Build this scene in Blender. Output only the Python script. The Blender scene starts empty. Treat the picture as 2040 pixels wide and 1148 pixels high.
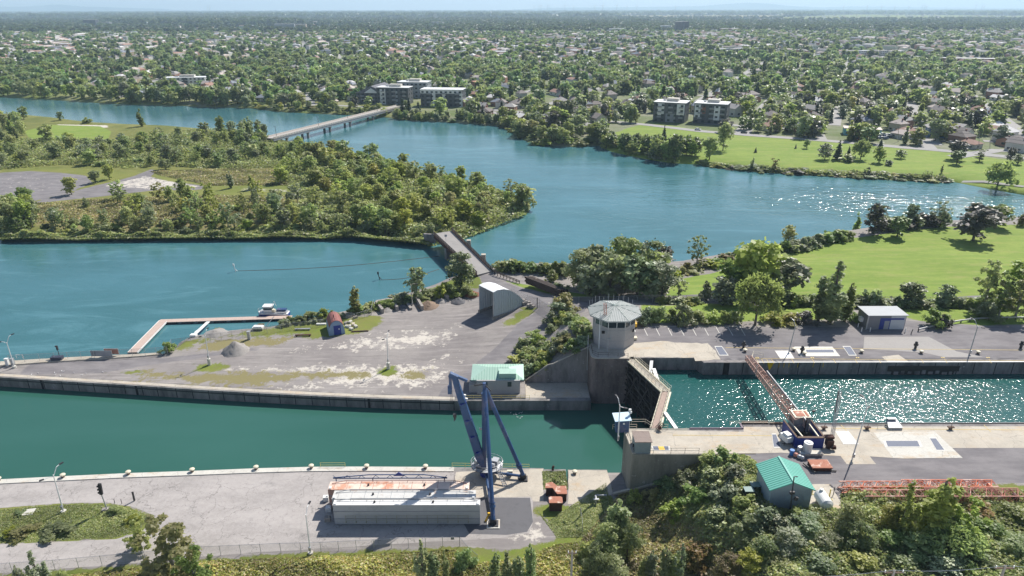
import bpy, math, random
import numpy as np
from mathutils import Vector, Matrix
from mathutils.geometry import delaunay_2d_cdt
sc = bpy.context.scene
R_ = math.radians
# ---------------------------------------------------------------- camera
F, CX, CY, H = 1360., 1020., 574., 72.
PITCH = math.atan((574-17.5)/F); ROLL = R_(0.11)
cam_d = bpy.data.cameras.new('camera'); cam = bpy.data.objects.new('camera', cam_d)
sc.collection.objects.link(cam); sc.camera = cam
cam.location = (0, 0, H)
cam_d.sensor_width = 36.; cam_d.lens = F/2040*36; cam_d.clip_end = 90000; cam_d.clip_start = 1
cP, sP = math.cos(PITCH), math.sin(PITCH); cR, sR = math.cos(ROLL), math.sin(ROLL)
def rayc(u, v): return Vector((u, cP+v*sP, -sP+v*cP))
def ray(x, y):
    u, v = (x-CX)/F, -(y-CY)/F
    return rayc(u*cR+v*sR, v*cR-u*sR)
right = rayc(cR, -sR)-rayc(0, 0); up = rayc(sR, cR)-rayc(0, 0); back = -rayc(0, 0)
cam.matrix_world = Matrix(((right.x, up.x, back.x, 0), (right.y, up.y, back.y, 0), (right.z, up.z, back.z, H), (0, 0, 0, 1)))
# ---------------------------------------------------------------- world, sun, exposure
SUN_AZ, SUN_EL = R_(38), R_(47.5)
w = bpy.data.worlds.new('World'); sc.world = w; w.use_nodes = True
nt = w.node_tree; bg = nt.nodes['Background']
sky = nt.nodes.new('ShaderNodeTexSky'); sky.sky_type = 'NISHITA'; sky.sun_disc = False
sky.sun_elevation = SUN_EL; sky.sun_rotation = SUN_AZ; sky.altitude = 50; sky.air_density = 1.0; sky.dust_density = 1.0; sky.ozone_density = 3.0
# pale summer haze of the real sky low over the horizon
tcw = nt.nodes.new('ShaderNodeTexCoord'); sx_ = nt.nodes.new('ShaderNodeSeparateXYZ'); nt.links.new(tcw.outputs['Generated'], sx_.inputs[0]); mr = nt.nodes.new('ShaderNodeMapRange'); mr.interpolation_type = 'SMOOTHSTEP'; nt.links.new(sx_.outputs[2], mr.inputs[0])
for i_, v_ in enumerate((-.02, .2, .85, 0)): mr.inputs[i_+1].default_value = v_
mxw = nt.nodes.new('ShaderNodeMix'); mxw.data_type = 'RGBA'; nt.links.new(mr.outputs[0], mxw.inputs[0]); nt.links.new(sky.outputs[0], mxw.inputs[6]); mxw.inputs[7].default_value = (15, 14.6, 13.6, 1); nt.links.new(mxw.outputs[2], bg.inputs[0]); bg.inputs[1].default_value = 0.082
sun_d = bpy.data.lights.new('sun', 'SUN'); sun = bpy.data.objects.new('sun', sun_d); sc.collection.objects.link(sun)
sun_d.energy = 5.0; sun_d.angle = R_(0.53); sun_d.color = (1, .95, .88)
S = Vector((math.sin(SUN_AZ)*math.cos(SUN_EL), math.cos(SUN_AZ)*math.cos(SUN_EL), math.sin(SUN_EL)))
sun.rotation_euler = S.to_track_quat('Z', 'Y').to_euler()
sc.view_settings.view_transform = 'Standard'; sc.view_settings.look = 'None'; sc.view_settings.exposure = 0.42; sc.view_settings.gamma = 1
sc.render.engine = 'CYCLES'
sc.cycles.max_bounces = 6; sc.cycles.transparent_max_bounces = 12; sc.cycles.volume_bounces = 1
sc.cycles.sample_clamp_indirect = 6
HAZE = 7.5e-5
WZ, UZ = -11.5, -3.0          # lower water, upper water
QZ = -9.0                      # low quay
rng = np.random.default_rng(7); random.seed(7)
C = sc.collection
# ---------------------------------------------------------------- helpers
def at(x, y, z=0.):
    r = ray(x, y); t = (z-H)/r.z
    return Vector((r.x*t, r.y*t, z))
def aty(x, y, Y):               # the point of a pixel's ray at world depth Y
    r = ray(x, y); t = Y/r.y
    return Vector((r.x*t, Y, H+r.z*t))
def proj(p):
    d = Vector(p)-Vector((0, 0, H)); f = -d.dot(back)
    return CX+F*d.dot(right)/f, CY-F*d.dot(up)/f
def projn(P):
    d = np.asarray(P, float)-np.array([0, 0, H]); f = -(d@np.array(back))
    return CX+F*(d@np.array(right))/f, CY-F*(d@np.array(up))/f
class MB:
    def __init__(s): s.v = []; s.f = []
    def add(s, vs, fs):
        n = len(s.v); s.v += [tuple(v) for v in vs]; s.f += [tuple(i+n for i in f) for f in fs]; return s
    def box(s, c, d, rz=0, rx=0, ry=0):
        M = Matrix.Rotation(rz, 3, 'Z') @ Matrix.Rotation(ry, 3, 'Y') @ Matrix.Rotation(rx, 3, 'X'); c = Vector(c)
        vs = [c+M@Vector((x*d[0]/2, y*d[1]/2, z*d[2]/2)) for z in (-1, 1) for x, y in ((-1, -1), (1, -1), (1, 1), (-1, 1))]
        return s.add(vs, [(3, 2, 1, 0), (4, 5, 6, 7), (0, 1, 5, 4), (1, 2, 6, 5), (2, 3, 7, 6), (3, 0, 4, 7)])
    def b0(s, x0, x1, y0, y1, z0, z1): return s.box(((x0+x1)/2, (y0+y1)/2, (z0+z1)/2), (x1-x0, y1-y0, z1-z0))
    def tube(s, a, b, r, r2=None, n=8):
        a = Vector(a); b = Vector(b); r2 = r if r2 is None else r2; q = (b-a).to_track_quat('Z', 'Y'); vs = []
        for p, rr in ((a, r), (b, r2)):
            for i in range(n):
                t = 2*math.pi*i/n; vs.append(p+q@Vector((rr*math.cos(t), rr*math.sin(t), 0)))
        return s.add(vs, [(i, (i+1) % n, n+(i+1) % n, n+i) for i in range(n)]+[tuple(range(n-1, -1, -1)), tuple(range(n, 2*n))])
    def path(s, pts, r, n=6):
        for a, b in zip(pts, pts[1:]): s.tube(a, b, r, n=n)
        return s
    def bar(s, a, b, w, h):       # rectangular bar between two points
        a = Vector(a); b = Vector(b); d = b-a; L = d.length; d.normalize()
        sd = d.cross(Vector((0, 0, 1)))
        sd = Vector((1, 0, 0)) if sd.length < 1e-4 else sd.normalized()
        u = sd.cross(d); vs = [p+sd*x*w/2+u*y*h/2 for p in (a, b) for x, y in ((-1, -1), (1, -1), (1, 1), (-1, 1))]
        return s.add(vs, [(0, 1, 5, 4), (1, 2, 6, 5), (2, 3, 7, 6), (3, 0, 4, 7), (3, 2, 1, 0), (4, 5, 6, 7)])
    def prism(s, poly, z0, z1):
        n = len(poly); z0s = z0 if hasattr(z0, '__len__') else [z0]*n; z1s = z1 if hasattr(z1, '__len__') else [z1]*n
        a = sum(poly[i][0]*poly[(i+1) % n][1]-poly[(i+1) % n][0]*poly[i][1] for i in range(n))
        if a < 0: poly = poly[::-1]; z0s = z0s[::-1]; z1s = z1s[::-1]
        vs = [(p[0], p[1], z) for p, z in zip(poly, z0s)]+[(p[0], p[1], z) for p, z in zip(poly, z1s)]
        return s.add(vs, [tuple(range(n-1, -1, -1)), tuple(range(n, 2*n))]+[(i, (i+1) % n, n+(i+1) % n, n+i) for i in range(n)])
    def ext(s, prof, a, b):       # profile (u across, z) swept from a to b
        a = Vector(a); b = Vector(b); d = (b-a); d.z = 0; d.normalize(); sd = Vector((-d.y, d.x, 0)); n = len(prof)
        vs = [p+sd*u+Vector((0, 0, z)) for p in (a, b) for u, z in prof]
        return s.add(vs, [(i, (i+1) % n, n+(i+1) % n, n+i) for i in range(n)]+[tuple(range(n-1, -1, -1)), tuple(range(n, 2*n))])
    def ball(s, c, r, sz=1, n=8, m=5):
        c = Vector(c); vs = [c+Vector((0, 0, -r*sz))]
        for j in range(1, m):
            ph = -math.pi/2+math.pi*j/m
            vs += [c+Vector((r*math.cos(ph)*math.cos(2*math.pi*i/n), r*math.cos(ph)*math.sin(2*math.pi*i/n), r*sz*math.sin(ph))) for i in range(n)]
        vs.append(c+Vector((0, 0, r*sz))); fs = [(0, 1+(i+1) % n, 1+i) for i in range(n)]
        for j in range(m-2):
            for i in range(n): fs.append((1+j*n+i, 1+j*n+(i+1) % n, 1+(j+1)*n+(i+1) % n, 1+(j+1)*n+i))
        k = 1+(m-2)*n; fs += [(k+i, k+(i+1) % n, len(vs)-1) for i in range(n)]
        return s.add(vs, fs)
    def lattice(s, a, b, w, h, n, r=.06, up=None, w2=None):
        a = Vector(a); b = Vector(b); d = (b-a).normalized(); sd = d.cross(Vector((0, 0, 1))).normalized(); u = sd.cross(d)
        w2 = w if w2 is None else w2
        def P(t, i, j): ww = w+(w2-w)*t; return a.lerp(b, t)+sd*(i-.5)*ww+u*j*h*(ww/w)
        for i in (0, 1):
            for j in (0, 1): s.tube(P(0, i, j), P(1, i, j), r, n=5)
        for k in range(n):
            t0, t1 = k/n, (k+1)/n
            for i in (0, 1):
                s.tube(P(t0, i, k % 2), P(t1, i, 1-k % 2), r*.6, n=4); s.tube(P(t1, i, 0), P(t1, i, 1), r*.6, n=4)
                s.tube(P(t0, k % 2, i), P(t1, 1-k % 2, i), r*.6, n=4)
            for j in (0, 1): s.tube(P(t1, 0, j), P(t1, 1, j), r*.6, n=4)
        return s
    def build(s, name, mat, parent=None, smooth=False):
        me = bpy.data.meshes.new(name); me.from_pydata(s.v, [], s.f); me.materials.append(mat)
        if smooth: me.polygons.foreach_set('use_smooth', [True]*len(me.polygons))
        me.validate(); o = bpy.data.objects.new(name, me); C.objects.link(o)
        if parent: 
            o.parent = parent; o.matrix_parent_inverse = Matrix.Translation(-parent.location) if parent.get('_w') else Matrix()
        return o
def tag(o, label, cat, group=None, kind=None):
    o['label'] = label; o['category'] = cat
    if group: o['group'] = group
    if kind: o['kind'] = kind
    return o
def thing(name, label, cat, loc=(0, 0, 0), group=None, rz=0, worldparts=True):
    o = bpy.data.objects.new(name, None); C.objects.link(o); o.location = loc; o.rotation_euler = (0, 0, rz); o.empty_display_size = .3
    if worldparts: o['_w'] = 1    # parts are modelled in world coordinates
    return tag(o, label, cat, group)
def struct(o): o['kind'] = 'structure'; return o
def copy_tree(o, loc, rz=0, scale=None, label=None, group=None, mat=None):
    c = o.copy(); C.objects.link(c); c.location = loc; c.rotation_euler = (0, 0, rz)
    if scale is not None: c.scale = scale
    if label: c['label'] = label
    if group: c['group'] = group
    for ch in o.children:
        k = ch.copy(); C.objects.link(k); k.parent = c
        if mat and ch.name.split('.')[0] in mat: 
            k.material_slots[0].link = 'OBJECT'; k.material_slots[0].material = mat[ch.name.split('.')[0]]
        for g in ch.children:
            q = g.copy(); C.objects.link(q); q.parent = k
    return c
# ---------------------------------------------------------------- materials
def srgb(h):
    h = h.lstrip('#'); c = [int(h[i:i+2], 16)/255 for i in (0, 2, 4)]
    return tuple((x/12.92 if x <= .04045 else ((x+.055)/1.055)**2.4) for x in c)
class NT:
    def __init__(s, name):
        s.m = bpy.data.materials.new(name); s.m.use_nodes = True; s.t = s.m.node_tree; s.b = s.t.nodes['Principled BSDF']; s.out = s.t.nodes['Material Output']
        s.pos = s.t.nodes.new('ShaderNodeNewGeometry').outputs['Position']
    def n(s, t, **kw):
        k = s.t.nodes.new('ShaderNode'+t)
        for a, b in kw.items(): setattr(k, a, b)
        return k
    def l(s, a, b): s.t.links.new(a, b)
    def noise(s, scale, detail=4, rough=.6, vec=None, sx=None, dist=0):
        k = s.n('TexNoise'); k.inputs['Scale'].default_value = scale; k.inputs['Detail'].default_value = detail; k.inputs['Roughness'].default_value = rough; k.inputs['Distortion'].default_value = dist
        v = vec or s.pos
        if sx:
            m = s.n('Mapping'); m.inputs['Scale'].default_value = sx[:3]
            if len(sx) > 3: m.inputs['Rotation'].default_value = (0, 0, sx[3])
            s.l(v, m.inputs[0]); v = m.outputs[0]
        s.l(v, k.inputs['Vector']); return k.outputs['Fac']
    def ramp(s, f, a, b, lo=0., hi=1.):
        k = s.n('MapRange'); k.interpolation_type = 'SMOOTHSTEP'; s.l(f, k.inputs[0])
        for i, v in enumerate((a, b, lo, hi)): k.inputs[i+1].default_value = v
        return k.outputs[0]
    def math(s, op, a, b=0.):
        k = s.n('Math', operation=op)
        for i, v in enumerate((a, b)):
            if isinstance(v, (int, float)): k.inputs[i].default_value = v
            else: s.l(v, k.inputs[i])
        return k.outputs[0]
    def mix(s, f, a, b, mode='MIX'):
        k = s.n('Mix', data_type='RGBA', blend_type=mode)
        for i, v in ((0, f), (6, a), (7, b)):
            if isinstance(v, (int, float)): k.inputs[i].default_value = v
            elif isinstance(v, tuple): k.inputs[i].default_value = (*v[:3], 1)
            else: s.l(v, k.inputs[i])
        return k.outputs[2]
    def bump(s, h, strength=.3, dist=.1):
        k = s.n('Bump'); k.inputs['Strength'].default_value = strength; k.inputs['Distance'].default_value = dist; s.l(h, k.inputs['Height']); s.l(k.outputs[0], s.b.inputs['Normal'])
    def attr(s, name): k = s.n('Attribute', attribute_name=name); return k.outputs['Fac']
    def done(s, col=None, rough=.8, metal=0, spec=None):
        if col is not None:
            if isinstance(col, tuple): s.b.inputs['Base Color'].default_value = (*col[:3], 1)
            else: s.l(col, s.b.inputs['Base Color'])
        s.b.inputs['Roughness'].default_value = rough; s.b.inputs['Metallic'].default_value = metal
        if spec is not None: s.b.inputs['Specular IOR Level'].default_value = spec
        return s.m
def paint(name, col, dirt=.25, rough=.55, metal=0, scale=1.2, stain=None, stamt=.0, streak=False):
    t = NT(name); f = t.noise(scale, 6, .7); d = tuple(x*.45 for x in col)
    c = t.mix(t.ramp(f, .45, .8, 0, dirt*1.6), col, d)
    if stain: 
        g = t.noise(scale*.6, 5, .65, sx=(1.3, 1.3, .25) if streak else None)
        c = t.mix(t.ramp(g, .62-stamt*.4, .72-stamt*.3, 0, .9), c, stain)
    return t.done(c, rough, metal)
M = {}
M['white'] = paint('white_paint', (.72, .72, .70), .2)
M['blue'] = paint('blue_paint', srgb('#2c4c76'), .45, .5, scale=.5, stain=srgb('#5c607c'), stamt=.25)
M['bluedark'] = paint('navy_paint', srgb('#1b3484'), .3, .5)
M['dark'] = paint('dark_steel', (.03, .03, .035), .2, .6)
M['galv'] = paint('galvanised_steel', (.42, .43, .44), .25, .45, .4)
M['grey'] = paint('grey_paint', (.28, .29, .31), .25)
M['yellow'] = paint('yellow_paint', srgb('#d8c46a'), .3)
M['yel2'] = paint('bright_yellow_paint', srgb('#e0b010'), .3)
M['cream'] = paint('cream_paint', (.66, .6, .45), .3)
M['rust'] = paint('rusty_steel', srgb('#a8705a'), .5, .85, stain=srgb('#dcc4b4'), stamt=.2)
M['rustdark'] = paint('dark_rust', srgb('#4a2e26'), .5, .85)
M['red'] = paint('faded_red_paint', srgb('#c08474'), .3, .6, stain=srgb('#e8c8bc'), stamt=.2)
M['orange'] = paint('orange_paint', srgb('#d88060'), .3, .6, stain=srgb('#ecccbc'), stamt=.3)
M['pinkboom'] = paint('pinkish_boom_paint', srgb('#b89484'), .45, .6, stain=srgb('#8a4a38'), stamt=.2, scale=.8)
M['wood'] = paint('weathered_wood', srgb('#6a584c'), .5, .9)
M['darkwood'] = paint('creosoted_timber', srgb('#3a302c'), .4, .9, stain=srgb('#8a7868'), stamt=.05)
M['glass'] = NT('window_glass').done((.03, .045, .055), .08)
M['black'] = NT('black').done((.012, .012, .014), .7)
M['tealroof'] = paint('teal_metal_roof', srgb('#66ac9d'), .12, .6, scale=.4)
M['mint'] = paint('mint_metal_roof', srgb('#a4c2b2'), .15, .45, scale=.4)
M['bark'] = paint('bark', (.12, .10, .08), .4, .9)
M['palebark'] = paint('pale_bark', (.3, .28, .25), .4, .9)
M['asph'] = paint('asphalt_patch', (.12, .118, .125), .3, .9, scale=.7)
M['asphdk'] = paint('fresh_asphalt', (.07, .07, .078), .3, .9, scale=.7)
M['grate'] = paint('steel_grating', srgb('#5a6274'), .3, .7)
M['line'] = paint('painted_line', (.62, .60, .55), .5, .8, scale=3)
M['yline'] = paint('yellow_line', srgb('#d0b878'), .5, .8, scale=3)
M['brick'] = paint('brick', srgb('#8a5848'), .3)
M['slate'] = paint('slate_cladding', (.09, .095, .105), .3)
def concrete(name, base=(.44, .41, .36), dark=(.2, .18, .16), streak=False, sc_=.25, amt=.5, crack=True, pale=None):
    t = NT(name); a = t.noise(sc_, 8, .68, sx=(1, 1, .3) if streak else None); b = t.noise(sc_*9, 5, .7)
    c = t.mix(t.ramp(a, .35, .75, 0, amt), base, dark); c = t.mix(t.ramp(b, .4, .75, 0, .35), c, tuple(x*.6 for x in base))
    if crack: c = t.mix(t.ramp(t.noise(.11, 7, .75, sx=(1, 2, 1)), .52, .66, 0, .75), c, (.46, .35, .23)); c = t.mix(t.ramp(t.noise(1.3, 8, .8), .58, .66, 0, .6), c, (.2, .18, .16))
    if pale: c = t.mix(t.ramp(t.noise(sc_*2.4, 7, .75), .6, .68, 0, .75), c, pale)
    if crack:
        v = t.n('TexVoronoi', feature='DISTANCE_TO_EDGE'); v.inputs['Scale'].default_value = .16
        w_ = t.n('VectorMath', operation='ADD'); nn = t.n('TexNoise'); nn.inputs['Scale'].default_value = .8; nn.inputs['Detail'].default_value = 5; t.l(t.pos, nn.inputs['Vector'])
        s1 = t.n('VectorMath', operation='SCALE'); s1.inputs['Scale'].default_value = 1.6; t.l(nn.outputs['Color'], s1.inputs[0]); t.l(t.pos, w_.inputs[0]); t.l(s1.outputs[0], w_.inputs[1]); t.l(w_.outputs[0], v.inputs['Vector'])
        c = t.mix(t.ramp(v.outputs['Distance'], 0, .01, .45, 0), c, (.12, .11, .1))
    t.bump(b, .4, .05); return t.done(c, .88)
M['conc'] = concrete('weathered_concrete', (.50, .45, .37), (.27, .24, .2))
M['concpale'] = concrete('pale_concrete', (.58, .56, .50), (.38, .36, .33), amt=.35)
M['wall'] = concrete('stained_wall_concrete', (.27, .25, .24), (.05, .045, .045), True, .45, .9, False, (.5, .49, .47))
M['quaywall'] = concrete('wet_quay_wall', (.27, .255, .24), (.06, .06, .06), True, .3, .9, False, (.34, .34, .33))
M['pier'] = concrete('brown_block_pier', (.23, .18, .165), (.07, .055, .05), True, .6, .9, False, (.38, .37, .37))
M['pier'] = (lambda m: m)(M['pier']); M['block'] = concrete('concrete_blocks', (.34, .31, .28), (.15, .13, .12), False, 1.2, .7, False)
M['towerc'] = concrete('tower_concrete', (.43, .41, .40), (.3, .28, .27), True, .4, .5, False)
M['siding'] = paint('grey_blue_siding', srgb('#8c9ca4'), .15, .5)
def cracked_asphalt(name, base):
    t = NT(name); a = t.noise(.08, 6, .6, sx=(1, 3, 1)); b = t.noise(1.6, 8, .75)
    c = t.mix(t.ramp(a, .35, .7, 0, .6), base, tuple(x*.6 for x in base)); c = t.mix(t.ramp(t.noise(.22, 7, .8), .56, .66, 0, .5), c, (.2, .19, .18)); c = t.mix(t.ramp(b, .4, .7, 0, .3), c, tuple(min(1, x*1.35) for x in base))
    for s_, w_, k_ in ((.13, .012, .75), (.4, .02, .4)):
        v = t.n('TexVoronoi', feature='DISTANCE_TO_EDGE'); v.inputs['Scale'].default_value = s_
        nn = t.n('TexNoise'); nn.inputs['Scale'].default_value = .5; nn.inputs['Detail'].default_value = 6; t.l(t.pos, nn.inputs['Vector'])
        s1 = t.n('VectorMath', operation='SCALE'); s1.inputs['Scale'].default_value = 5; t.l(nn.outputs['Color'], s1.inputs[0])
        w2 = t.n('VectorMath', operation='ADD'); t.l(t.pos, w2.inputs[0]); t.l(s1.outputs[0], w2.inputs[1]); t.l(w2.outputs[0], v.inputs['Vector'])
        c = t.mix(t.ramp(v.outputs['Distance'], 0, w_, k_, 0), c, tuple(x*.4 for x in base))
    t.bump(b, .3, .03); return t.done(c, .9)
def ground_mat(name, base, base2, grassA=(.15, .21, .03), grassB=(.24, .26, .055), scale=1.):
    t = NT(name); n1 = t.noise(.05*scale, 7, .65); n2 = t.noise(.5*scale, 8, .75); n3 = t.noise(4*scale, 5, .8); n4 = t.noise(.14*scale, 6, .7, sx=(1, 2.5, 1))
    c = t.mix(t.ramp(n1, .35, .65), base, base2); c = t.mix(t.ramp(n2, .4, .7, 0, .35), c, tuple(x*.6 for x in base))
    tr = t.noise(.5, 5, .7, sx=(.16, 1.9, 1, -.3)); c = t.mix(t.ramp(tr, .52, .66, 0, .5 if scale == 1. else 0), c, tuple(min(1, x*1.35) for x in base2)); c = t.mix(t.ramp(tr, .46, .36, 0, .4 if scale == 1. else 0), c, tuple(x*.66 for x in base))
    def layer(c, at_, col, w=.55, nz=n2):
        a = t.math('ADD', t.attr(at_), t.math('MULTIPLY', t.math('SUBTRACT', nz, .5), w*2))
        f = t.ramp(a, .42, .58); f = t.math('MULTIPLY', f, t.ramp(t.attr(at_), 0, .12))
        return t.mix(f, c, col)
    asph = t.mix(t.ramp(n4, .3, .7), (.155, .145, .15), (.235, .22, .22))
    c = layer(c, 'asphalt', asph, .12)
    dust = t.mix(t.ramp(n3, .3, .7), (.60, .56, .49), (.46, .42, .37)); c = layer(c, 'dust', dust, .9)
    g = t.mix(t.ramp(n1, .35, .65), grassA, grassB); g = t.mix(t.ramp(n2, .35, .7, 0, .6), g, (.2, .17, .085)); g = t.mix(t.ramp(n3, .3, .7, 0, .45), g, tuple(x*.4 for x in grassA))
    c = layer(c, 'dry', t.mix(t.ramp(n3, .3, .7), (.26, .23, .1), (.17, .15, .08)), .95)
    c = layer(c, 'grass', g, .7)
    lawn = t.mix(t.ramp(n4, .35, .65), (.20, .28, .05), (.27, .33, .07)); lawn = t.mix(t.ramp(t.noise(.35, 2, .5, sx=(.05, 1, 1, .12)), .44, .56, 0, .35), lawn, (.14, .22, .035)); lawn = t.mix(t.ramp(n2, .35, .75, 0, .45), lawn, (.13, .21, .03)); lawn = t.mix(t.ramp(t.noise(.09, 6, .7, sx=(1, 4, 1, .2)), .5, .68, 0, .7), lawn, (.30, .30, .10)); lawn = t.mix(t.ramp(n3, .3, .7, 0, .4), lawn, (.09, .15, .025))
    c = layer(c, 'lawn', lawn, .15)
    t.bump(n3, .5, .06); return t.done(c, .92, spec=.2)
M['yard'] = ground_mat('yard_gravel', (.225, .205, .197), (.285, .262, .245))
M['quayasph'] = cracked_asphalt('old_cracked_asphalt', (.38, .35, .33))
M['park'] = ground_mat('park_ground', (.12, .14, .035), (.2, .2, .06))
M['town'] = ground_mat('town_ground', (.11, .15, .045), (.24, .235, .17), scale=.35)
def waterm(name, col, col2, rough, s1, s2, d1, d2, region=None, spec=.5, patch=None):
    t = NT(name); a = t.noise(s1, 3, .5, sx=(1, 1.6, 1, .5)); b = t.noise(s2, 2, .5, sx=(1.5, 1, 1, .9)); big = t.noise(.012, 5, .6, sx=(1, 2.2, 1, .3), dist=.6)
    c = t.mix(t.ramp(big, .3, .7), col, col2)
    t.b.inputs['IOR'].default_value = 1.33
    bn = t.n('Bump'); bn.inputs['Distance'].default_value = d1; bn.inputs['Strength'].default_value = 1; t.l(a, bn.inputs['Height'])
    b2 = t.n('Bump'); b2.inputs['Distance'].default_value = d2; b2.inputs['Strength'].default_value = 1; t.l(b, b2.inputs['Height']); t.l(bn.outputs[0], b2.inputs['Normal'])
    if region:
        st = t.math('ADD', .25, t.math('MULTIPLY', t.math('ADD', t.attr('rapid'), t.math('MULTIPLY', t.math('SUBTRACT', t.noise(.03, 5, .65, sx=(1, 3, 1, -.4)), .45), .8)), 1.)); t.l(t.ramp(st, .1, 1.3, .12, 1.), bn.inputs['Strength'])
    if region:
        b3 = t.n('Bump'); b3.inputs['Distance'].default_value = 1.5; t.l(t.noise(.16, 3, .6, sx=(1, 1.8, 1, .6)), b3.inputs['Height']); t.l(t.ramp(t.math('ADD', t.attr('rapid'), t.math('MULTIPLY', t.math('SUBTRACT', t.noise(.04, 4, .6, sx=(1, 3, 1, -.4)), .5), 1.2)), .15, 1.1, 0, 1), b3.inputs['Strength']); t.l(b2.outputs[0], b3.inputs['Normal']); b2 = b3
        c = t.mix(t.ramp(t.noise(.022, 6, .68, sx=(1, 4, 1, -.35), dist=1.2), .5, .7, 0, .5), c, srgb('#5c8890'))
    t.l(b2.outputs[0], t.b.inputs['Normal'])
    return t.done(c, rough, spec=spec)
M['canal'] = waterm('canal_water', srgb('#2d594e'), srgb('#345f55'), .12, .5, 2.5, .02, .006)
M['river'] = waterm('river_water', srgb('#3a666a'), srgb('#47747c'), .10, .4, 1.6, .42, .04, region=True)
M['lockw'] = waterm('lock_water', srgb('#1d4f4c'), srgb('#245854'), .10, 1.1, 2.8, .155, .02)
def leafm(name, ca, cb, merged=False, trans=.35, var=.5):
    t = NT(name); ti = t.attr('tint')
    rnd = t.attr('treev') if merged else t.n('ObjectInfo').outputs['Random']
    c = t.mix(ti, ca, cb)
    h = t.n('HueSaturation'); t.l(c, h.inputs['Color']); t.l(t.ramp(rnd, 0, 1, 1-var*.55, 1+var*.5), h.inputs['Value'])
    r2 = t.math('FRACT', t.math('MULTIPLY', rnd, 7.31)); t.l(t.ramp(r2, 0, 1, .5-.035*var*2, .5+.02*var*2), h.inputs['Hue']); t.l(t.ramp(t.math('FRACT', t.math('MULTIPLY', rnd, 3.7)), 0, 1, .7, 1.1), h.inputs['Saturation'])
    c = h.outputs[0]; t.l(c, t.b.inputs['Base Color']); t.b.inputs['Roughness'].default_value = .45; t.b.inputs['Specular IOR Level'].default_value = .38
    tr = t.n('BsdfTranslucent'); t.l(t.mix(.5, c, (.50, .60, .16), 'MIX'), tr.inputs['Color']); ms = t.n('MixShader'); ms.inputs[0].default_value = trans
    t.l(t.b.outputs[0], ms.inputs[1]); t.l(tr.outputs[0], ms.inputs[2]); t.l(ms.outputs[0], t.out.inputs['Surface']); return t.m
LC = dict(green=((.15, .215, .07), (.39, .46, .18)), bright=((.24, .30, .07), (.53, .59, .19)), yellow=((.26, .29, .05), (.50, .49, .12)), dark=((.11, .15, .06), (.32, .38, .17)),
    plum=((.06, .055, .05), (.15, .13, .10)), grey=((.18, .22, .13), (.38, .42, .28)), spruce=((.022, .045, .025), (.06, .10, .05)), autumn=((.2, .17, .05), (.38, .28, .1)))
L = {k: leafm(k+'_leaves', *v, trans=.15 if k in ('dark', 'plum', 'spruce') else .55) for k, v in LC.items()}; LMG = {k: leafm(k+'_mass_leaves', *v, True, .15 if k in ('dark', 'plum', 'spruce') else .48) for k, v in LC.items()}
L.update(farm=leafm('distant_leaves', (.035, .07, .045), (.11, .17, .085), True, .2, .9), merged=leafm('mixed_leaves', (.11, .19, .075), (.31, .42, .165), True, .42, .8), scrub=leafm('scrub_leaves', (.30, .30, .06), (.58, .54, .16), True, .4, .8),
    vine=leafm('vine_leaves', (.19, .235, .08), (.50, .54, .21), True, .42, .6), drys=leafm('dry_scrub_leaves', (.24, .21, .08), (.50, .45, .18), True, .35, .8))
LN = dict(green='mid green', bright='bright green', yellow='yellow-green', dark='dark green', plum='dark purplish', grey='silvery grey-green', spruce='blackish green', autumn='orange-tinged')
# ---------------------------------------------------------------- polygons, lands
def P2(pts, z=QZ): return np.array([(lambda p: (p.x, p.y))(at(q[0], q[1], q[2] if len(q) > 2 else z)) for q in pts])
def inside(pts, poly):
    x, y = pts[:, 0], pts[:, 1]; r = np.zeros(len(x), bool); j = len(poly)-1
    for i in range(len(poly)):
        xi, yi = poly[i]; xj, yj = poly[j]
        with np.errstate(divide='ignore', invalid='ignore'): r ^= ((yi > y) != (yj > y)) & (x < (xj-xi)*(y-yi)/(yj-yi+1e-12)+xi)
        j = i
    return r
def dline(pts, line, closed=False):
    d = np.full(len(pts), 1e9); n = len(line)
    for i in range(n if closed else n-1):
        a = line[i]; b = line[(i+1) % n]; ab = b-a; t = np.clip(((pts-a)@ab)/(ab@ab+1e-9), 0, 1); q = a+t[:, None]*ab; d = np.minimum(d, np.hypot(*(pts-q).T))
    return d
def sdist(pts, poly): d = dline(pts, poly, True); return np.where(inside(pts, poly), d, -d)
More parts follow.
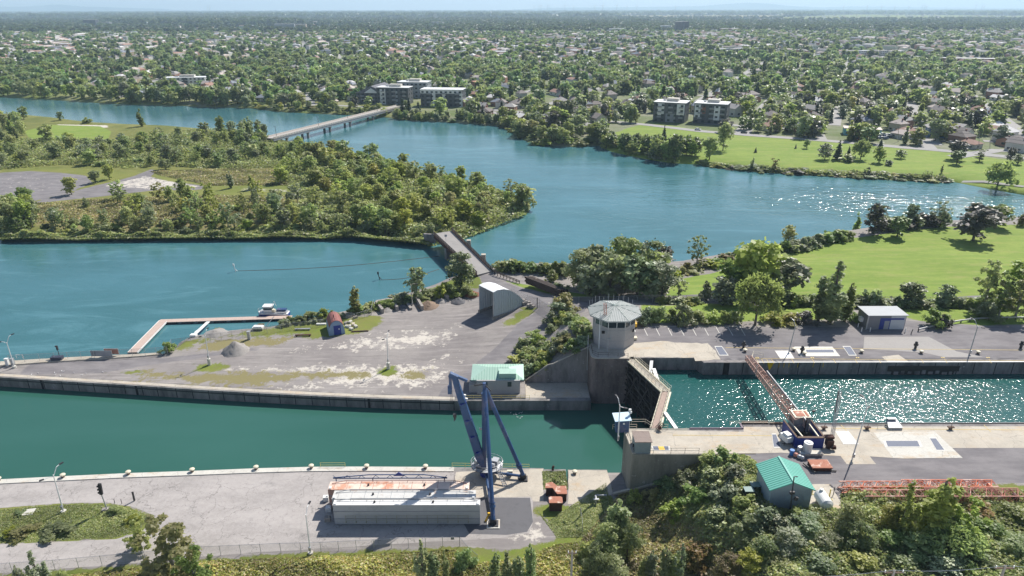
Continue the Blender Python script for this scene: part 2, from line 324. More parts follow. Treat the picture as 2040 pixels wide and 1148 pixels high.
class Land:
    def __init__(s, outline, base, shore=None, drop=2.6, k=3.5): s.o = np.array(outline); s.base = base; s.shore = shore; s.drop = drop; s.k = k
    def h(s, pts):
        pts = np.atleast_2d(np.asarray(pts, float)); z = s.base(pts)
        if s.shore is not None:
            d = dline(pts, s.shore); z = z-(z-(WZ-.25))*np.exp(-(d/s.k)**2)
        return z
    def z(s, x, y): return float(s.h([(x, y)])[0])
    def snap(s, px, py, z=-5.):
        for _ in range(12):
            p = at(px, py, z); z = .5*z+.5*s.z(p.x, p.y)
        p.z = s.z(p.x, p.y); return p
    def build(s, name, mat, step, layers=(), bottom=-14., clip=None, jit=.25):
        lo, hi = s.o.min(0), s.o.max(0)
        if clip: lo = np.maximum(lo, clip[0]); hi = np.minimum(hi, clip[1])
        gx, gy = np.meshgrid(np.arange(lo[0], hi[0], step), np.arange(lo[1], hi[1], step)); g = np.stack([gx.ravel(), gy.ravel()], 1); g += rng.uniform(-jit, jit, g.shape)*step
        g = g[inside(g, s.o)]; g = g[dline(g, s.o, True) > step*.45]
        o = []
        for i in range(len(s.o)):
            a, b = s.o[i], s.o[(i+1) % len(s.o)]; m = max(1, int(np.hypot(*(b-a))/max(step*1.5, 1))) if np.hypot(*(b-a)) < 1500 else 20
            for q in range(m): o.append(a+(b-a)*q/m)
        o = np.array(o); n = len(o); pts = np.concatenate([o, g])
        r = delaunay_2d_cdt([Vector(p) for p in pts], [], [list(range(n))], 1, 1e-6)
        v2 = np.array([tuple(v) for v in r[0]]); z = s.h(v2); fs = [tuple(f) for f in r[2]]
        V = [(a, b, c) for (a, b), c in zip(v2, z)]
        idx = {}
        for i, orig in enumerate(r[3]):
            for q in orig:
                if q < n: idx[q] = i
        k = len(V); V += [(v2[idx[i]][0], v2[idx[i]][1], bottom) for i in range(n)]
        area = sum(o[i][0]*o[(i+1) % n][1]-o[(i+1) % n][0]*o[i][1] for i in range(n))
        for i in range(n):
            j = (i+1) % n; f = (idx[i], k+i, k+j, idx[j]); fs.append(f if area > 0 else f[::-1])
        me = bpy.data.meshes.new(name); me.from_pydata(V, [], fs); me.materials.append(mat); ob = bpy.data.objects.new(name, me); C.objects.link(ob)
        pv = np.array(V)[:, :2]; att = {}
        for nm, poly, soft, amt in layers:
            a = np.clip(.5+sdist(pv, poly)/(2*soft), 0, 1)*amt
            if nm == 'clear':
                for q in att: att[q] = att[q]*(1-a)
            else:
                if nm in ('lawn', 'asphalt', 'grass', 'dry', 'dust'):
                    for q in att: 
                        if q != nm and nm != 'dust': att[q] = att[q]*(1-a*.999)
                att[nm] = np.maximum(att.get(nm, 0), a)
        for nm, a in att.items():
            A = me.attributes.new(nm, 'FLOAT', 'POINT'); A.data.foreach_set('value', np.broadcast_to(a, (len(V),)).astype(np.float32).copy())
        me.polygons.foreach_set('use_smooth', [True]*(len(r[2]))+[False]*n)
        return struct(ob)
def idw(ctrl, p=2.5):
    c = np.array(ctrl, float)
    def f(pts):
        d = np.hypot(pts[:, None, 0]-c[None, :, 0], pts[:, None, 1]-c[None, :, 1])+.5; w_ = d**-p; return (w_*c[:, 2]).sum(1)/w_.sum(1)
    return f
sm = lambda t: (lambda q: q*q*(3-2*q))(np.clip(t, 0, 1))
def sheet(name, poly, z, mat, parent=None, th=None):
    mb = MB(); pts = [Vector((p[0], p[1], z)) for p in poly]
    a = sum(pts[i].x*pts[(i+1) % len(pts)].y-pts[(i+1) % len(pts)].x*pts[i].y for i in range(len(pts)))
    if a < 0: pts = pts[::-1]
    if th: mb.prism([(p.x, p.y) for p in pts], z-th, z)
    else: mb.add(pts, [tuple(range(len(pts)))])
    return mb.build(name, mat, parent)
def pq(px, z): return [tuple(p) for p in P2(px, z)]
def rag(poly, amp, step=1.5):   # ragged outline
    out = []; poly = np.array(poly)
    for i in range(len(poly)):
        a, b = poly[i], poly[(i+1) % len(poly)]; m = max(1, int(np.hypot(*(b-a))/step))
        for q in range(m): out.append(a+(b-a)*q/m+(rng.normal(0, amp, 2) if 1 else 0))
    return np.array(out)
# ================================================================ THE SETTING
FAR = 40000.
# far shore (town side)
D_sh = P2([(-700, 165), (-80, 188), (0, 194), (60, 197), (150, 203), (230, 208), (300, 210), (400, 213), (490, 216), (560, 224), (640, 228), (700, 230), (760, 234), (800, 239), (850, 243), (940, 247), (1000, 253), (1022, 262), (1040, 280), (1075, 290), (1130, 294), (1190, 291), (1215, 303), (1280, 317), (1340, 327), (1420, 330), (1500, 342), (1600, 349), (1700, 354), (1800, 360), (1900, 364), (1960, 376), (2040, 390), (2300, 420), (2900, 470)], WZ)
D_out = np.concatenate([D_sh, [[9000, D_sh[-1][1]], [FAR, FAR], [-FAR, FAR], [-9000, D_sh[0][1]]]])
def baseD(p): return np.full(len(p), -9.)+sm((p[:, 1]-700)/2500)*1.5
townL = Land(D_out, baseD, D_sh, k=7)
lawn1 = P2([(1170, 305), (1230, 262), (1290, 243), (1420, 262), (1560, 274), (1700, 284), (1850, 300), (1990, 316), (2100, 330), (2100, 400), (1990, 372), (1900, 356), (1700, 346), (1500, 334), (1350, 318)], -9)
fieldT = [P2([(1560, 34.5), (1700, 29), (2060, 32), (2060, 38), (1560, 39)], -8), P2([(1050, 30.5), (1110, 31), (1110, 34), (1050, 33)], -8), P2([(1020, 29), (1120, 29), (1118, 33.5), (1020, 33)], -8), P2([(1230, 31), (1560, 31), (1560, 35), (1230, 35)], -8), P2([(1600, 99), (1830, 101), (1810, 107), (1620, 105)], -8), P2([(0, 27.5), (90, 26.5), (90, 29), (0, 30)], -8)]
def Lr(nm, poly, soft=1.5, amt=1.): return (nm, poly, soft, amt)
# near part of the town ground, fine; and the plain beyond it
near_out = np.concatenate([D_sh, [[900, D_sh[-1][1]+60], [1300, 900], [1500, 1500], [-1500, 1500], [-1100, D_sh[0][1]]]])
townL2 = Land(near_out, baseD, D_sh, k=7)
townL2.build('ground', M['town'], 7., [Lr('lawn', lawn1, 3), Lr('grass', P2([(0, 150), (700, 160), (900, 205), (900, 240), (0, 200)], -9), 10, .5)], bottom=-16)
mb = MB(); y1 = 1500.
mb.add([(-1500, 1500, baseD(np.array([[0, 1500.]]))[0]), (1500, 1500, baseD(np.array([[0, 1500.]]))[0]), (FAR, FAR, -7.5), (-FAR, FAR, -7.5)], [(0, 1, 2, 3)])
mb.add([(-1500, 1500, -8.), (-FAR, FAR, -8.), (-FAR, 400, -9), (-1100, D_sh[0][1], -9.1)], [(3, 0, 1, 2)])
mb.add([(1500, 1500, -8.), (FAR, FAR, -8.), (FAR, 300, -9), (900, D_sh[-1][1]+60, -9.1), (1300, 900, -9)], [(0, 4, 3, 2, 1)])
def plain_mat():
    t = NT('far_plain'); a = t.noise(.0012, 6, .7, sx=(1, .35, 1)); b = t.noise(.01, 5, .7)
    c = t.mix(t.ramp(a, .45, .6), (.045, .075, .03), (.12, .14, .05)); c = t.mix(t.ramp(b, .62, .72), c, (.3, .3, .28)); return t.done(c, 1, spec=0)
struct(mb.build('ground', plain_mat()))
def field_mat(nm, c1, c2):
    t = NT(nm); return t.done(t.mix(t.ramp(t.noise(.004, 4, .6, sx=(1, 5, 1)), .4, .6), c1, c2), 1, spec=0)
fm = [field_mat('green_field', (.17, .21, .07), (.26, .27, .12)), field_mat('tan_field', (.36, .30, .18), (.26, .25, .12))]
for i, fp in enumerate(fieldT): struct(sheet('field', fp, -7.2 if i != 4 else -7.9, fm[0] if i in (0, 4) else fm[1]))
# distant hills
def hills(name, pts, Y, z0, mat):
    a = [aty(x, y, Y) for x, y in pts]; mb = MB(); n = len(a)
    mb.add([(p.x, p.y, p.z) for p in a]+[(p.x, p.y-3000, z0) for p in a]+[(p.x, p.y+3000, z0) for p in a], [(i, n+i, n+i+1, i+1) for i in range(n-1)]+[(i, i+1, 2*n+i+1, 2*n+i) for i in range(n-1)]); return struct(mb.build(name, mat, smooth=True))
hm = NT('hill_forest').done((.05, .09, .04), 1, spec=0)
hills('hills', [(-100, 17), (0, 14), (60, 13), (100, 10), (125, 9.5), (160, 13), (230, 15), (330, 18)], 33000, -60, hm)
hills('hills', [(1020, 19), (1110, 15.5), (1200, 15), (1300, 14), (1400, 12), (1450, 8), (1490, 5.5), (1530, 7), (1570, 12), (1640, 15), (1700, 13), (1800, 14), (1900, 15.5), (2000, 16), (2150, 17), (2250, 19)], 33000, -60, hm)
# ---- island
A_sh = P2([(-900, 485), (-60, 480), (0, 477), (100, 473), (170, 476), (270, 474), (400, 472), (470, 475), (560, 471), (650, 475), (700, 471), (760, 476), (820, 482), (865, 488), (905, 482), (935, 470), (965, 455), (1005, 440), (1050, 424), (1062, 414), (1062, 405), (1040, 392), (985, 378), (940, 366), (850, 342), (760, 322), (680, 306), (610, 294), (560, 283), (500, 270), (430, 260), (340, 253), (260, 250), (190, 245), (120, 236), (60, 231), (0, 227), (-60, 224), (-900, 205)], WZ)
islL = Land(A_sh, lambda p: -9.3+.5*np.sin(p[:, 0]*.03)*np.cos(p[:, 1]*.04), A_sh, k=4.5)
islL.build('ground', M['park'], 2.2, [Lr('grass', P2([(0, 340), (60, 330), (300, 340), (420, 330), (560, 330), (640, 400), (560, 470), (0, 470)], -9.3), 6, .55), Lr('dry', P2([(20, 410), (250, 395), (420, 410), (560, 430), (640, 400), (620, 440), (300, 470), (60, 450)], -9.3), 6, .8),
    Lr('asphalt', P2([(-60, 360), (0, 345), (60, 342), (120, 345), (170, 350), (185, 365), (130, 385), (60, 402), (-60, 408)], -9.3), 1.5), Lr('asphalt', P2([(50, 408), (120, 388), (190, 370), (235, 360), (270, 350), (300, 337), (312, 340), (300, 352), (330, 362), (380, 368), (415, 374), (400, 380), (300, 382), (190, 394), (100, 402)], -9.3), 1.5),
    Lr('dust', P2([(-60, 360), (60, 342), (170, 352), (130, 380), (-60, 400)], -9.3), 8, .3), Lr('dust', P2([(200, 372), (290, 350), (370, 366), (410, 374), (300, 380)], -9.3), 2, .55), Lr('dust', P2([(480, 376), (600, 378), (600, 383), (480, 382)], -9.3), 1.5), Lr('lawn', P2([(48, 262), (100, 248), (200, 252), (222, 262), (215, 276), (60, 278)], -9.3), 3), Lr('dust', P2([(110, 247), (215, 250), (218, 255), (120, 252)], -9.3), 1.5, .8)], bottom=-15)
# ---- yard, ramp, plateau, park (one ground)
yq = [tuple(p) for p in P2([(-500, 737), (0, 752), (130, 760), (260, 768), (400, 777), (520, 784), (640, 790), (760, 795), (905, 799)], QZ)]   # quay edge, low
yquay = yq+[(3., yq[-1][1]), (17.6, yq[-1][1])]
B_nat = P2([(2900, 440), (2300, 450), (2040, 456), (1900, 463), (1760, 473), (1700, 479), (1620, 491), (1540, 506), (1440, 528), (1340, 545), (1250, 548), (1130, 542), (1010, 537), (975, 545), (955, 552), (925, 552), (880, 560), (850, 572), (800, 588), (730, 606), (690, 620), (640, 630), (590, 641), (540, 652), (470, 658), (420, 664), (360, 676), (335, 700)], WZ)
spit = P2([(328, 703), (270, 706), (150, 711), (0, 721), (-500, 750)], QZ)
inset = lambda pts, d: [(x, y+d) for x, y in pts]
B_out = inset(yq, .9)+[(3., yq[-1][1]+.9), (3., 139.6), (17.6, 139.6), (17.9, 137.5), (27, 135.4), (41.5, 135.2), (42.6, 133.2), (330, 133.2)]+[tuple(p) for p in B_nat]+[tuple(p+np.array([0, -.3])) for p in spit]
ctr = [(*at(x, y, z).xy, z) for x, y, z in [(0, 740, -9), (200, 730, -9), (400, 740, -9), (600, 740, -9), (800, 760, -9), (900, 790, -9), (1000, 790, -9), (330, 690, -9), (450, 690, -9), (560, 680, -9), (700, 690, -9), (850, 680, -8.8), (900, 740, -9), (950, 700, -8.5), (1040, 720, -8.6), (680, 650, -9), (770, 640, -8.8), (850, 620, -8.6), (920, 610, -8.3), (960, 640, -8.2), (1020, 640, -7.6), (1060, 640, -6.6), (900, 580, -7.6), (960, 555, -7), (1010, 570, -6.8), (1060, 590, -6), (1100, 600, -4.8), (1150, 605, -3), (1250, 600, -1.8), (1400, 600, -1.3), (1700, 600, -1.2), (2000, 600, -1.2), (1100, 560, -6), (1250, 560, -5), (1450, 540, -4.5), (1600, 500, -5), (1750, 480, -4.5), (1900, 480, -4), (2050, 470, -4), (1700, 540, -2.6), (1950, 530, -2.2), (1500, 570, -2.4), (2300, 520, -2)]]
idwB = idw(ctr)
plateau = np.array([(17.6, 128), (17.6, 153), (26, 160), (60, 159), (120, 157.5), (330, 157), (330, 120), (27, 120)])
def baseB(p):
    z = idwB(p); west = np.clip((at(880, 700, -9).x-p[:, 0])/15+.6, 0, 1); z = z*(1-west)+(-9)*west*1.
    near = sm(1-(-sdist(p, plateau))/14.); z = z*(1-near)
    return np.where((p[:, 1] < 142) & (p[:, 0] < -2), QZ, z)
yardL = Land(B_out, baseB, np.concatenate([B_nat]), k=3.2)
roadpts = [(905, 800), (1000, 800), (1040, 760), (1035, 720), (1060, 690), (1090, 655), (1120, 635), (1165, 622), (1165, 605), (1120, 598), (1085, 590), (1040, 575), (1000, 560), (985, 548), (955, 548), (962, 565), (985, 580), (1020, 592), (1050, 600), (1075, 615), (1040, 640), (990, 690), (930, 740), (880, 775), (870, 797)]
def PZ(L_, pts): return np.array([(lambda p: (p.x, p.y))(L_.snap(*q)) for q in pts])
Bl = [Lr('lawn', PZ(yardL, [(1340, 560), (1420, 545), (1480, 520), (1560, 492), (1640, 484), (1760, 466), (1880, 452), (2300, 440), (2600, 620), (1900, 618), (1640, 600), (1480, 600), (1320, 600)]), 2), Lr('lawn', PZ(yardL, [(1270, 604), (1700, 604), (2300, 604), (2300, 640), (1900, 655), (1820, 640), (1700, 606), (1650, 640), (1270, 648)]), 2, .7),
    Lr('grass', PZ(yardL, [(930, 545), (960, 552), (1000, 590), (960, 575), (905, 575), (840, 590), (760, 605)]), 2), Lr('lawn', PZ(yardL, [(985, 552), (1040, 565), (1130, 580), (1200, 590), (1180, 600), (1100, 588), (1030, 572)]), 1.5, .8),
    Lr('grass', PZ(yardL, [(350, 690), (420, 670), (520, 655), (640, 636), (755, 625), (770, 640), (730, 665), (640, 676), (520, 680), (440, 700), (340, 710)]), 2.5, .75), Lr('dry', PZ(yardL, [(360, 700), (440, 672), (520, 672), (600, 668), (560, 690), (430, 705)]), 3, .75),
    Lr('grass', PZ(yardL, [(1000, 640), (1040, 612), (1090, 605), (1075, 622), (1040, 645), (990, 655)]), 2, .7),
    Lr('dry', PZ(yardL, [(190, 730), (290, 732), (330, 742), (600, 740), (860, 735), (850, 755), (600, 755), (520, 770), (380, 765), (200, 745)]), 3, .8), Lr('grass', PZ(yardL, [(190, 732), (270, 735), (290, 745), (200, 745)]), 2, .9), Lr('grass', PZ(yardL, [(385, 728), (440, 722), (460, 730), (430, 742), (385, 742)]), 2, .9), Lr('grass', PZ(yardL, [(750, 735), (785, 728), (800, 740), (775, 750), (745, 748)]), 2, .9), Lr('dry', PZ(yardL, [(0, 752), (250, 758), (420, 770), (560, 775), (560, 783), (330, 772), (100, 760)]), 1.5, .7),
    Lr('asphalt', PZ(yardL, [(60, 722), (200, 718), (330, 712), (520, 690), (520, 698), (330, 724), (200, 745), (30, 748)]), 2, .85), Lr('asphalt', PZ(yardL, roadpts), .8), Lr('asphalt', PZ(yardL, [(915, 645), (952, 659), (985, 638), (955, 622)]), .5),
    Lr('asphalt', np.array([(24, 139), (30, 150.5), (83, 150.5), (83, 157), (115, 150.5), (330, 152), (330, 133), (30, 133)]), .6), Lr('asphalt', PZ(yardL, [(1060, 594), (1300, 592), (1700, 590), (2300, 596), (2300, 603), (1700, 602), (1400, 604), (1160, 612)]), 1.2, .8),
    Lr('dust', PZ(yardL, [(420, 735), (520, 730), (640, 725), (760, 722), (860, 720), (900, 700), (880, 740), (840, 770), (700, 775), (560, 778), (500, 770), (640, 758), (500, 745)]), 6, .68), Lr('dust', PZ(yardL, [(560, 690), (760, 660), (940, 640), (900, 690), (760, 705), (560, 705)]), 6, .55), Lr('dust', PZ(yardL, [(1300, 568), (1330, 560), (1345, 575), (1290, 600), (1275, 600)]), 1.5, .7), Lr('dust', PZ(yardL, [(820, 755), (880, 738), (920, 715), (905, 745), (860, 770), (800, 775)]), 3, .62)]
yardL.build('ground', M['yard'], 1.25, Bl, bottom=-15)
sheet('ground', [(3.05, yq[-1][1]+.9), (17.5, yq[-1][1]+.9), (17.5, 139.3), (3.05, 139.3)], QZ, M['conc'], th=5)['kind'] = 'structure'
# ---- near side ground
cq = [tuple(p) for p in P2([(-500, 985), (0, 955.5), (130, 949), (257, 943), (386, 938.5), (510, 933.5), (620, 930.5), (730, 930), (905, 931)], QZ)]
c2 = [tuple(p) for p in P2([(1083, 933), (1083, 975), (1131, 975), (1131, 936), (1209, 936)], QZ)]
C_out = [(-250, 58), (330, 58), (330, 107.9), (43.6, 107.9), (42.9, 106.4), (39, 106.2), (38, 103.5), (24, 103.5), (21.3, c2[-1][1]-.9)]+[(c2[-1][0], c2[-1][1]-.9), (c2[-2][0], c2[-2][1]-.9), c2[-3], c2[-4], (c2[0][0], c2[0][1]-.9)]+inset(cq[::-1], -.9)
upper = np.concatenate([P2([(1440, 903), (1478, 985), (1500, 1030), (1560, 1100), (1640, 1200)], 0.), [[60, 58], [330, 58], [330, 125], [38, 125]]])
def baseC(p): return -9.*sm(np.clip(-sdist(p, upper)/15., 0, 1))
nearL = Land(C_out, baseC)
Cl = [Lr('asphalt', np.concatenate([P2([(1440, 915), (1478, 985), (1500, 1030), (1530, 1030), (1690, 1030), (1665, 965), (2300, 965)], 0), [[300, 104.5], [60, 104.5], [40, 101]]]), .7),
    Lr('grass', np.concatenate([P2([(1665, 968), (1700, 1030), (1560, 1060), (1500, 1100)], 0), [[70, 60], [330, 60], [330, 92]]]), 1.5), Lr('lawn', P2([(1668, 968), (1780, 975), (1780, 1000), (1720, 1010)], 0), 1.2, .7),
    Lr('grass', P2([(1150, 990), (1210, 960), (1220, 1000), (1260, 1020), (1400, 1100), (1400, 1300), (0, 1300), (0, 1145), (250, 1128), (560, 1104), (915, 1090), (1000, 1098), (1110, 1075)], QZ), 1.5), Lr('grass', P2([(1058, 1008), (1085, 1000), (1150, 1005), (1160, 1040), (1130, 1060), (1070, 1030)], QZ), 1.5, .8),
    Lr('grass', P2([(-300, 1050), (0, 1012), (120, 1003), (215, 1002), (260, 1010), (310, 1028), (280, 1060), (230, 1075), (0, 1085), (-300, 1100)], QZ), 1.2, .95), Lr('grass', P2([(625, 985), (650, 985), (650, 1010), (632, 1010)], QZ), 1, .8), Lr('dust', P2([(0, 1062), (130, 1060), (260, 1050), (255, 1072), (0, 1084)], QZ), 1.5, .6), Lr('dust', P2([(1010, 1040), (1080, 1040), (1110, 1075), (1060, 1095), (990, 1070)], QZ), 2, .6)]
nearL.build('ground', M['yard'], 1.25, Cl, bottom=-15)
# cracked asphalt of the near quay
qa = [tuple(p) for p in P2([(1062, 990), (1062, 1040), (1055, 1062), (1000, 1072), (930, 1076), (560, 1098), (400, 1110), (250, 1123), (0, 1143), (-400, 1170), (-400, 1105), (0, 1085), (230, 1075), (285, 1058), (312, 1028), (262, 1010), (215, 1002), (120, 1003), (0, 1012), (-400, 1052)], QZ)]
qa = qa+[(x, y-1.2) for x, y in cq]+[tuple(at(905, 985, QZ).xy)]
struct(sheet('pavement', rag(qa, .06, 2.), QZ+.012, M['quayasph']))
struct(sheet('pavement', pq([(958, 992), (1056, 992), (1062, 1040), (1050, 1060), (1010, 1066), (935, 1064), (900, 1000)], QZ), QZ+.02, M['asph']))
# ---- water
def watersheet(name, poly, z, mat, step=0, rapid=None):
    o = sheet(name, poly, z, mat); o['kind'] = 'structure'; return o
rv = MB(); gx = np.arange(-1000, 1000, 25.); gy = np.arange(135, 900, 15.)
xs, ys = np.meshgrid(gx, gy); nx, ny = len(gx), len(gy)
# the river meets the canal beyond the spit; the canal sheet keeps to the canal
V = np.stack([xs.ravel(), ys.ravel(), np.full(nx*ny, WZ)], 1); Fs = [(j*nx+i, j*nx+i+1, (j+1)*nx+i+1, (j+1)*nx+i) for j in range(ny-1) for i in range(nx-1)]
me = bpy.data.meshes.new('river'); me.from_pydata(V.tolist(), [], Fs); me.materials.append(M['river']); rvo = bpy.data.objects.new('river', me); C.objects.link(rvo); struct(rvo)
rap = [P2([(1500, 380), (1750, 378), (2300, 400), (2300, 460), (1900, 455), (1650, 430), (1450, 400)], WZ), P2([(1240, 350), (1400, 345), (1450, 420), (1330, 450), (1230, 400)], WZ), P2([(900, 440), (1000, 440), (1100, 480), (960, 500)], WZ)]
a = np.zeros(len(V))
for q, am in zip(rap, (1., .45, .3)): a = np.maximum(a, np.clip(.5+sdist(V[:, :2], q)/60, 0, 1)*am)
A = me.attributes.new('rapid', 'FLOAT', 'POINT'); A.data.foreach_set('value', a.astype(np.float32))
cs = [(-1000, 60), (33, 60), (33, 137), (3, 137)]+[(x, y+.4) for x, y in yq[::-1]]+[(-1000, 190)]
watersheet('canal', cs, WZ+.01, M['canal'])
watersheet('lock_basin', [(25.9, 107.), (330, 107.), (330, 136), (25.9, 136), (31.6, 121.)], UZ, M['lockw'])
# ---- walls of quays and lock
def wall(name, pts, d, z0, z1, mat, label, cat='wall'):
    mb = MB(); 
    for (a, b) in zip(pts, pts[1:]): mb.prism([a, b, (b[0], b[1]+d), (a[0], a[1]+d)], z0, z1)
    return tag(mb.build(name, mat), label, cat)
wy = wall('quay_wall', yquay, 1.3, -14, QZ+.015, M['quaywall'], 'long stained concrete quay wall edging the gravel yard across the green canal', 'quay wall')
mb = MB()
for a, b in zip(yq, yq[1:]): mb.prism([(a[0], a[1]+.5), (b[0], b[1]+.5), (b[0], b[1]+1.6), (a[0], a[1]+1.6)], QZ+.015, QZ+.05)
mb.build('coping', M['conc'], wy)
mb = MB()
for a, b in zip(yq, yq[1:]): mb.prism([(a[0], a[1]-.12), (b[0], b[1]-.12), (b[0], b[1]+.1), (a[0], a[1]+.1)], QZ-.75, QZ-.5)
mb.build('rubbing_strake', M['dark'], wy)
mb = MB()
for i in range(28):
    t = -115+i*4.1+rng.uniform(-.6, .6); k = [q for q in range(len(yq)-1) if yq[q][0] <= t < yq[q+1][0]]
    if k: a, b = yq[k[0]], yq[k[0]+1]; y = a[1]+(b[1]-a[1])*(t-a[0])/(b[0]-a[0]); mb.b0(t-.07, t+.07, y-.06, y+.1, -11.4, QZ-.03)
for px in (82, 272, 735): p = at(px, 752+px*.055, QZ); y = np.interp(p.x, [q[0] for q in yq], [q[1] for q in yq]); mb.b0(p.x-.25, p.x+.25, y-.1, y+.2, -11.45, QZ)
mb.build('joint', M['black'], wy)
wc = wall('quay_wall', cq+[c2[0]], -1.3, -14, QZ+.015, M['quaywall'], 'near concrete quay wall along the asphalt with bollards on its pale edge', 'quay wall')
mb = MB()
for a, b in zip(cq, cq[1:]): mb.prism([(a[0], a[1]-.15), (b[0], b[1]-.15), (b[0], b[1]-1.45), (a[0], a[1]-1.45)], QZ+.015, QZ+.16)
mb.build('coping', M['concpale'], wc)
wall('quay_wall', [c2[3], c2[4]], -1.3, -14, QZ+.015, M['quaywall'], 'short quay wall between the overgrown slot and the lock block', 'quay wall')
LX0, LX1 = 42.0, 330.
lw = wall('lock_wall', [(LX0, 132.5), (LX1, 132.5)], 1.2, -13, .012, M['wall'], 'long far wall of the lock chamber with a white painted edge', 'lock wall')
mb = MB(); mb.b0(at(1497, 722).x, LX1, 132.46, 132.75, .012, .04); mb.build('edge_line', M['white'], lw)
mb = MB()
for i in range(24): x = 46+i*4.3+rng.uniform(-.5, .5); mb.b0(x, x+.12, 132.44, 132.6, -3.2, -.1)
p = at(1450, 740, -1.5); mb.b0(p.x-.6, p.x+.6, 132.4, 132.7, -3.2, -.05)
mb.build('joint', M['black'], lw)
# broken-out hollow in the far wall (right), its shade painted as dark raised boxes
xa, xb = at(1775, 735, -1).x, at(1918, 735, -1).x
mb = MB(); mb.b0(xa, xb, 132.25, 132.6, -2.2, -.9); mb.b0(xa+1, xb-1, 132.3, 132.6, -3., -2.1); mb.build('cavity_shade', concrete('painted_hollow_shade', (.05, .045, .04), (.012, .012, .012), sc_=.9, crack=False), lw)
mb = MB(); 
for i in range(9): x = xa+1.4+i*(xb-xa-2)/9; mb.b0(x, x+rng.uniform(.4, 1.2), 132.1, 132.5, -3+rng.uniform(0, .4), -1.9+rng.uniform(-.5, .1))
mb.build('broken_concrete', M['wall'], lw)
# yellow depth ticks and arrow on the wall
mb = MB(); 
for px in (1557, 1567, 1577, 1595, 1626, 1646): x = at(px, 728, 0).x; mb.b0(x-.05, x+.05, 132.43, 132.6, -1.2, -.05)
x = at(1539, 728, 0).x; mb.add([(x-.75, 132.42, -.05), (x+.75, 132.42, -.05), (x+.3, 132.42, -1.3), (x, 132.42, -1.9), (x-.3, 132.42, -1.3)], [(4, 3, 2, 1, 0)]); mb.build('depth_marking', M['yel2'], lw)
wall('recess_wall', [(27.2, 134.7), (41.4, 134.7)], 1.2, -13, .012, M['wall'], 'shadowed recess wall behind the far lock gate', 'lock wall')
tag(MB().prism([(41.2, 135.9), (41.2, 134.7), (42.1, 132.5), (42.1, 133.9)], -13, .012).build('recess_corner', M['wall']), 'slanting corner of wall where gate recess meets the chamber', 'lock wall')
nw = wall('lock_wall', [(43., 108.6), (LX1, 108.6)], -1.2, -13, .012, M['wall'], 'near wall of the lock chamber with a dark rail on its edge', 'lock wall')
MB().b0(43, LX1, 108.45, 108.7, .012, .16).build('edge_rail', M['dark'], nw)
mb = MB(); mb.prism([(32.4, 107.), (32.4, 105.8), (43.2, 105.8), (43.2, 107.), ], -13, .012); ww = tag(mb.build('lock_wall', M['wall']), 'short lock wall beside the gate with a purple steel rail', 'lock wall')
MB().b0(32.8, 42.5, 106.85, 107.08, .012, .22).b0(42.4, 42.75, 106.9, 108.5, .012, .25).build('edge_rail', paint('purple_rail', (.12, .08, .12), .3), ww)
mb = MB(); mb.b0(43., 47.9, 108.5, 108.95, -.2, .3); mb.b0(48.2, 51, 108.4, 108.8, -.15, .3); mb.build('fender_timber', M['wood'], nw)
# far pier (rounded corner), wing wall
arc = [(17.6+1.5-1.5*math.cos(t), 135.8-1.5*math.sin(t)) for t in np.linspace(0, math.pi/2, 6)]
pf = MB().prism([(17.6, 139.5)]+arc+[(26.1, 134.3), (26.1, 139.5)], -13, .012)
pier1 = tag(pf.build('lock_pier', M['pier']), 'tall brownish concrete pier with a rounded corner below the control tower', 'pier')
MB().prism([(17.55, 139.6)]+[(x-.04, y-.04) for x, y in arc]+[(26.1, 134.2), (26.1, 134.9), (19.3, 134.95), (18.2, 136), (18.2, 139.6)], .012, .16).build('kerb', M['conc'], pier1)
z_ = [-9.9, -9.9, 0.3, 0.3]
mb = MB(); xs_ = [3.2, 8.2, 9.6, 17.7]; zt = [-8.6, -4.6, -4.2, .25]
for i in range(3): mb.prism([(xs_[i], 139.3), (xs_[i+1], 139.3), (xs_[i+1], 139.9), (xs_[i], 139.9)], -12, [zt[i], zt[i+1], zt[i+1], zt[i]])
ww = tag(mb.build('wing_wall', M['wall']), 'triangular stained concrete wing wall rising to the lock pier', 'wall')
mb = MB(); 
for i in range(3): mb.tube((xs_[i], 139.6, zt[i]+.15), (xs_[i+1], 139.6, zt[i+1]+.15), .16, n=6)
mb.build('coping', M['conc'], ww)
# near block
BX0, BY0, BY1 = 20.9, at(1225, 905, 0).y, 107.2
bl = MB().prism([(BX0, BY0+.1), (BX0+.25, BY0-.1), (42.5, BY0-.1), (42.5, BY1), (BX0+.6, BY1), (BX0-.3, BY1-1.)], -13, .0)
pier2 = tag(bl.build('lock_pier', concrete('grey_stained_pier', (.27, .26, .22), (.09, .085, .07), True, .3, .8, False, (.5, .49, .45))), 'massive near concrete lock block carrying the blue kiosk and grey shed', 'pier')
MB().prism([(BX0-.35, BY1-.9), (BX0+.05, BY0+.05), (BX0+.65, BY0+.1), (BX0+.25, BY1-.9)], 0, .18).build('kerb', M['conc'], pier2)
MB().bar(at(1222, 985, -8.7)+Vector((0, 0, .1)), Vector((34, BY0-.35, -3.2)), .5, .35).bar(Vector((34, BY0-.35, -3.2)), Vector((41, BY0-.35, -.2)), .5, .35).build('ledge', M['conc'], pier2)
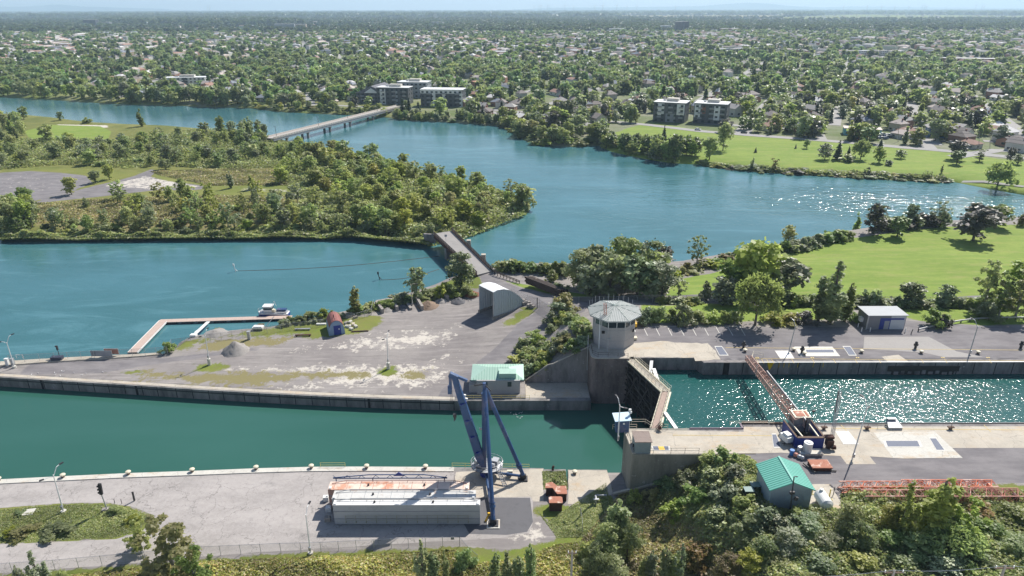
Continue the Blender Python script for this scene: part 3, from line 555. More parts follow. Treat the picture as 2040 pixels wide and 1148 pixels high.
# paving sheets on the plateau
cz = .02
struct(sheet('pavement', rag(pq([(1252, 684), (1330, 680), (1345, 683), (1410, 684), (1425, 700), (1437, 717), (1385, 719), (1383, 713), (1250, 711), (1215, 714), (1184, 708), (1185, 700), (1225, 696)], 0), .12, 1.2), cz, M['conc']))
struct(sheet('pavement', [(17.8, 137), (19.6, 135.1), (25.9, 134.8), (25.9, 144), (17.8, 144)], cz-.006, M['conc']))
struct(sheet('pavement', [(BX0+.6, BY0+.1), (42.4, BY0+.1), (47, 99.6), (57, 98.6), (57, 96.3), (62, 96.3), (62, 98.5), at(1800, 914, 0).xy, at(1915, 912, 0).xy, at(1895, 893, 0).xy, (LX1, at(1900, 893).y), (LX1, 107.6), (43, 107.6), (42.5, 106.), (BX0+.6, 106.8)], cz, M['conc']))
struct(sheet('pavement', pq([(1740, 862), (1862, 860), (1918, 913), (1780, 913)], 0), cz+.012, M['concpale']))
struct(sheet('pavement', pq([(1722, 671), (1850, 671), (1905, 700), (1960, 712), (1880, 712), (1840, 703), (1720, 695)], 0), cz, concrete('light_asphalt', (.33, .31, .29), (.26, .25, .24), crack=False)))
struct(sheet('pavement', pq([(1756, 711), (1790, 707), (1812, 722), (1770, 722)], 0), cz, M['conc']))
# ================================================================ STRUCTURES AND OBJECTS
def rail_line(mb, pts, h=1.05, step=2., r=.035, mid=True, n=5):
    pts = [Vector(p) for p in pts]
    for a, b in zip(pts, pts[1:]):
        m = max(1, int((b-a).length/step+.5))
        for i in range(m+1): p = a.lerp(b, i/m); mb.tube(p, p+Vector((0, 0, h)), r, n=n)
        for q in ((h, h*.52) if mid else (h,)): mb.tube(a+Vector((0, 0, q)), b+Vector((0, 0, q)), r*.85, n=n)
    return mb
def railing(pts, label, mat=None, h=1.05, step=2., r=.035, cat='railing'):
    return tag(rail_line(MB(), pts, h, step, r).build('railing', mat or M['yellow']), label, cat)
meshm = NT('chain_link'); _tr = meshm.n('BsdfTransparent'); _ms = meshm.n('MixShader'); _ms.inputs[0].default_value = .22; meshm.done((.3, .31, .31), .6, .3)
meshm.l(_tr.outputs[0], _ms.inputs[1]); meshm.l(meshm.b.outputs[0], _ms.inputs[2]); meshm.l(_ms.outputs[0], meshm.out.inputs['Surface'])
def fence(pts, label, h=2., step=3., mat=None):
    root = thing('chain_link_fence', label, 'fence', pts[0]); pts = [Vector(p) for p in pts]; mp = MB(); mm = MB()
    for a, b in zip(pts, pts[1:]):
        m = max(1, int((b-a).length/step+.5)); mp.tube(a+Vector((0, 0, h)), b+Vector((0, 0, h)), .03, n=4)
        mm.add([a, b, b+Vector((0, 0, h)), a+Vector((0, 0, h))], [(0, 1, 2, 3)])
        for i in range(m): p = a.lerp(b, i/m); mp.tube(p, p+Vector((0, 0, h+.1)), .045, n=5)
    mp.tube(pts[-1], pts[-1]+Vector((0, 0, h+.1)), .045, n=5)
    mp.build('frame', mat or M['galv'], root); mm.build('mesh', meshm.m, root); return root
# ---------------- stiff-leg crane
B0 = at(968, 948, QZ); B0.z = QZ
fr, ff = at(1042, 955, QZ), at(983, 1045, QZ)
top = aty(965, 768, B0.y); tip = Vector((-9.9, 102.7, 13.4))
cr = thing('derrick_crane', 'tall blue stiff-leg derrick crane leaning its boom over the canal beside the grey caissons', 'crane', B0)
MB().tube(B0+Vector((0, 0, .3)), B0+Vector((0, 0, 1.6)), 1.1, n=14).build('base', M['bluedark'], cr)
pz = 2.0
mast = MB(); mbse = B0+Vector((0, 0, 1.6))
mast.bar(mbse+Vector((-.25, 0, 0)), top+Vector((-.1, 0, -1.8)), .95, .8).tube(top+Vector((0, 0, -2.2)), top+Vector((0, 0, .5)), .32, n=10).box(top+Vector((0, 0, -1.9)), (1.1, .9, .5)); mast.build('mast', M['blue'], cr)
for f, h_ in ((fr, 'r'), (ff, 'f')):
    m = MB(); e = f+Vector((0, 0, 1.0)); s_ = top+Vector((0, 0, -.2))+(f-top).normalized()*.6
    m.tube(s_, e, .42, .36, n=12); k = e.lerp(s_, .09); m.tube(k, k+(s_-e).normalized()*.45, .52, n=12); k = e.lerp(s_, .12); m.tube(k, k+(s_-e).normalized()*.18, .55, n=12)
    lg = m.build('leg', M['blue'], cr, smooth=False)
    MB().box(f+Vector((0, 0, .62)), (1.1, .5, .95)).box(f+Vector((0, 0, .14)), (1.7, 1.5, .28)).build('foot', M['dark'], lg)
    m = MB().tube(mbse+Vector((0, 0, -.6)), f+Vector((0, 0, .7)), .26, n=10); k = mbse.lerp(f, .55); m.tube(k+Vector((0, 0, .15)), k+Vector((.4, -.05, .1)), .36, n=10)
    m.build('sill', M['blue'], cr)
MB().box(ff+Vector((0, 0, .06)), (2.2, 2.2, .2)).build('foundation', M['concpale'], cr)
bb = B0+Vector((-.5, -.3, 2.2)); boom = MB(); bd = (tip-bb).normalized(); sd = Vector((1, 0, 0)); upv = sd.cross(bd)
def bsec(t, w_, h_): c = bb.lerp(tip, t); return [c+sd*x*w_/2+upv*y*h_/2 for x, y in ((-1, -1), (1, -1), (1, 1), (-1, 1))]
secs = [bsec(0, .5, .5), bsec(.12, 1.5, 1.1), bsec(.5, 1.45, 1.1), bsec(.9, 1.05, .9), bsec(1, .9, .8)]
for i in range(4): boom.add(secs[i]+secs[i+1], [(0, 1, 5, 4), (1, 2, 6, 5), (2, 3, 7, 6), (3, 0, 4, 7)])
boom.add(secs[0], [(3, 2, 1, 0)]).add(secs[-1], [(0, 1, 2, 3)]); bo = boom.build('boom', M['blue'], cr)
lad = MB(); la, lb_ = mbse+Vector((.35, -.55, 0)), top+Vector((.3, -.5, -2.5))
for dx in (-.2, .2): lad.tube(la+Vector((dx, 0, 0)), lb_+Vector((dx, 0, 0)), .035, n=4)
for i in range(34): k = la.lerp(lb_, i/33); lad.tube(k+Vector((-.2, 0, 0)), k+Vector((.2, 0, 0)), .025, n=4)
lad.build('ladder', M['galv'], cr)
bands = MB()
for t in (.2, .38, .56, .74): bands = MB(); c = bb.lerp(tip, t); bands.bar(c-bd*.08, c+bd*.08, 1.56-.3*t, 1.2).build('splice_band', M['bluedark'], bo)
# white lettering band on the boom (illegible in the photo)
txt = MB(); rr = random.Random(3)
for i in range(9):
    c = bb.lerp(tip, .50-.018*i-(.012 if i > 3 else 0)); q = c+sd*.42-upv*.57
    txt.add([q+sd*dx*.09+bd*dy for dx, dy in ((-1, -.1), (1, -.1), (1, .05), (-1, .05))], [(0, 1, 2, 3)])
    txt.add([q-upv*.01+sd*.09*k+bd*dy for k, dy in ((-1, -.1), (-.4, -.1), (-.4, .1), (-1, .1))], [(0, 1, 2, 3)])
txt.build('lettering', M['white'], bo)
hd = MB().box(tip+Vector((-.2, 0, .3)), (1.5, .8, .8), ry=.5).box(tip+Vector((-.75, 0, -1.2)), (.45, .7, 3.)).box(tip+Vector((-.9, 0, -2.4)), (.65, .8, 1.4)).bar(tip+Vector((0, 0, .4)), tip+Vector((2.1, .3, -.8)), .5, .45)
hd.build('boom_head', M['blue'], bo)
m = MB()
for i in range(4): m.tube(tip+Vector((-.4-.14*i, 0, -2.6)), tip+Vector((-.5-.14*i, 0, -5.2)), .02, n=4)
m.tube(tip+Vector((1.9, .3, -.75)), top+Vector((-1.6, 0, .1)), .03, n=4).tube(tip+Vector((1.9, .1, -.85)), top+Vector((-1.6, 0, -.1)), .03, n=4).tube(tip+Vector((.6, 0, -.5)), bb.lerp(tip, .7)+sd*.5, .02, n=4)
m.bar(top+Vector((-1.8, 0, 0)), top+Vector((0, 0, .3)), .22, .22).tube(top+Vector((0, 0, .2)), top+Vector((1.2, -.4, -.9)), .12, n=6)
hk = aty(906, 828, tip.y); m.tube(tip+Vector((-.6, 0, -5.1)), hk, .015, n=4); m.build('rigging', M['dark'], cr)
MB().box(hk, (.6, .35, .6)).box(hk+Vector((0, 0, -.55)), (.35, .2, .6), ry=.2).tube(hk+Vector((.05, 0, -.85)), hk+Vector((-.2, 0, -1.15)), .08, n=6).build('hook', M['dark'], cr)
q = bb.lerp(tip, .78)+sd*.3-upv*.75; MB().box(q, (.9, .3, .6), ry=.2).box(q+Vector((.45, -.1, -.7)), (.6, .3, .6), ry=.2).build('floodlight', M['white'], bo)
q = mbse.lerp(top, .5)+Vector((-.8, -.2, 0)); MB().box(q, (.5, .3, .3)).bar(q, q+Vector((.9, .2, 0)), .06, .06).build('lamp', M['galv'], cr)
pc = B0+Vector((.2, .5, pz)); m = MB(); ring = [pc+Vector((3.0*math.cos(a), 2.3*math.sin(a), 0)) for a in np.linspace(0, 2*math.pi, 15)]
m.add([p for p in ring[:-1]], [tuple(range(14))]); m.add([p-Vector((0, 0, .15)) for p in ring[:-1]], [tuple(range(13, -1, -1))])
rail_line(m, ring, 1.05, 1.2, .05); m.build('platform', M['galv'], cr)
for m in (MB().box(pc+Vector((-1.7, .2, .7)), (1.1, 1.2, 1.2), rz=.4).tube(pc+Vector((-1.9, -.5, .4)), pc+Vector((-1.0, -.8, .4)), .35, n=10), MB().box(pc+Vector((1.6, .3, .6)), (1.2, 1.3, 1.1), rz=-.3).tube(pc+Vector((.7, -.6, .5)), pc+Vector((1.5, -.9, .5)), .45, n=10)): m.build('winch', M['galv'], cr)
m = MB(); a = pc+Vector((2.2, -1.5, 0)); b = Vector((a.x+1.3, a.y-2.2, QZ)); 
for dx in (-.35, .35): m.bar(a+Vector((dx, 0, 0)), b+Vector((dx, 0, 0)), .06, .2); m.tube(a+Vector((dx, 0, 1)), b+Vector((dx, 0, 1)), .03, n=4)
for i in range(11): k = a.lerp(b, i/10); m.box(k, (.7, .22, .04))
m.build('stair', M['galv'], cr)
p = at(1016, 948, QZ); MB().box(p+Vector((0, 0, .9)), (1.0, .5, .6)).box(p+Vector((0, 0, .4)), (.8, .3, .5)).build('control_box', M['cream'], cr)
p = at(968, 1040, QZ); tag(MB().bar(p+Vector((.4, .6, .9)), p+Vector((-.1, 0, .1)), .18, .3).box(p+Vector((.5, .8, 1.)), (.4, .3, .5)).build('yellow_clamp', M['yel2']), 'small yellow steel clamp on the asphalt by the front crane foot', 'clamp')
# ---------------- caissons
def caisson(x0, x1, y0, y1, zt, lab, m_top, m_face, rail=False):
    r = thing('steel_caisson', lab, 'caisson', ((x0+x1)/2, y0, QZ), 'steel caissons stored beside the crane')
    MB().b0(x0, x1, y0, y1, QZ+.12, zt).build('hull', m_face, r)
    m = MB().b0(x0-.02, x1+.02, y0-.03, y1+.02, zt, zt+.05); m.build('deck', m_top, r)
    m = MB(); n = 10
    for i in range(n+1): x = x0+1+(x1-x0-2)*i/n; m.b0(x-.03, x+.03, y0+.2, y1-.1, zt+.04, zt+.11)
    for k in (.2, .8): m.tube((x0+2.8, y0+(y1-y0)*.93, zt+.4), (x1-2.8, y0+(y1-y0)*.93, zt+.4), .06, n=5); break
    m.tube((x0+.4, y0+(y1-y0)*.7, zt+.15), (x0+2.8, y1-.15, zt+.4), .07, n=5).tube((x1-.4, y0+(y1-y0)*.7, zt+.15), (x1-2.8, y1-.15, zt+.4), .07, n=5)
    for i in range(n-2): x = x0+2.8+(x1-x0-5.6)*i/(n-3); m.tube((x, y1-.15, zt), (x, y1-.15, zt+.4), .04, n=4)
    m.build('deck_rib', m_face, r)
    for t in (.28, .68): MB().tube((x0+(x1-x0)*t, (y0+y1)/2, zt), (x0+(x1-x0)*t, (y0+y1)/2, zt+.35), .2, .16, n=8).build('bollard', M['dark'], r)
    for xx in (x0+.35, x1-.35): MB().b0(xx-.2, xx+.2, y0+.1, y0+.7, zt, zt+.2).build('corner_block', M['white'], r)
    m = MB()
    for z in (zt-1.35, zt-2.9): m.b0(x0, x1, y0-.07, y0, z, z+.1)
    m.build('waler', M['grey'], r)
    if rail:
        rl = MB(); z = zt-3.0
        for i in range(13): x = x0+2.+(x1-x0-4)*i/12; rl.tube((x, y0-.35, z-.45), (x, y0-.3, z+1.1), .04, n=4); rl.b0(x-.06, x+.06, y0-.38, y0-.05, z-.5, z-.3)
        for q in (.1, .55, 1.05): rl.tube((x0+2, y0-.33, z+q), (x1-2, y0-.33, z+q), .035, n=4)
        rl.build('railing', paint('olive_rail', (.3, .29, .2), .3), r)
    return r
cw = paint('caisson_white', (.56, .55, .52), .3, .6, stain=srgb('#a08878'), stamt=.12, scale=.7); cg = paint('caisson_grey', (.40, .41, .42), .3, .6, scale=.5, streak=True)
cwh = paint('caisson_top_white', (.70, .69, .66), .12, .6, scale=.5)
crr = paint('caisson_rusty', srgb('#dcc6b6'), .3, .8, stain=srgb('#c48668'), stamt=.25, scale=.35); crf = paint('caisson_pink', srgb('#b08a7c'), .4, .7)
zc = aty(812, 1006.5, 92.0).z
YA = 92.0
caisson(-30.1, -5.45, YA, at(800, 994, zc).y-.3, zc, 'front grey-white steel caisson with a railing along its side, nearest the camera', cwh, cg, True)
y2 = at(800, 994, zc).y; caisson(at(661, 994, zc).x, at(947, 994, zc).x, y2, at(800, 975.5, zc).y-.3, zc, 'middle white steel caisson with faint rust spots, between the front and the rusty one', cw, cg)
y3 = at(800, 975.5, zc).y; caisson(at(653, 975.5, zc).x, at(934, 975.5, zc).x, y3, y3+2.1, zc, 'rearmost steel caisson with an orange rusted deck', crr, crf)
sp = thing('lifting_beam', 'blue lattice lifting beam with a triangular centre lug behind the rusty caisson', 'lifting beam', at(790, 958, zc))
yb = y3+3.1; xa, xb = at(661, 960, zc).x, at(890, 960, zc).x
m = MB().tube((xa, yb, zc+.1), (xa+6.5, yb, zc+.75), .09, n=6).tube((xa+6.5, yb, zc+.75), (xb-4, yb, zc+.75), .09, n=6).tube((xb-4, yb, zc+.75), (xb, yb, zc+.1), .09, n=6).tube((xa, yb, zc), (xb, yb, zc), .1, n=6)
for i in range(16): m.tube((xa+(xb-xa)*(i+.5)/16, yb, zc), (xa+(xb-xa)*(i+(1 if i % 2 else 0))/16, yb, zc+.6), .05, n=4)
for x in (xa+.5, xb-.5, xa+7): m.tube((x, yb, QZ), (x, yb, zc), .1, n=5)
m.build('truss', M['blue'], sp); xm = at(794, 958, zc).x; MB().add([(xm-1, yb-.06, zc+.5), (xm+1, yb-.06, zc+.5), (xm, yb-.06, zc+1.3), (xm-1, yb+.06, zc+.5), (xm+1, yb+.06, zc+.5), (xm, yb+.06, zc+1.3)], [(0, 1, 2), (5, 4, 3), (0, 3, 4, 1), (1, 4, 5, 2), (2, 5, 3, 0)]).build('lug', M['bluedark'], sp)
for (px, py), lb in (((649, 1000), 'white concrete block at the left end of the middle caisson'), ((654, 1021), 'white cube at the left end of the front caisson'), ((652, 1041), 'weathered grey block lying left of the front caisson')):
    p = at(px, py, QZ); tag(MB().box(p+Vector((0, .4, .45)), (.95, .8, .9), rz=.1).box(p+Vector((.25, .4, .98)), (.3, .3, .18)).build('ballast_block', M['white'] if py < 1030 else M['block']), lb, 'block', 'blocks beside the caissons')
# ---------------- quay building with green hip roof
def hiproof(mb, x0, x1, y0, y1, z, h, inx, th=.18):
    ym = (y0+y1)/2; v = [(x0, y0, z), (x1, y0, z), (x1, y1, z), (x0, y1, z), (x0+inx, ym, z+h), (x1-inx, ym, z+h)]
    mb.add(v, [(0, 1, 5, 4), (1, 2, 5), (2, 3, 4, 5), (3, 0, 4)]); mb.b0(x0, x1, y0, y1, z-th, z-.003); return mb
def roof_seams(mb, x0, x1, y0, y1, z, h, inx, step=.6):
    ym = (y0+y1)/2; x = x0+step
    while x < x1-.1:
        t = min(1, (x-x0)/inx, (x1-x)/inx)
        for s_ in (-1, 1):
            ye = y0 if s_ < 0 else y1
            mb.bar((x, ye, z+.03), (x, ye+(ym-ye)*t, z+h*t+.03), .06, .06)
        x += step
    return mb
gb = thing('quay_building', 'pale green-roofed pump house standing on the quay behind the crane', 'building', (-3.6, 134.6, QZ))
zt = QZ+3.45; gx0, gx1, gy0 = at(950, 785, QZ).x, at(1036, 785, QZ).x, at(990, 785, QZ).y
MB().b0(gx0, gx1, gy0, gy0+6.6, QZ-.3, zt).build('wall', M['towerc'], gb)
rx0, rx1 = at(938, 757, zt).x, at(1044, 757, zt).x; ry0 = at(990, 757, zt).y; ry1 = at(990, 725.5, zt).y
rf = hiproof(MB(), rx0, rx1, ry0, ry1, zt, 1.25, 3.6).build('roof', M['mint'], gb)
roof_seams(MB(), rx0, rx1, ry0, ry1, zt, 1.25, 3.6).build('seam', paint('mint_seam', srgb('#70a48e'), .1), rf)
a = at(994, 744, zt+.9); b = at(1028, 744, zt+.9); MB().b0(a.x, b.x, a.y-1., a.y+1.4, zt+.3, zt+1.35).build('skylight', M['mint'], rf)
for px in (967, 1015):
    x = at(px, 770, QZ+2.2).x; f = MB().b0(x-.45, x+.45, gy0-.04, gy0+.05, QZ+1.9, QZ+3.1).build('window', M['glass'], gb)
x = gx0-1.8; MB().b0(x, gx0, gy0+.6, gy0+3, QZ, QZ+1.9).build('annex', M['towerc'], gb)
p = at(988, 783, QZ); tag(MB().box(p+Vector((0, 0, .9)), (.7, .3, .6)).tube(p, p+Vector((0, 0, .7)), .08).build('control_box', M['yel2']), 'small yellow box on a stem in front of the pump house wall', 'box')
ye = np.interp(-3., [q[0] for q in yq], [q[1] for q in yq])+.6
railing([(at(925, 798, QZ).x, ye, QZ), (-2.5, ye, QZ), (-2.3, ye, QZ), (3.9, ye, QZ)], 'pale yellow guard rail on the quay edge below the pump house', M['yellow'])
# ---------------- control tower
tc = Vector((23.6, 143.6, 0)); ct = thing('control_tower', 'octagonal concrete control tower with a ribbed metal roof beside the lock gate', 'control tower', tc)
R0 = 5.0; oc = lambda r, ph=22.5: [(tc.x+r*math.cos(R_(ph+45*i)), tc.y+r*math.sin(R_(ph+45*i))) for i in range(8)]
MB().prism(oc(R0), -.2, 5.3).build('wall', M['towerc'], ct)
m = MB(); 
for z in (2.0, 4.6): m.prism(oc(R0+.03), z, z+.08)
m.build('band', M['grey'], ct)
MB().prism(oc(R0-.15), 5.3, 7.3).build('window', M['glass'], ct)
pts = oc(R0-.05)
for i in range(8):
    a, b = Vector((*pts[i], 0)), Vector((*pts[(i+1) % 8], 0))
    for t in (0, .5): q = a.lerp(b, t); MB().b0(q.x-.07, q.x+.07, q.y-.07, q.y+.07, 5.3, 7.3).build('mullion', M['white'], ct)
for x, y, z in ((tc.x-3.0, tc.y-4.63, 4.3), (tc.x+4.1, tc.y-3.1, 4.0)): MB().box((x, y, z), (.7, .1, .7), rz=0 if x < tc.x else R_(45)).build('hatch', M['black'], ct)
rp = oc(6.35); ap = (tc.x, tc.y, 9.0); m = MB(); m.add([(x, y, 7.55) for x, y in rp]+[ap], [(i, (i+1) % 8, 8) for i in range(8)]); m.prism(rp, 7.25, 7.53)
rfm = paint('grey_green_metal_roof', srgb('#a4a8a5'), .35, .7, scale=.6); rf = m.build('roof', rfm, ct)
m = MB()
for i in range(8):
    a, b = Vector((*rp[i], 7.56)), Vector((*rp[(i+1) % 8], 7.56)); A_ = Vector(ap)
    for t in np.linspace(.08, .92, 9):
        q = a.lerp(b, t); k = 1-abs(t-.5)*2; m.bar(q, q.lerp(A_.lerp(q, 0) if k > .95 else (a if t < .5 else b).lerp(A_, k), 1)+Vector((0, 0, .02)), .06, .06)
    m.bar(a, A_, .1, .1)
m.build('seam', paint('roof_seam', srgb('#6c7c78'), .1), rf)
for i in range(11): a = R_(40+i*11); MB().tube((tc.x+6.2*math.cos(a), tc.y+6.2*math.sin(a), 7.5), (tc.x+6.3*math.cos(a), tc.y+6.3*math.sin(a), 8.5+.3*(i % 3)), .05, n=4).build('aerial', M['galv'], rf)
q = at(1193, 695, 0); tag(MB().tube(q, aty(1196, 623, q.y), .12, .09).build('flagpole', M['white']), 'tall white pole in front of the control tower', 'pole')
q = at(1205, 690, 0); e = aty(1203, 605, q.y); tag(MB().lattice(q, e, .55, .55, 12, .045).build('radio_mast', M['red']), 'slim red and grey lattice radio mast against the control tower', 'mast')
q = at(1210, 703, 0); tag(MB().tube(q, q+Vector((0, 0, 3.4)), .09).box(q+Vector((.2, 0, 3.5)), (.9, .25, .2)).box(q+Vector((.55, 0, 4)), (.1, .1, 1.)).build('signal_post', M['galv']), 'slim signal post with a white bar below the control tower', 'post')
q = Vector((17.4, 139.2, -5.5)); tag(MB().tube(q, aty(1172, 668, q.y), .13, .1).build('pole', M['galv']), 'pale pole standing beside the top of the wing wall', 'pole')
railing([(18.1, 139, .02), (18.0, 136.4, .02), (19.2, 135.3, .02), (25.8, 134.9, .02)], 'thin railing round the rounded end of the tall pier', M['rustdark'])
for (px, py, d, lb, mt) in ((1250, 683, (1.5, 1.4, 2.0), 'tall white cabinet beside the foot of the control tower', 'white'), (1259, 669, (1.4, 1.2, 1.1), 'low white box behind the tall cabinet at the control tower', 'white'), (1262, 678, (1.6, 1.0, .5), 'flat cream crate on the asphalt right of the control tower', 'cream')):
    q = at(px, py, 0); tag(MB().box(q+Vector((0, .5, d[2]/2)), d).box(q+Vector((0, .5, d[2]+.05)), (d[0]+.15, d[1]+.15, .1)).build('cabinet', M[mt]), lb, 'cabinet')
q = at(1210, 684, 0); tag(MB().box(q+Vector((.5, 0, .3)), (2.2, .6, .25)).box(q+Vector((.2, .2, .6)), (1.6, .3, .25)).box(q+Vector((-.4, 0, .12)), (.2, .5, .24)).box(q+Vector((1.4, 0, .12)), (.2, .5, .24)).build('bench', M['galv']), 'pale bench with stored gear against the control tower wall', 'bench')
# yellow truck
q = at(1260, 655, 0); tr = thing('yellow_truck', 'yellow work truck parked beside the control tower', 'truck', q)
MB().b0(q.x-1, q.x+1, q.y-.3, q.y+2.0, .55, 1.4).build('hood', M['yel2'], tr); MB().b0(q.x-1, q.x+1, q.y+2.0, q.y+3.8, .55, 2.3).build('cab', M['yel2'], tr); MB().b0(q.x-.85, q.x+.85, q.y+1.95, q.y+2.02, 1.45, 2.1).build('windscreen', M['glass'], tr); MB().b0(q.x-1.05, q.x+1.05, q.y+3.8, q.y+6, .6, 1.6).build('bed', M['yel2'], tr)
for sx in (-1, 1):
    for dy in (.5, 5): MB().tube((q.x+sx*.8, q.y+dy, .42), (q.x+sx*1.08, q.y+dy, .42), .42, n=12).build('wheel', M['black'], tr)
# ---------------- lock gate: two leaves
def gate_leaf(a, b, lab, sgn):
    g = thing('lock_gate_leaf', lab, 'lock gate', (a[0], a[1], 0), 'the two leaves of the lock gate'); a = Vector((a[0], a[1], 0)); b = Vector((b[0], b[1], 0)); d = (b-a).normalized(); nrm = Vector((d.y, -d.x, 0))
    if nrm.x < 0: nrm = -nrm              # nrm points upstream (right)
    zt = -.35
    MB().bar(a+nrm*.5+Vector((0, 0, -6.6)), b+nrm*.5+Vector((0, 0, -6.6)), .25, 12.2).build('skin_plate', M['rustdark'], g)
    m = MB()
    for i in range(9): z = -1.3-i*1.3; m.bar(a-nrm*.35+Vector((0, 0, z)), b-nrm*.35+Vector((0, 0, z)), 1.4, .16)
    for i in range(6): q = a.lerp(b, (i+.3)/5.6); m.bar(q-nrm*.9+Vector((0, 0, -12.5)), q-nrm*.9+Vector((0, 0, -.8)), .25, .25)
    for i in range(3): m.bar(a.lerp(b, i/3)-nrm*1.08+Vector((0, 0, -2)), a.lerp(b, (i+1)/3)-nrm*1.08+Vector((0, 0, -11)), .16, .3); m.bar(a.lerp(b, (i+1)/3)-nrm*1.08+Vector((0, 0, -2)), a.lerp(b, i/3)-nrm*1.08+Vector((0, 0, -11)), .16, .3)
    m.bar(a-nrm*1.1+Vector((0, 0, -3)), b-nrm*1.1+Vector((0, 0, -7.5)), .18, .45); m.bar(a-nrm*1.1+Vector((0, 0, -6)), b-nrm*1.1+Vector((0, 0, -10.8)), .18, .45)
    m.build('girder', paint('gate_girder', (.055, .045, .042), .3, .8), g)
    MB().bar(a+Vector((0, 0, zt)), b+Vector((0, 0, zt)), 1.3, .14).build('walkway', M['conc'] if sgn > 0 else paint('rusty_walkway', srgb('#a08c80'), .4, .8), g)
    MB().bar(a+nrm*.95+Vector((0, 0, zt)), b+nrm*.95+Vector((0, 0, zt)), .35, .35).bar(a-nrm*.85+Vector((0, 0, zt-.1)), b-nrm*.85+Vector((0, 0, zt-.1)), .2, .3).build('fender_timber', M['cream'], g)
    m = MB(); rail_line(m, [a-nrm*.7+Vector((0, 0, zt)), b-nrm*.7+Vector((0, 0, zt))], 1.05, 1.4, .04); rail_line(m, [a+nrm*.7+Vector((0, 0, zt)), b+nrm*.7+Vector((0, 0, zt))], 1.05, 1.4, .04); rail_line(m, [a+nrm*1.2+Vector((0, 0, zt)), b+nrm*1.2+Vector((0, 0, zt))], 1.05, 1.4, .04) if sgn > 0 else None
    m.build('railing', M['cream'], g); return g
tipg = (31.3, 120.8)
gate_leaf((26.4, 134.6), tipg, 'far leaf of the closed mitre lock gate, its dark girders facing the low water', 1)
gate_leaf((26.3, 106.9), tipg, 'near leaf of the closed mitre lock gate with a brown walkway on top', -1)
q = at(1296, 723, 0); tag(MB().bar((at(1302, 735, -.5)).to_tuple(), (31.5, 124, -3.2), .8, .35).bar(Vector((at(1302, 722, 0).x, 134.6, -.6)), Vector((29.6, 128.5, -.9)), .7, .3).build('gate_strut', M['galv']), 'pale steel strut reaching from the recess wall to the far gate leaf', 'strut')
tag(MB().bar(aty(1325, 823, 112.2), aty(1347, 855, 107.2), .7, .35).build('gate_strut', M['galv']), 'dark-edged steel strut reaching from the near wall to the near gate leaf', 'strut')
# ---------------- near block objects
q = at(1237, 868, 0); ks = thing('blue_kiosk', 'small blue kiosk with a pale blue tilted roof on the near lock block', 'kiosk', q)
kx0, kx1 = at(1226, 860, 0).x, at(1252, 860, 0).x; ky = at(1240, 862, 0).y
MB().b0(kx0, kx1, ky, ky+1.6, 0, 2.7).build('wall', M['blue'], ks); m = MB(); m.box(((kx0+kx1)/2-.1, ky+.8, 2.85), (kx1-kx0+.7, 2.3, .12), rx=.18, rz=.12); m.build('roof', paint('pale_blue_roof', srgb('#b4d0e0'), .1), ks)
MB().box((kx0+1.4, ky-.03, 1.9), (.35, .05, .35)).build('notice', M['white'], ks)
m = MB().tube((kx1+.3, ky+1.4, 0), (kx1+.2, ky+1.4, 3.9), .07).box((kx1+.2, ky+1.3, 4.), (.45, .3, .4)).box((kx1+.4, ky+1.3, 3.5), (.3, .3, .4)); tag(m.build('camera_pole', M['white']), 'white camera pole behind the blue kiosk', 'pole')
# grey shed
a, b = at(1267, 908, 0), at(1296, 908, 0); h_ = 2.4
xl, xr = at(1260, 901, 0).x, at(1296, 905, 0).x; yf = at(1280, 904, 0).y; yb_ = yf+3.1
gs = thing('grey_shed', 'small grey shed with a flat brownish roof near the railing of the lock block', 'shed', ((xl+xr)/2, yf, 0))
xl = at(1265, 906, 0).x
MB().b0(xl, xr, yf, yb_, 0, h_).build('wall', paint('shed_grey_green', srgb('#7e8c90'), .2), gs); m = MB(); m.b0(xl-.15, xr+.15, yf-.2, yb_+.15, h_, h_+.12); m.build('roof', paint('shed_roof', srgb('#8a7c74'), .5, .9), gs); MB().b0(xl-.2, xl-.0, yf+.9, yf+1.3, .7, 1.2).build('vent', M['dark'], gs)
# marked plates
def plate(px, lab, m1, m2=None, z=.03):
    pp = pq(px, 0); r = thing('hatch_cover', lab, 'hatch', (pp[0][0], pp[0][1], 0)); sheet('frame', pp, z+.02, M['line'], r); 
    c = np.mean(pp, 0); pp2 = [tuple(c+(np.array(q)-c)*.84) for q in pp]; sheet('grating', pp2, z+.03, m1, r); return r
r = plate([(1297, 889), (1334, 889), (1335, 898), (1301, 898)], 'grey deck hatch with a yellow centre panel beside the shed', M['grate']); sheet('panel', pq([(1311, 890), (1322, 890), (1325, 897), (1313, 897)], 0), .07, M['yel2'], r)
plate([(1537, 864), (1546, 864), (1557, 893), (1541, 893)], 'long grey floor grating left of the blue machinery pit', M['grate'])
plate([(1690, 865), (1845, 865), (1848, 889), (1700, 889)] if 0 else [(1758, 878), (1833, 878), (1839, 891), (1763, 891)], 'wide dark floor grating in the concrete pad on the near side', M['grate'])
plate([(1850, 872), (1864, 872), (1884, 899), (1866, 899)], 'narrow slanted floor grating at the right of the near concrete pad', M['grate'])
r = plate([(1663, 859), (1690, 859), (1712, 886), (1680, 886)], 'white slatted hatch covers near the lamp post', M['white'])
plate([(1423, 690), (1438, 690), (1452, 709), (1433, 709)], 'small framed floor grating beside the ragged concrete on the far side', M['grate'])
plate([(1678, 690), (1694, 690), (1707, 709), (1691, 709)], 'framed floor grating right of the long grating on the far side', M['grate'])
plate([(1543, 699), (1573, 699), (1583, 715), (1554, 715)], 'white square hatch panel on the far side of the lock', M['white'])
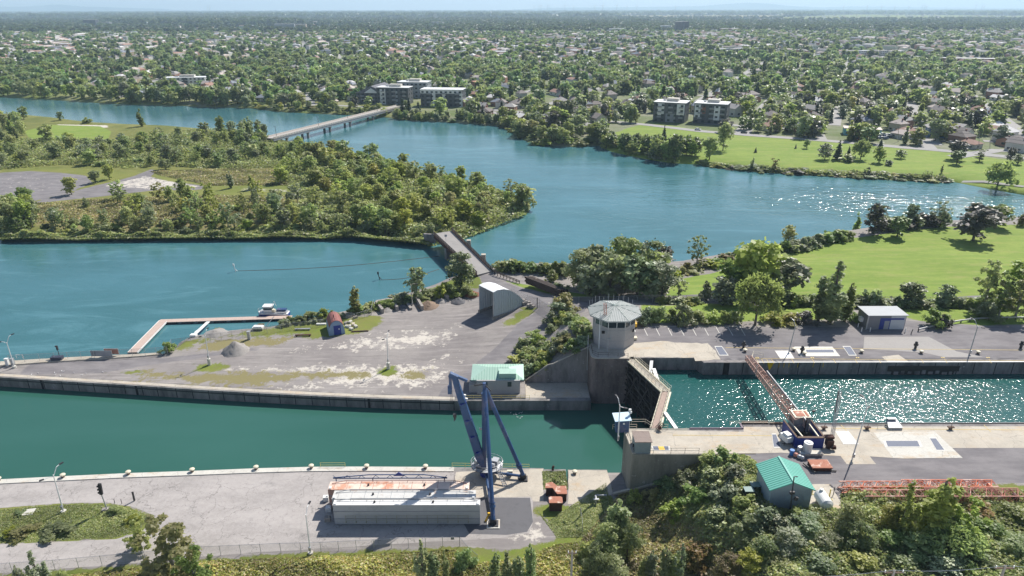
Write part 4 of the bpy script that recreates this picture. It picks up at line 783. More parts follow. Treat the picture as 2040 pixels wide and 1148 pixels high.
struct(sheet('pavement', pq([(1582, 691), (1658, 691), (1674, 710), (1594, 710)], 0), .03, M['line'])); plate([(1600, 697), (1664, 697), (1667, 703), (1602, 703)], 'long narrow floor grating set in cream paving on the far side', M['grate'])
# painted lines
m = MB()
def line(mb, a, b, w_=.14, z=.045):
    a, b = at(*a), at(*b); d = (b-a).normalized(); n_ = Vector((-d.y, d.x, 0))*w_/2; mb.add([(a-n_)+Vector((0, 0, z)), (b-n_)+Vector((0, 0, z)), (b+n_)+Vector((0, 0, z)), (a+n_)+Vector((0, 0, z))], [(0, 1, 2, 3)])
line(m, (1280, 650.5), (1475, 650.5), .16)
for i in range(9): line(m, (1281+24.1*i, 651), (1290+24.3*i, 669), .16)
struct(m.build('parking_lines', M['line']))
m = MB(); line(m, (1445, 693), (2040, 698)); line(m, (1500, 714.5), (2040, 719), .12); line(m, (1340, 867.5), (1560, 868.5)); line(m, (1660, 854), (2040, 857)); 
for px in (1507, 1517, 1527, 1537, 1577, 1618, 1660, 1703, 1750, 1835, 1882, 1970): line(m, (px, 716), (px+5, 724), .1)
for px in (1505, 1562, 1615, 1705, 1875, 1965): 
    for k in range(2): line(m, (px+k*4, 713), (px+k*4+2.5, 713), .5)
for px in (1675, 1960): line(m, (px, 847), (px+14, 861), .12)
struct(m.build('quay_markings', M['yline']))
# railings on near block
railing([(kx0-.4, BY1-.3, .02), (kx1+1.6, BY1-.3, .02)], 'cream railing beside the blue kiosk at the water edge', M['cream'])
railing([at(1258, 845, 0), at(1285, 845, 0), at(1301, 855, 0)], 'curving cream railing behind the grey shed', M['cream'])
railing([at(1310, 855, 0), at(1330, 855, 0)], 'short cream railing at the foot of the near gate leaf', M['cream'])
railing([(BX0+.7, BY0+.25, 0), (at(1337, 905).x, BY0+.25, 0), (at(1393, 905).x, BY0+.25, 0)], 'thin dark railing along the front edge of the lock block', M['dark'], step=2.6)
railing([(BX0+.35, BY0+.4, 0), (BX0+.0, BY1-2.6, 0)], 'dark railing along the left edge of the lock block', M['dark'])
railing([at(1453, 847, 0), at(1480, 846, 0), at(1540, 846, 0)], 'low railing with timber fenders left of the lattice boom', M['cream'], h=.8)
q = at(1309, 858, 0); tag(MB().lattice(q+Vector((0, 0, .1)), q+Vector((1.2, .5, 1.1)), .8, .5, 3, .05).tube(q+Vector((.2, 0, .6)), q+Vector((.7, 0, .6)), .35).build('gate_machine', M['rustdark']), 'rusty gate machinery at the foot of the near gate leaf', 'machinery')
# ---------------- ship arrestor boom with its blue pit walls
fb = thing('arrestor_boom', 'long rusty lattice ship arrestor boom lowered across the lock chamber', 'boom', (54, 108, 0))
e0 = at(1490, 717, .5); e1 = at(1592, 852, 2.0)
m = MB().lattice(e1, e0, 1.9, 1.6, 26, .11, w2=1.15); m.build('truss', M['pinkboom'], fb)
d_ = (e1-e0).normalized(); s_ = Vector((d_.y, -d_.x, 0)).normalized()
MB().bar(e0.lerp(e1, .3)-s_*.95+Vector((0, 0, 1.5)), e1-s_*.95+Vector((0, 0, 1.6)), .15, .3).build('chord', M['galv'], fb)
for t in (.28, .6): q = e0.lerp(e1, t)+s_*1.0; MB().tube(q, q+Vector((0, 0, 2.6)), .07, n=5).build('lamp_stem', M['galv'], fb)
pb = [at(1558, 835, 0), at(1586, 882, 0), at(1648, 876, 0), at(1612, 833, 0)]
pit = thing('blue_machinery_pit', 'blue steel walled pit that holds the arrestor boom counterweight', 'machinery pit', pb[1])
p0, p1, p2, p3 = pb; zh = 2.2
p0 = at(1558, 858, 0); p1 = at(1584, 893, 0); p2 = at(1638, 893, 0); p3 = at(1612, 858, 0)
MB().bar(p0+Vector((0, 0, zh/2)), p1+Vector((0, 0, zh/2)), .2, zh).build('side_wall', M['bluedark'], pit)
MB().bar(p1+Vector((0, 0, zh/2)), p2+Vector((0, 0, zh/2)), .2, zh).build('front_wall', M['bluedark'], pit)
MB().bar(p2+Vector((0, 0, zh/2)), p3+Vector((0, 0, zh/2)), .2, zh).build('side_wall', M['bluedark'], pit)
MB().prism([(p0.x+.2, p0.y), (p1.x+.1, p1.y+.2), (p2.x-.1, p2.y+.2), (p3.x, p3.y)], .05, .12).build('floor', M['black'], pit)
MB().bar(p1+Vector((0, 0, zh+.07)), p2+Vector((0, 0, zh+.07)), .5, .12).bar(p0+Vector((0, 0, zh+.07)), p1+Vector((0, 0, zh+.07)), .3, .12).bar(p2+Vector((0, 0, zh+.07)), p3+Vector((0, 0, zh+.07)), .3, .12).build('rim', M['wood'], pit)
MB().bar(p0+Vector((.9, 0, zh)), p1+Vector((1.1, 0, zh)), .2, .25).build('beam', M['cream'], pit); MB().bar(p3+Vector((-.9, 0, zh)), p2+Vector((-.9, 0, zh)), .2, .25).build('beam', M['cream'], pit)
cwt = thing('counterweight', 'large brown-topped concrete counterweight at the root of the lattice boom', 'counterweight', e1)
ca, cb_ = at(1583, 829, 3.6), at(1614, 829, 3.6); MB().b0(ca.x, cb_.x, ca.y-.4, ca.y+1.9, .5, 3.5).build('block', M['wall'], cwt)
MB().b0(ca.x-.08, cb_.x+.08, ca.y-.5, ca.y+2., 3.5, 3.62).build('top_plate', M['cream'], cwt); MB().b0(ca.x+.3, ca.x+1.9, ca.y-.2, ca.y+1.6, 3.62, 3.7).build('panel', M['rust'], cwt); MB().b0(ca.x+2.2, cb_.x-.2, ca.y-.2, ca.y+1.6, 3.62, 3.7).build('panel', M['rust'], cwt); MB().b0(ca.x+1.95, ca.x+2.15, ca.y-.5, ca.y-.4, .5, 3.6).build('strap', M['rustdark'], cwt)
q = at(1568, 884, 0); g = thing('generator', 'white boxed generator on a frame left of the blue pit wall', 'generator', q)
MB().box(q+Vector((-.1, .3, 1.15)), (1.5, 2.0, 1.0), rz=.35).box(q+Vector((-.1, .3, 1.8)), (1.0, 1.3, .4), rz=.35).build('housing', M['white'], g)
m = MB(); [m.tube(q+Vector((dx, dy, 0)), q+Vector((dx, dy, .7)), .06, n=5) for dx, dy in ((-.8, -.6), (.6, -.8), (.8, 1.1), (-.6, 1.2))]; m.bar(q+Vector((-1.3, -.8, .6)), q+Vector((.3, -1, .6)), .1, .1); m.build('frame', M['dark'], g)
q = at(1577, 906, 0); tag(MB().tube(q, q+Vector((0, 0, .95)), .38, n=12).tube(q+Vector((0, 0, .95)), q+Vector((0, 0, 1.0)), .4, n=12).build('blue_drum', paint('drum_blue', srgb('#3a78c0'), .1)), 'small blue drum standing before the blue pit', 'drum')
q = at(1609, 905, 0); hy = thing('hydraulic_unit', 'white tank and pump skid in front of the blue pit', 'pump unit', q)
MB().box(q+Vector((.4, 0, .55)), (3.9, 1.6, .15)).box(q+Vector((.4, 0, .25)), (3.6, 1.4, .4)).build('skid', M['concpale'], hy)
MB().tube(q+Vector((-.1, .2, .6)), q+Vector((-.1, .2, 2.3)), .75, n=16).tube(q+Vector((-.1, .2, 2.3)), q+Vector((-.1, .2, 2.45)), .5, .3, n=16).build('tank', M['white'], hy)
MB().box(q+Vector((-1.4, .2, 1.)), (.7, .6, .9), rz=.4).tube(q+Vector((-1.7, -.5, .6)), q+Vector((-.9, -.8, .6)), .3, n=10).build('pump', M['galv'], hy)
for dx, dy in ((-2.4, -.7), (-1.6, -1.5), (-2.0, -1.2)): q2 = q+Vector((dx, dy, .35)); tag(MB().ball(q2, .42).tube(q2, q2+Vector((.4, .1, .2)), .2).build('valve', M['galv'] if dx > -2.3 else M['red']), 'grey valve on the ground left of the white tank skid' if dx > -2.3 else 'red-painted valve by the blue drum', 'valve', 'valves by the tank skid' if dx > -2.3 else None)
q = at(1632, 932, 0); rp_ = thing('rusty_sled', 'rusty steel sled with a flat orange-brown deck on the asphalt', 'sled', q)
MB().box(q+Vector((0, 0, .75)), (3.4, 2.3, .18)).build('deck', M['rust'], rp_); MB().box(q+Vector((0, 0, .35)), (3.2, 2.1, .6)).build('box', M['rustdark'], rp_); MB().bar(q+Vector((-2.4, .9, .3)), q+Vector((-1.4, -1.6, .3)), .15, .2).bar(q+Vector((1.4, -1, .2)), q+Vector((2.4, -1.1, .2)), .15, .2).build('runner', M['dark'], rp_)
q = at(1650, 893, 0); tag(MB().box(q+Vector((0, 0, 1.2)), (1.2, 1, 1.1)).box(q+Vector((0, .4, 2.1)), (1.5, .9, .4)).tube(q, q+Vector((0, 0, .7)), .4).tube(q+Vector((.2, -.6, .6)), q+Vector((.9, -.6, .6)), .4).build('engine', M['rustdark']), 'dark rusty engine block at the right end of the blue pit', 'engine')
q = at(1655, 872, 0); tp = aty(1671, 780, q.y); am = thing('antenna_mast', 'dark slender lattice antenna mast behind the machinery pit', 'mast', q)
MB().lattice(q, tp, .45, .45, 16, .04).build('lattice', M['galv'], am); MB().tube(q.lerp(tp, .55)+Vector((.1, .1, 0)), tp, .1, n=5).build('cable_run', M['dark'], am); MB().tube(tp, tp+Vector((0, 0, 1)), .04).ball(tp+Vector((0, 0, .9)), .15).build('aerial', M['white'], am)
q = at(1616, 848, 0); tag(MB().tube(q, aty(1621, 820, q.y), .07).box(aty(1621, 819, q.y), (.5, .3, .3)).build('light_post', M['dark']), 'short dark post with a white lamp behind the counterweight', 'post')
# ---------------- teal shed, tank, transformers, lattice booms
q0, q1 = at(1528, 1018, 0), at(1605, 1018, 0); za = 4.1
ts = thing('teal_roof_shed', 'grey-blue metal shed with a bright teal gable roof beside the propane tank', 'shed', q0)
el, er = at(1530, 971, za), at(1621, 971, za); sx0, sx1, sy0 = el.x+.35, er.x-.35, q0.y; sy1 = at(1513, 926, za).y-.2; xm = (sx0+sx1)/2; zr = za+1.35
MB().ext([(-(sx1-sx0)/2, 0), ((sx1-sx0)/2, 0), ((sx1-sx0)/2, za-.05), (0, zr-.1), (-(sx1-sx0)/2, za-.05)], (xm, sy0, 0), (xm, sy1, 0)).build('wall', M['siding'], ts)
hw = (sx1-sx0)/2+.35; m = MB(); m.ext([(-hw, za-.12), (0, zr), (hw, za-.12), (hw, za+.02), (0, zr+.16), (-hw, za+.02)], (xm, sy0-.35, 0), (xm, sy1+.35, 0)); rf = m.build('roof', M['tealroof'], ts)
m = MB(); k = sy0-.3
while k < sy1+.3:
    for s_ in (-1, 1): m.bar((xm+s_*hw, k, za+.04), (xm, k, zr+.17), .05, .04)
    k += .45
m.build('seam', paint('teal_seam', srgb('#3d9c86'), .1), rf)
MB().bar((xm, sy0-.36, zr+.2), (xm, sy1+.36, zr+.2), .3, .06).build('ridge_cap', M['tealroof'], rf)
m = MB(); 
for i in range(22): x = sx0+.15+i*(sx1-sx0-.3)/21; m.b0(x-.02, x+.02, sy0-.03, sy0+.01, .1, za-.1)
m.build('wall_rib', M['grey'], ts)
for px in (1567, 1583, 1603): x = at(px, 985, 2.6).x; MB().b0(x-.42, x+.42, sy0-.06, sy0+.02, 2.1, 2.9).build('window', M['siding'] if 1 else M['white'], ts)
q = at(1566, 1022, 0); tp = aty(1582, 950, q.y-1.2); q.y -= 1.2; tag(MB().tube(Vector((q.x, q.y, 0)), tp, .11, .09).bar(tp, tp+Vector((.5, -.1, .1)), .12, .1).box(Vector((q.x, q.y, 0)).lerp(tp, .62), (.7, .3, .45)).box(Vector((q.x, q.y, 0)).lerp(tp, .5)+Vector((.6, -.2, 0)), (.5, .3, .6), ry=.4).build('lamp_pole', M['dark']), 'dark lamp pole standing against the gable of the teal-roofed shed', 'lamp post')
a, b = at(1633, 985, 1.3), at(1648, 1007, 1.3); pt = thing('propane_tank', 'white propane tank on saddles with cream bollards beside the teal-roofed shed', 'tank', a)
m = MB().tube(a, b, .95, n=20); dd = (b-a).normalized()
m.tube(a, a-dd*.35, .95, .6, n=20).tube(b, b+dd*.35, .95, .6, n=20).tube(a-dd*.35, a-dd*.5, .6, .1, n=20).tube(b+dd*.35, b+dd*.5, .6, .1, n=20); m.build('vessel', M['white'], pt, smooth=False)
for t in (.15, .8): k = a.lerp(b, t); MB().box(Vector((k.x, k.y, .25)), (1.2, .3, .7)).build('saddle', M['concpale'], pt)
k = a.lerp(b, .1); MB().tube(k+Vector((0, 0, .8)), k+Vector((0, 0, 1.25)), .28).build('dome', M['white'], pt)
struct(sheet('pavement', pq([(1611, 965), (1655, 965), (1686, 1022), (1640, 1026), (1606, 1022)], 0), .035, M['conc']))
for px, py in ((1617, 985), (1654, 1010), (1652, 990)): k = at(px, py, 0); tag(MB().tube(k, k+Vector((0, 0, 1.5)), .1).build('bollard', M['yellow']), 'slim cream guard post round the white propane tank', 'bollard', 'guard posts of the propane tank')
k = at(1617, 985, 1.2); tag(MB().tube(k, k+Vector((2.2, -.2, 0)), .07).build('pipe', M['yellow']), 'cream gas pipe between the shed and the propane tank', 'pipe')
for px, py, lb in ((1484, 998, 'dark green electrical cabinet left of the teal-roofed shed, nearest the camera'), (1497, 988, 'dark green electrical cabinet behind another one beside the teal-roofed shed')):
    k = at(px, py, 0); t_ = thing('transformer_box', lb, 'electrical box', k, 'electrical boxes by the shed'); MB().box(k+Vector((.6, .6, .85)), (1.35, 1.1, 1.7)).build('cabinet', paint('dark_green', srgb('#2a3836'), .2), t_); MB().box(k+Vector((.6, .6, 1.76)), (1.5, 1.25, .12)).build('lid', paint('lid_green', srgb('#6a8480'), .2), t_)
tag(MB().box(at(1625, 1028, .15), (2.1, 1.1, .25)).box(at(1625, 1028, .35), (1.9, .1, .15)).build('concrete_pad', M['concpale']), 'pale concrete pad in front of the propane tank', 'pad')
for (xa, xb, y, w_, h_, n_, mt, lb, side) in ((1672, 1978, 976, 1.3, 1.2, 24, 'orange', 'long orange-red lattice crane boom lying on the grass, the farther one', 0), (1716, 2030, 996, 1.5, 1.35, 24, 'red', 'long faded red lattice crane boom lying on the grass, the nearer one', 0)):
    a, b = at(xa, y, .3), at(xb, y, .3); t_ = thing('lattice_boom', lb, 'crane boom', a, 'crane booms lying beside the road'); a.z = b.z = .25
    MB().lattice(a, b, w_, h_, n_, .1).build('truss', M[mt], t_); MB().lattice(a+Vector((0, -.05, 0))+Vector((10, 0, 0)), b+Vector((0, -.05, 0)), w_*1.3, h_*1.15, n_//2, .09).build('outer_section', M[mt], t_)
    MB().b0(b.x-.9, b.x-.5, b.y-.5, b.y+.5, .2, 1.3).build('foot_plate', M['orange'] if mt == 'orange' else M['rustdark'], t_)
    for tt in (.02, .35, .7, .97): k = a.lerp(b, tt); MB().b0(k.x-.12, k.x+.12, k.y-.9, k.y+.9, .02, .24).build('support', M['wood'], t_)
q = at(1717, 1000, 0); tag(MB().tube(q+Vector((0, 0, .4)), q+Vector((1.3, .2, .4)), .4, n=12).tube(q+Vector((.4, 0, .5)), q+Vector((.9, 0, 1.2)), .2, n=10).build('hoist_block', M['galv']), 'pale grey hoist block at the left end of the nearer red boom', 'block')
q = at(1660, 986, 0); tag(MB().tube(q, q+Vector((0, 0, 1.6)), .06).bar(q+Vector((-.3, 0, .9)), q+Vector((.6, 0, 1.3)), .05, .05).build('post', M['dark']), 'small dark post on the grass at the left end of the booms', 'post')
# ---------------- grey building on the far plateau
q0, q1 = at(1726, 656.5, 0), at(1803, 658.5, 0); gh = thing('grey_building', 'flat-roofed grey building with a blue door on the far side of the lock', 'building', q0)
zt = aty(1731, 628, q0.y).z; bx0, bx1, by0 = q0.x, q1.x, q0.y; by1 = at(1708, 610, zt).y-.3
MB().b0(bx0, bx1, by0, by1, -.1, zt-.15).build('wall', paint('building_grey', srgb('#77787c'), .15), gh); MB().b0(bx0-.35, bx1+.35, by0-.3, by1+.3, zt-.15, zt).build('roof', paint('pale_roof', srgb('#94989c'), .2, .6, scale=.3), gh)
k = (bx1-bx0); MB().b0(bx0+k*.32, bx0+k*.60, by0-.05, by0, .05, 2.9).build('blue_panel', M['bluedark'], gh); MB().b0(bx0+k*.60, bx1-.15, by0-.04, by0, .05, zt-.2).build('white_panel', paint('panel_white', srgb('#b8bcc0'), .1), gh); MB().b0(bx0+k*.32, bx0+k*.95, by0-.08, by0-.05, 2.55, 3.0).build('fascia', M['bluedark'], gh)
MB().b0(bx0+k*.44, bx0+k*.575, by0-.08, by0-.03, .05, 2.3).build('door', M['grey'], gh); MB().b0(bx0-.25, bx0+.05, by0-.1, by0+.1, 0, zt-.15).build('downpipe', M['galv'], gh); MB().box((bx0-.4, by1-2.5, 1.6), (.7, 1.2, 1.1)).build('air_conditioner', M['white'], gh)
for px, py in ((1709, 652), (1716, 661), (1733, 661), (1803, 662)): k = at(px, py, 0); tag(MB().tube(k, k+Vector((0, 0, 1.1)), .1).build('bollard', M['white']), 'white guard post around the flat-roofed grey building', 'bollard', 'guard posts of the grey building')
q = at(1815, 665, 0); tag(MB().tube(q, q+Vector((.2, 0, 1.2)), .1).build('post', M['dark']), 'leaning dark post between the grey building and the guardrail', 'post')
gp = [at(x, y, 0) for x, y in ((1830, 661), (1850, 656), (1880, 649), (1915, 643), (1950, 639), (1990, 637), (2040, 637), (2120, 638))]
gr = thing('guardrail', 'curving steel guardrail on timber posts behind the far asphalt', 'guardrail', gp[0])
m = MB(); [m.bar(a+Vector((0, 0, .65)), b+Vector((0, 0, .65)), .12, .35) for a, b in zip(gp, gp[1:])]; m.build('beam', M['galv'], gr)
for a, b in zip(gp, gp[1:]):
    n_ = max(1, int((b-a).length/2)); 
    for i in range(n_): k = a.lerp(b, i/n_); MB().b0(k.x-.1, k.x+.1, k.y+.05, k.y+.3, 0, .8).build('post', M['darkwood'], gr)
# ---------------- arched salt shed
z0 = yardL.snap(983, 637).z; A_, B_, C_ = at(955, 622, z0), at(983, 637, z0), at(1040, 608, z0)
wd = (B_-A_); dp = Vector((-wd.y, wd.x, 0)).normalized()*12.2; wd = Vector((dp.y, -dp.x, 0)).normalized()*wd.length*.97; A_ = B_-wd
hs = (aty(983, 580, B_.y).z-z0)*.95; ss = thing('salt_shed', 'tall white corrugated storage shed with a quarter-round roof and open front', 'shed', B_)
prof = [(t, z) for t, z in [(0, hs), (.12, hs*1.035), (.3, hs*1.0), (.46, hs*.9), (.6, hs*.76), (.74, hs*.58), (.86, hs*.38), (.95, hs*.2), (1, hs*.12)]]
corr = paint('corrugated_cladding', srgb('#b4bec4'), .2, .5)
def corr_wall(o, flip):
    m = MB(); n = 30
    for i in range(n):
        t0, t1 = i/n, (i+1)/n; z_a, z_b = np.interp(t0, [p[0] for p in prof], [p[1] for p in prof]), np.interp(t1, [p[0] for p in prof], [p[1] for p in prof])
        off = wd.normalized()*(.06 if i % 2 else -.06)*(1 if flip else -1); a = o+dp*t0+off; b = o+dp*t1+off; t_ = wd.normalized()*.1
        m.add([a+Vector((0, 0, .9)), b+Vector((0, 0, .9)), b+Vector((0, 0, z_b)), a+Vector((0, 0, z_a)), a+t_+Vector((0, 0, .9)), b+t_+Vector((0, 0, .9)), b+t_+Vector((0, 0, z_b)), a+t_+Vector((0, 0, z_a))], [(0, 1, 2, 3), (7, 6, 5, 4), (0, 3, 7, 4), (1, 5, 6, 2), (3, 2, 6, 7)])
    return m
corr_wall(B_, True).build('side_wall', corr, ss); corr_wall(A_, False).build('side_wall', corr, ss)
m = MB()
for (t0, za_), (t1, zb_) in zip(prof, prof[1:]): m.add([A_+dp*t0-wd*.03+Vector((0, 0, za_)), B_+dp*t0+wd*.03+Vector((0, 0, za_)), B_+dp*t1+wd*.03+Vector((0, 0, zb_)), A_+dp*t1-wd*.03+Vector((0, 0, zb_)), A_+dp*t0-wd*.03+Vector((0, 0, za_+.12)), B_+dp*t0+wd*.03+Vector((0, 0, za_+.12)), B_+dp*t1+wd*.03+Vector((0, 0, zb_+.12)), A_+dp*t1-wd*.03+Vector((0, 0, zb_+.12))], [(3, 2, 1, 0), (4, 5, 6, 7), (0, 1, 5, 4), (2, 3, 7, 6), (1, 2, 6, 5), (3, 0, 4, 7)])
m.build('roof', paint('white_sheet_roof', (.74, .75, .76), .08, .4), ss)
MB().bar(B_-dp*.03+Vector((0, 0, .3)), B_+dp*1.1+Vector((0, 0, .3)), .7, 1.2).bar(A_-dp*.03+Vector((0, 0, .3)), A_+dp*1.1+Vector((0, 0, .3)), .7, 1.2).build('foundation', M['block'], ss)
for o in (A_, B_): MB().bar(o+Vector((0, 0, .9)), o+Vector((0, 0, hs)), .25, .25).build('corner_post', M['galv'], ss)
ms_ = MB(); k = A_+wd*.5+dp*.55; ms_.ball(k+Vector((0, 0, .2)), 1.9, .6); ms_.ball(k+dp*.12+wd*.1, 1.6, .9); tag(ms_.build('salt_pile', M['block']), 'dark heap of material stored inside the open corrugated shed', 'heap')
# ---------------- quonset hut
z0 = yardL.snap(670, 668).z; a, b = at(656, 670, z0), at(688, 665, z0); wd = b-a; dp = Vector((-wd.y, wd.x, 0)).normalized()*6.3; r_ = wd.length/2
qh = thing('quonset_hut', 'small half-round hut with a rusty red roof and blue double doors', 'hut', a); c0 = (a+b)/2; hh = aty(672, 640, c0.y).z-z0; ang = np.linspace(0, math.pi, 13)
pr = [(-math.cos(t)*r_, (math.sin(t)**.8)*hh) for t in ang]
MB().ext([(-u, z) for u, z in pr], c0+Vector((0, 0, 0)), c0+dp).build('wall', paint('hut_blue_grey', srgb('#8098b0'), .2), qh)
m = MB(); ins = pr[2:-2]
for (u0, z0_), (u1, z1_) in zip(ins, ins[1:]): 
    w_ = wd.normalized(); P_ = lambda o, u, z, s=1.03: o+w_*u*s+Vector((0, 0, z*s+.02)); m.add([P_(c0+dp*.01, u0, z0_), P_(c0+dp*.01, u1, z1_), P_(c0+dp*1.02, u1, z1_), P_(c0+dp*1.02, u0, z0_)], [(0, 1, 2, 3)])
m.build('roof', paint('rusty_red_roof', srgb('#86534c'), .4, .7, stain=srgb('#4a3430'), stamt=.1), qh)
w_ = wd.normalized(); n_ = dp.normalized(); k = c0+w_*.15-n_*.04
MB().add([k-w_*.95+Vector((0, 0, .05)), k+w_*.95+Vector((0, 0, .05)), k+w_*.95+Vector((0, 0, hh*.68)), k-w_*.95+Vector((0, 0, hh*.68))], [(0, 1, 2, 3)]).build('door', M['bluedark'], qh)
MB().add([k+w_*.3-n_*.02+Vector((0, 0, 1.5)), k+w_*.6-n_*.02+Vector((0, 0, 1.5)), k+w_*.6-n_*.02+Vector((0, 0, 1.85)), k+w_*.3-n_*.02+Vector((0, 0, 1.85))], [(0, 1, 2, 3)]).build('notice', M['white'], qh)
k = c0+dp*.4-w_*.3+Vector((0, 0, hh)); MB().tube(k, k+Vector((0, 0, .9)), .12).build('chimney', M['dark'], qh)
# ---------------- yard clutter
def block_at(px, py, d, rz, lb, mat='block', grp=None, dz=0): q = yardL.snap(px, py); return tag(MB().box(q+Vector((0, 0, d[2]/2+dz-.03)), d, rz=rz).box(q+Vector((0, 0, d[2]+dz)), (d[0]*.5, d[1]*.3, .08), rz=rz).build('concrete_block', M[mat]), lb, 'concrete block', grp)
for i, (px, py) in enumerate(((696, 632), (703, 630), (708, 634), (690, 645), (698, 643), (704, 648), (697, 652), (709, 652), (700, 657), (692, 652))): block_at(px, py, (1.2, .7, .6), .1+i*.3, 'pale concrete block piled right of the rusty-roofed hut', 'concpale' if i > 3 else 'block', 'concrete blocks piled by the hut')
q = yardL.snap(717, 661); tag(MB().box(q+Vector((0, 0, .15)), (4.6, .35, .28), rz=.09).box(q+Vector((0, 0, .32)), (4.2, .12, .08), rz=.09).build('beam', M['wood']), 'long low timber beam lying in front of the block pile', 'beam')
for (px, py, c_, lb) in ((603, 658, 'grey', 'dark grey steel girder lying on the grass, the farther one'), (604, 670, 'rustdark', 'rusty beam raised on short legs, the nearer of the two')):
    q = yardL.snap(px, py); m = MB().box(q+Vector((0, 0, .45)), (4.2, .5, .12), rz=.06).box(q+Vector((0, 0, .3)), (4.2, .1, .3), rz=.06)
    for dx in (-1.7, 1.7): m.box(q+Vector((dx, 0, .12)), (.25, .6, .3))
    tag(m.build('steel_beam', M[c_]), lb, 'beam')
tag(MB().box(yardL.snap(640, 647)+Vector((0, 0, .2)), (2.6, .7, .35), rz=.06).build('white_slab', M['white']), 'white slab lying by the fence left of the hut', 'slab')
# block bays
def bay(pts, lb, h=1.5, n=2):
    P_ = [yardL.snap(*p) for p in pts]; r = thing('block_bay', lb, 'storage bay', P_[0])
    for a, b in zip(P_, P_[1:]):
        L_ = (b-a).length; m_ = max(1, round(L_/1.5))
        for i in range(m_):
            for k in range(n):
                c = a.lerp(b, (i+.5)/m_); rz = math.atan2(b.y-a.y, b.x-a.x); MB().box(c+Vector((0, 0, .35+.72*k)), (L_/m_-.06, .75, .7), rz=rz+rng.normal(0, .02)).build('block', M['block'], r)
    return r
bay([(763, 625), (750, 608), (777, 603), (781, 604), (792, 620)], 'open concrete block bay with rubble, left of the lamp post')
bay([(781, 604), (806, 600), (819, 618)], 'concrete block bay beside the dead vine, immediately left of the pole', n=1)
bay([(842, 619), (826, 592), (868, 584), (893, 598)], 'larger concrete block bay filled with brown brush, right of the pole')
def heap(px, py, r, h, mat, lb, seed=0, cat='heap', sy=1.):
    q = yardL.snap(px, py); R2 = np.random.default_rng(seed); m = MB(); n, k = 22, 7; vs = [q+Vector((0, 0, h))]
    for j in range(1, k+1):
        for i in range(n): t = j/k; rr = r*t*(1+R2.normal(0, .05)); a = 2*math.pi*i/n; vs.append(q+Vector((rr*math.cos(a), rr*math.sin(a)*sy, max(-.1, h*(1-t)**1.1+R2.normal(0, .07*h)*(t < 1)) if t < 1 else -.15)))
    f = [(0, 1+i, 1+(i+1) % n) for i in range(n)]
    for j in range(k-1): f += [(1+j*n+i, 1+(j+1)*n+i, 1+(j+1)*n+(i+1) % n, 1+j*n+(i+1) % n) for i in range(n)]
    m.add(vs, f); return tag(m.build('heap', mat, smooth=True), lb, cat)
grav = concrete('gravel_heap', (.30, .28, .26), (.17, .155, .14), crack=False, sc_=2.); brush = concrete('brush_heap', (.24, .17, .12), (.1, .07, .05), crack=False, sc_=3.)
heap(470, 700, 3.6, 3.0, grav, 'tall grey gravel heap near the fenced slip', 1); heap(430, 665, 3.4, 1.1, grav, 'low grey gravel mound beside the floating dock', 2); heap(914, 601, 2.4, 1.3, M['asph'], 'small dark gravel heap near the corrugated shed', 3)
heap(853, 610, 3.4, 1.7, brush, 'brown heap of brush inside the large block bay', 4); heap(880, 600, 2.2, .9, grav, 'pale rubble heap inside the large block bay', 5); heap(772, 618, 2, .8, grav, 'rubble heap inside the left block bay', 6); heap(800, 612, 2, .8, M['asph'], 'dark heap in the bay left of the pole', 7)
heap(945, 588, 3., 1.2, paint('rusty_scrap', srgb('#7c4e3c'), .6, .9, stain=srgb('#b08068'), stamt=.2, scale=3), 'heap of rusty chain and scrap behind the corrugated shed', 8, sy=.7)
q = yardL.snap(515, 657); cb2 = thing('workboat_cradle', 'small white work punt with a slim mast standing on the bank by the dock', 'boat', q)
MB().box(q+Vector((0, 0, .7)), (2.8, 1.6, .5)).box(q+Vector((0, 0, 1.05)), (2.2, 1.2, .25)).build('hull', M['white'], cb2); MB().tube(q+Vector((1.6, 0, .3)), q+Vector((3.6, 3, 2.6)), .09).build('gangway', M['galv'], cb2); MB().b0(q.x-1.3, q.x+1.3, q.y-.8, q.y-.6, q.z, q.z+.5).build('cradle', M['dark'], cb2)
tag(MB().box(yardL.snap(497, 676)+Vector((0, 0, 1.1)), (.7, .7, 2.2)).box(yardL.snap(497, 676)+Vector((0, 0, 2.25)), (.9, .8, .15)).build('utility_cabinet', M['galv']), 'tall grey utility cabinet right of the gravel heap', 'cabinet')
# timber stack
q0 = yardL.snap(1078, 583); q1 = yardL.snap(1128, 590)
ax = (at(1125, 586, -5)-at(1050, 566, -6)); a0 = yardL.snap(1050, 572); a1 = yardL.snap(1122, 592); a1.z = a0.z = max(a0.z, a1.z)
tp = thing('timber_stack', 'stack of long dark squared timbers beside the bend of the road', 'timber stack', a0); dd = (a1-a0); dd.normalize(); sd_ = Vector((-dd.y, dd.x, 0))
for k in range(4):
    for i in range(5):
        if k == 3 and i > 2: continue
        o = sd_*(i*.62-.4)+Vector((0, 0, .3+k*.52)); s2 = rng.uniform(-.5, .5); MB().bar(a0+o+dd*s2, a1+o+dd*s2, .52, .46).build('timber', M['darkwood'], tp)
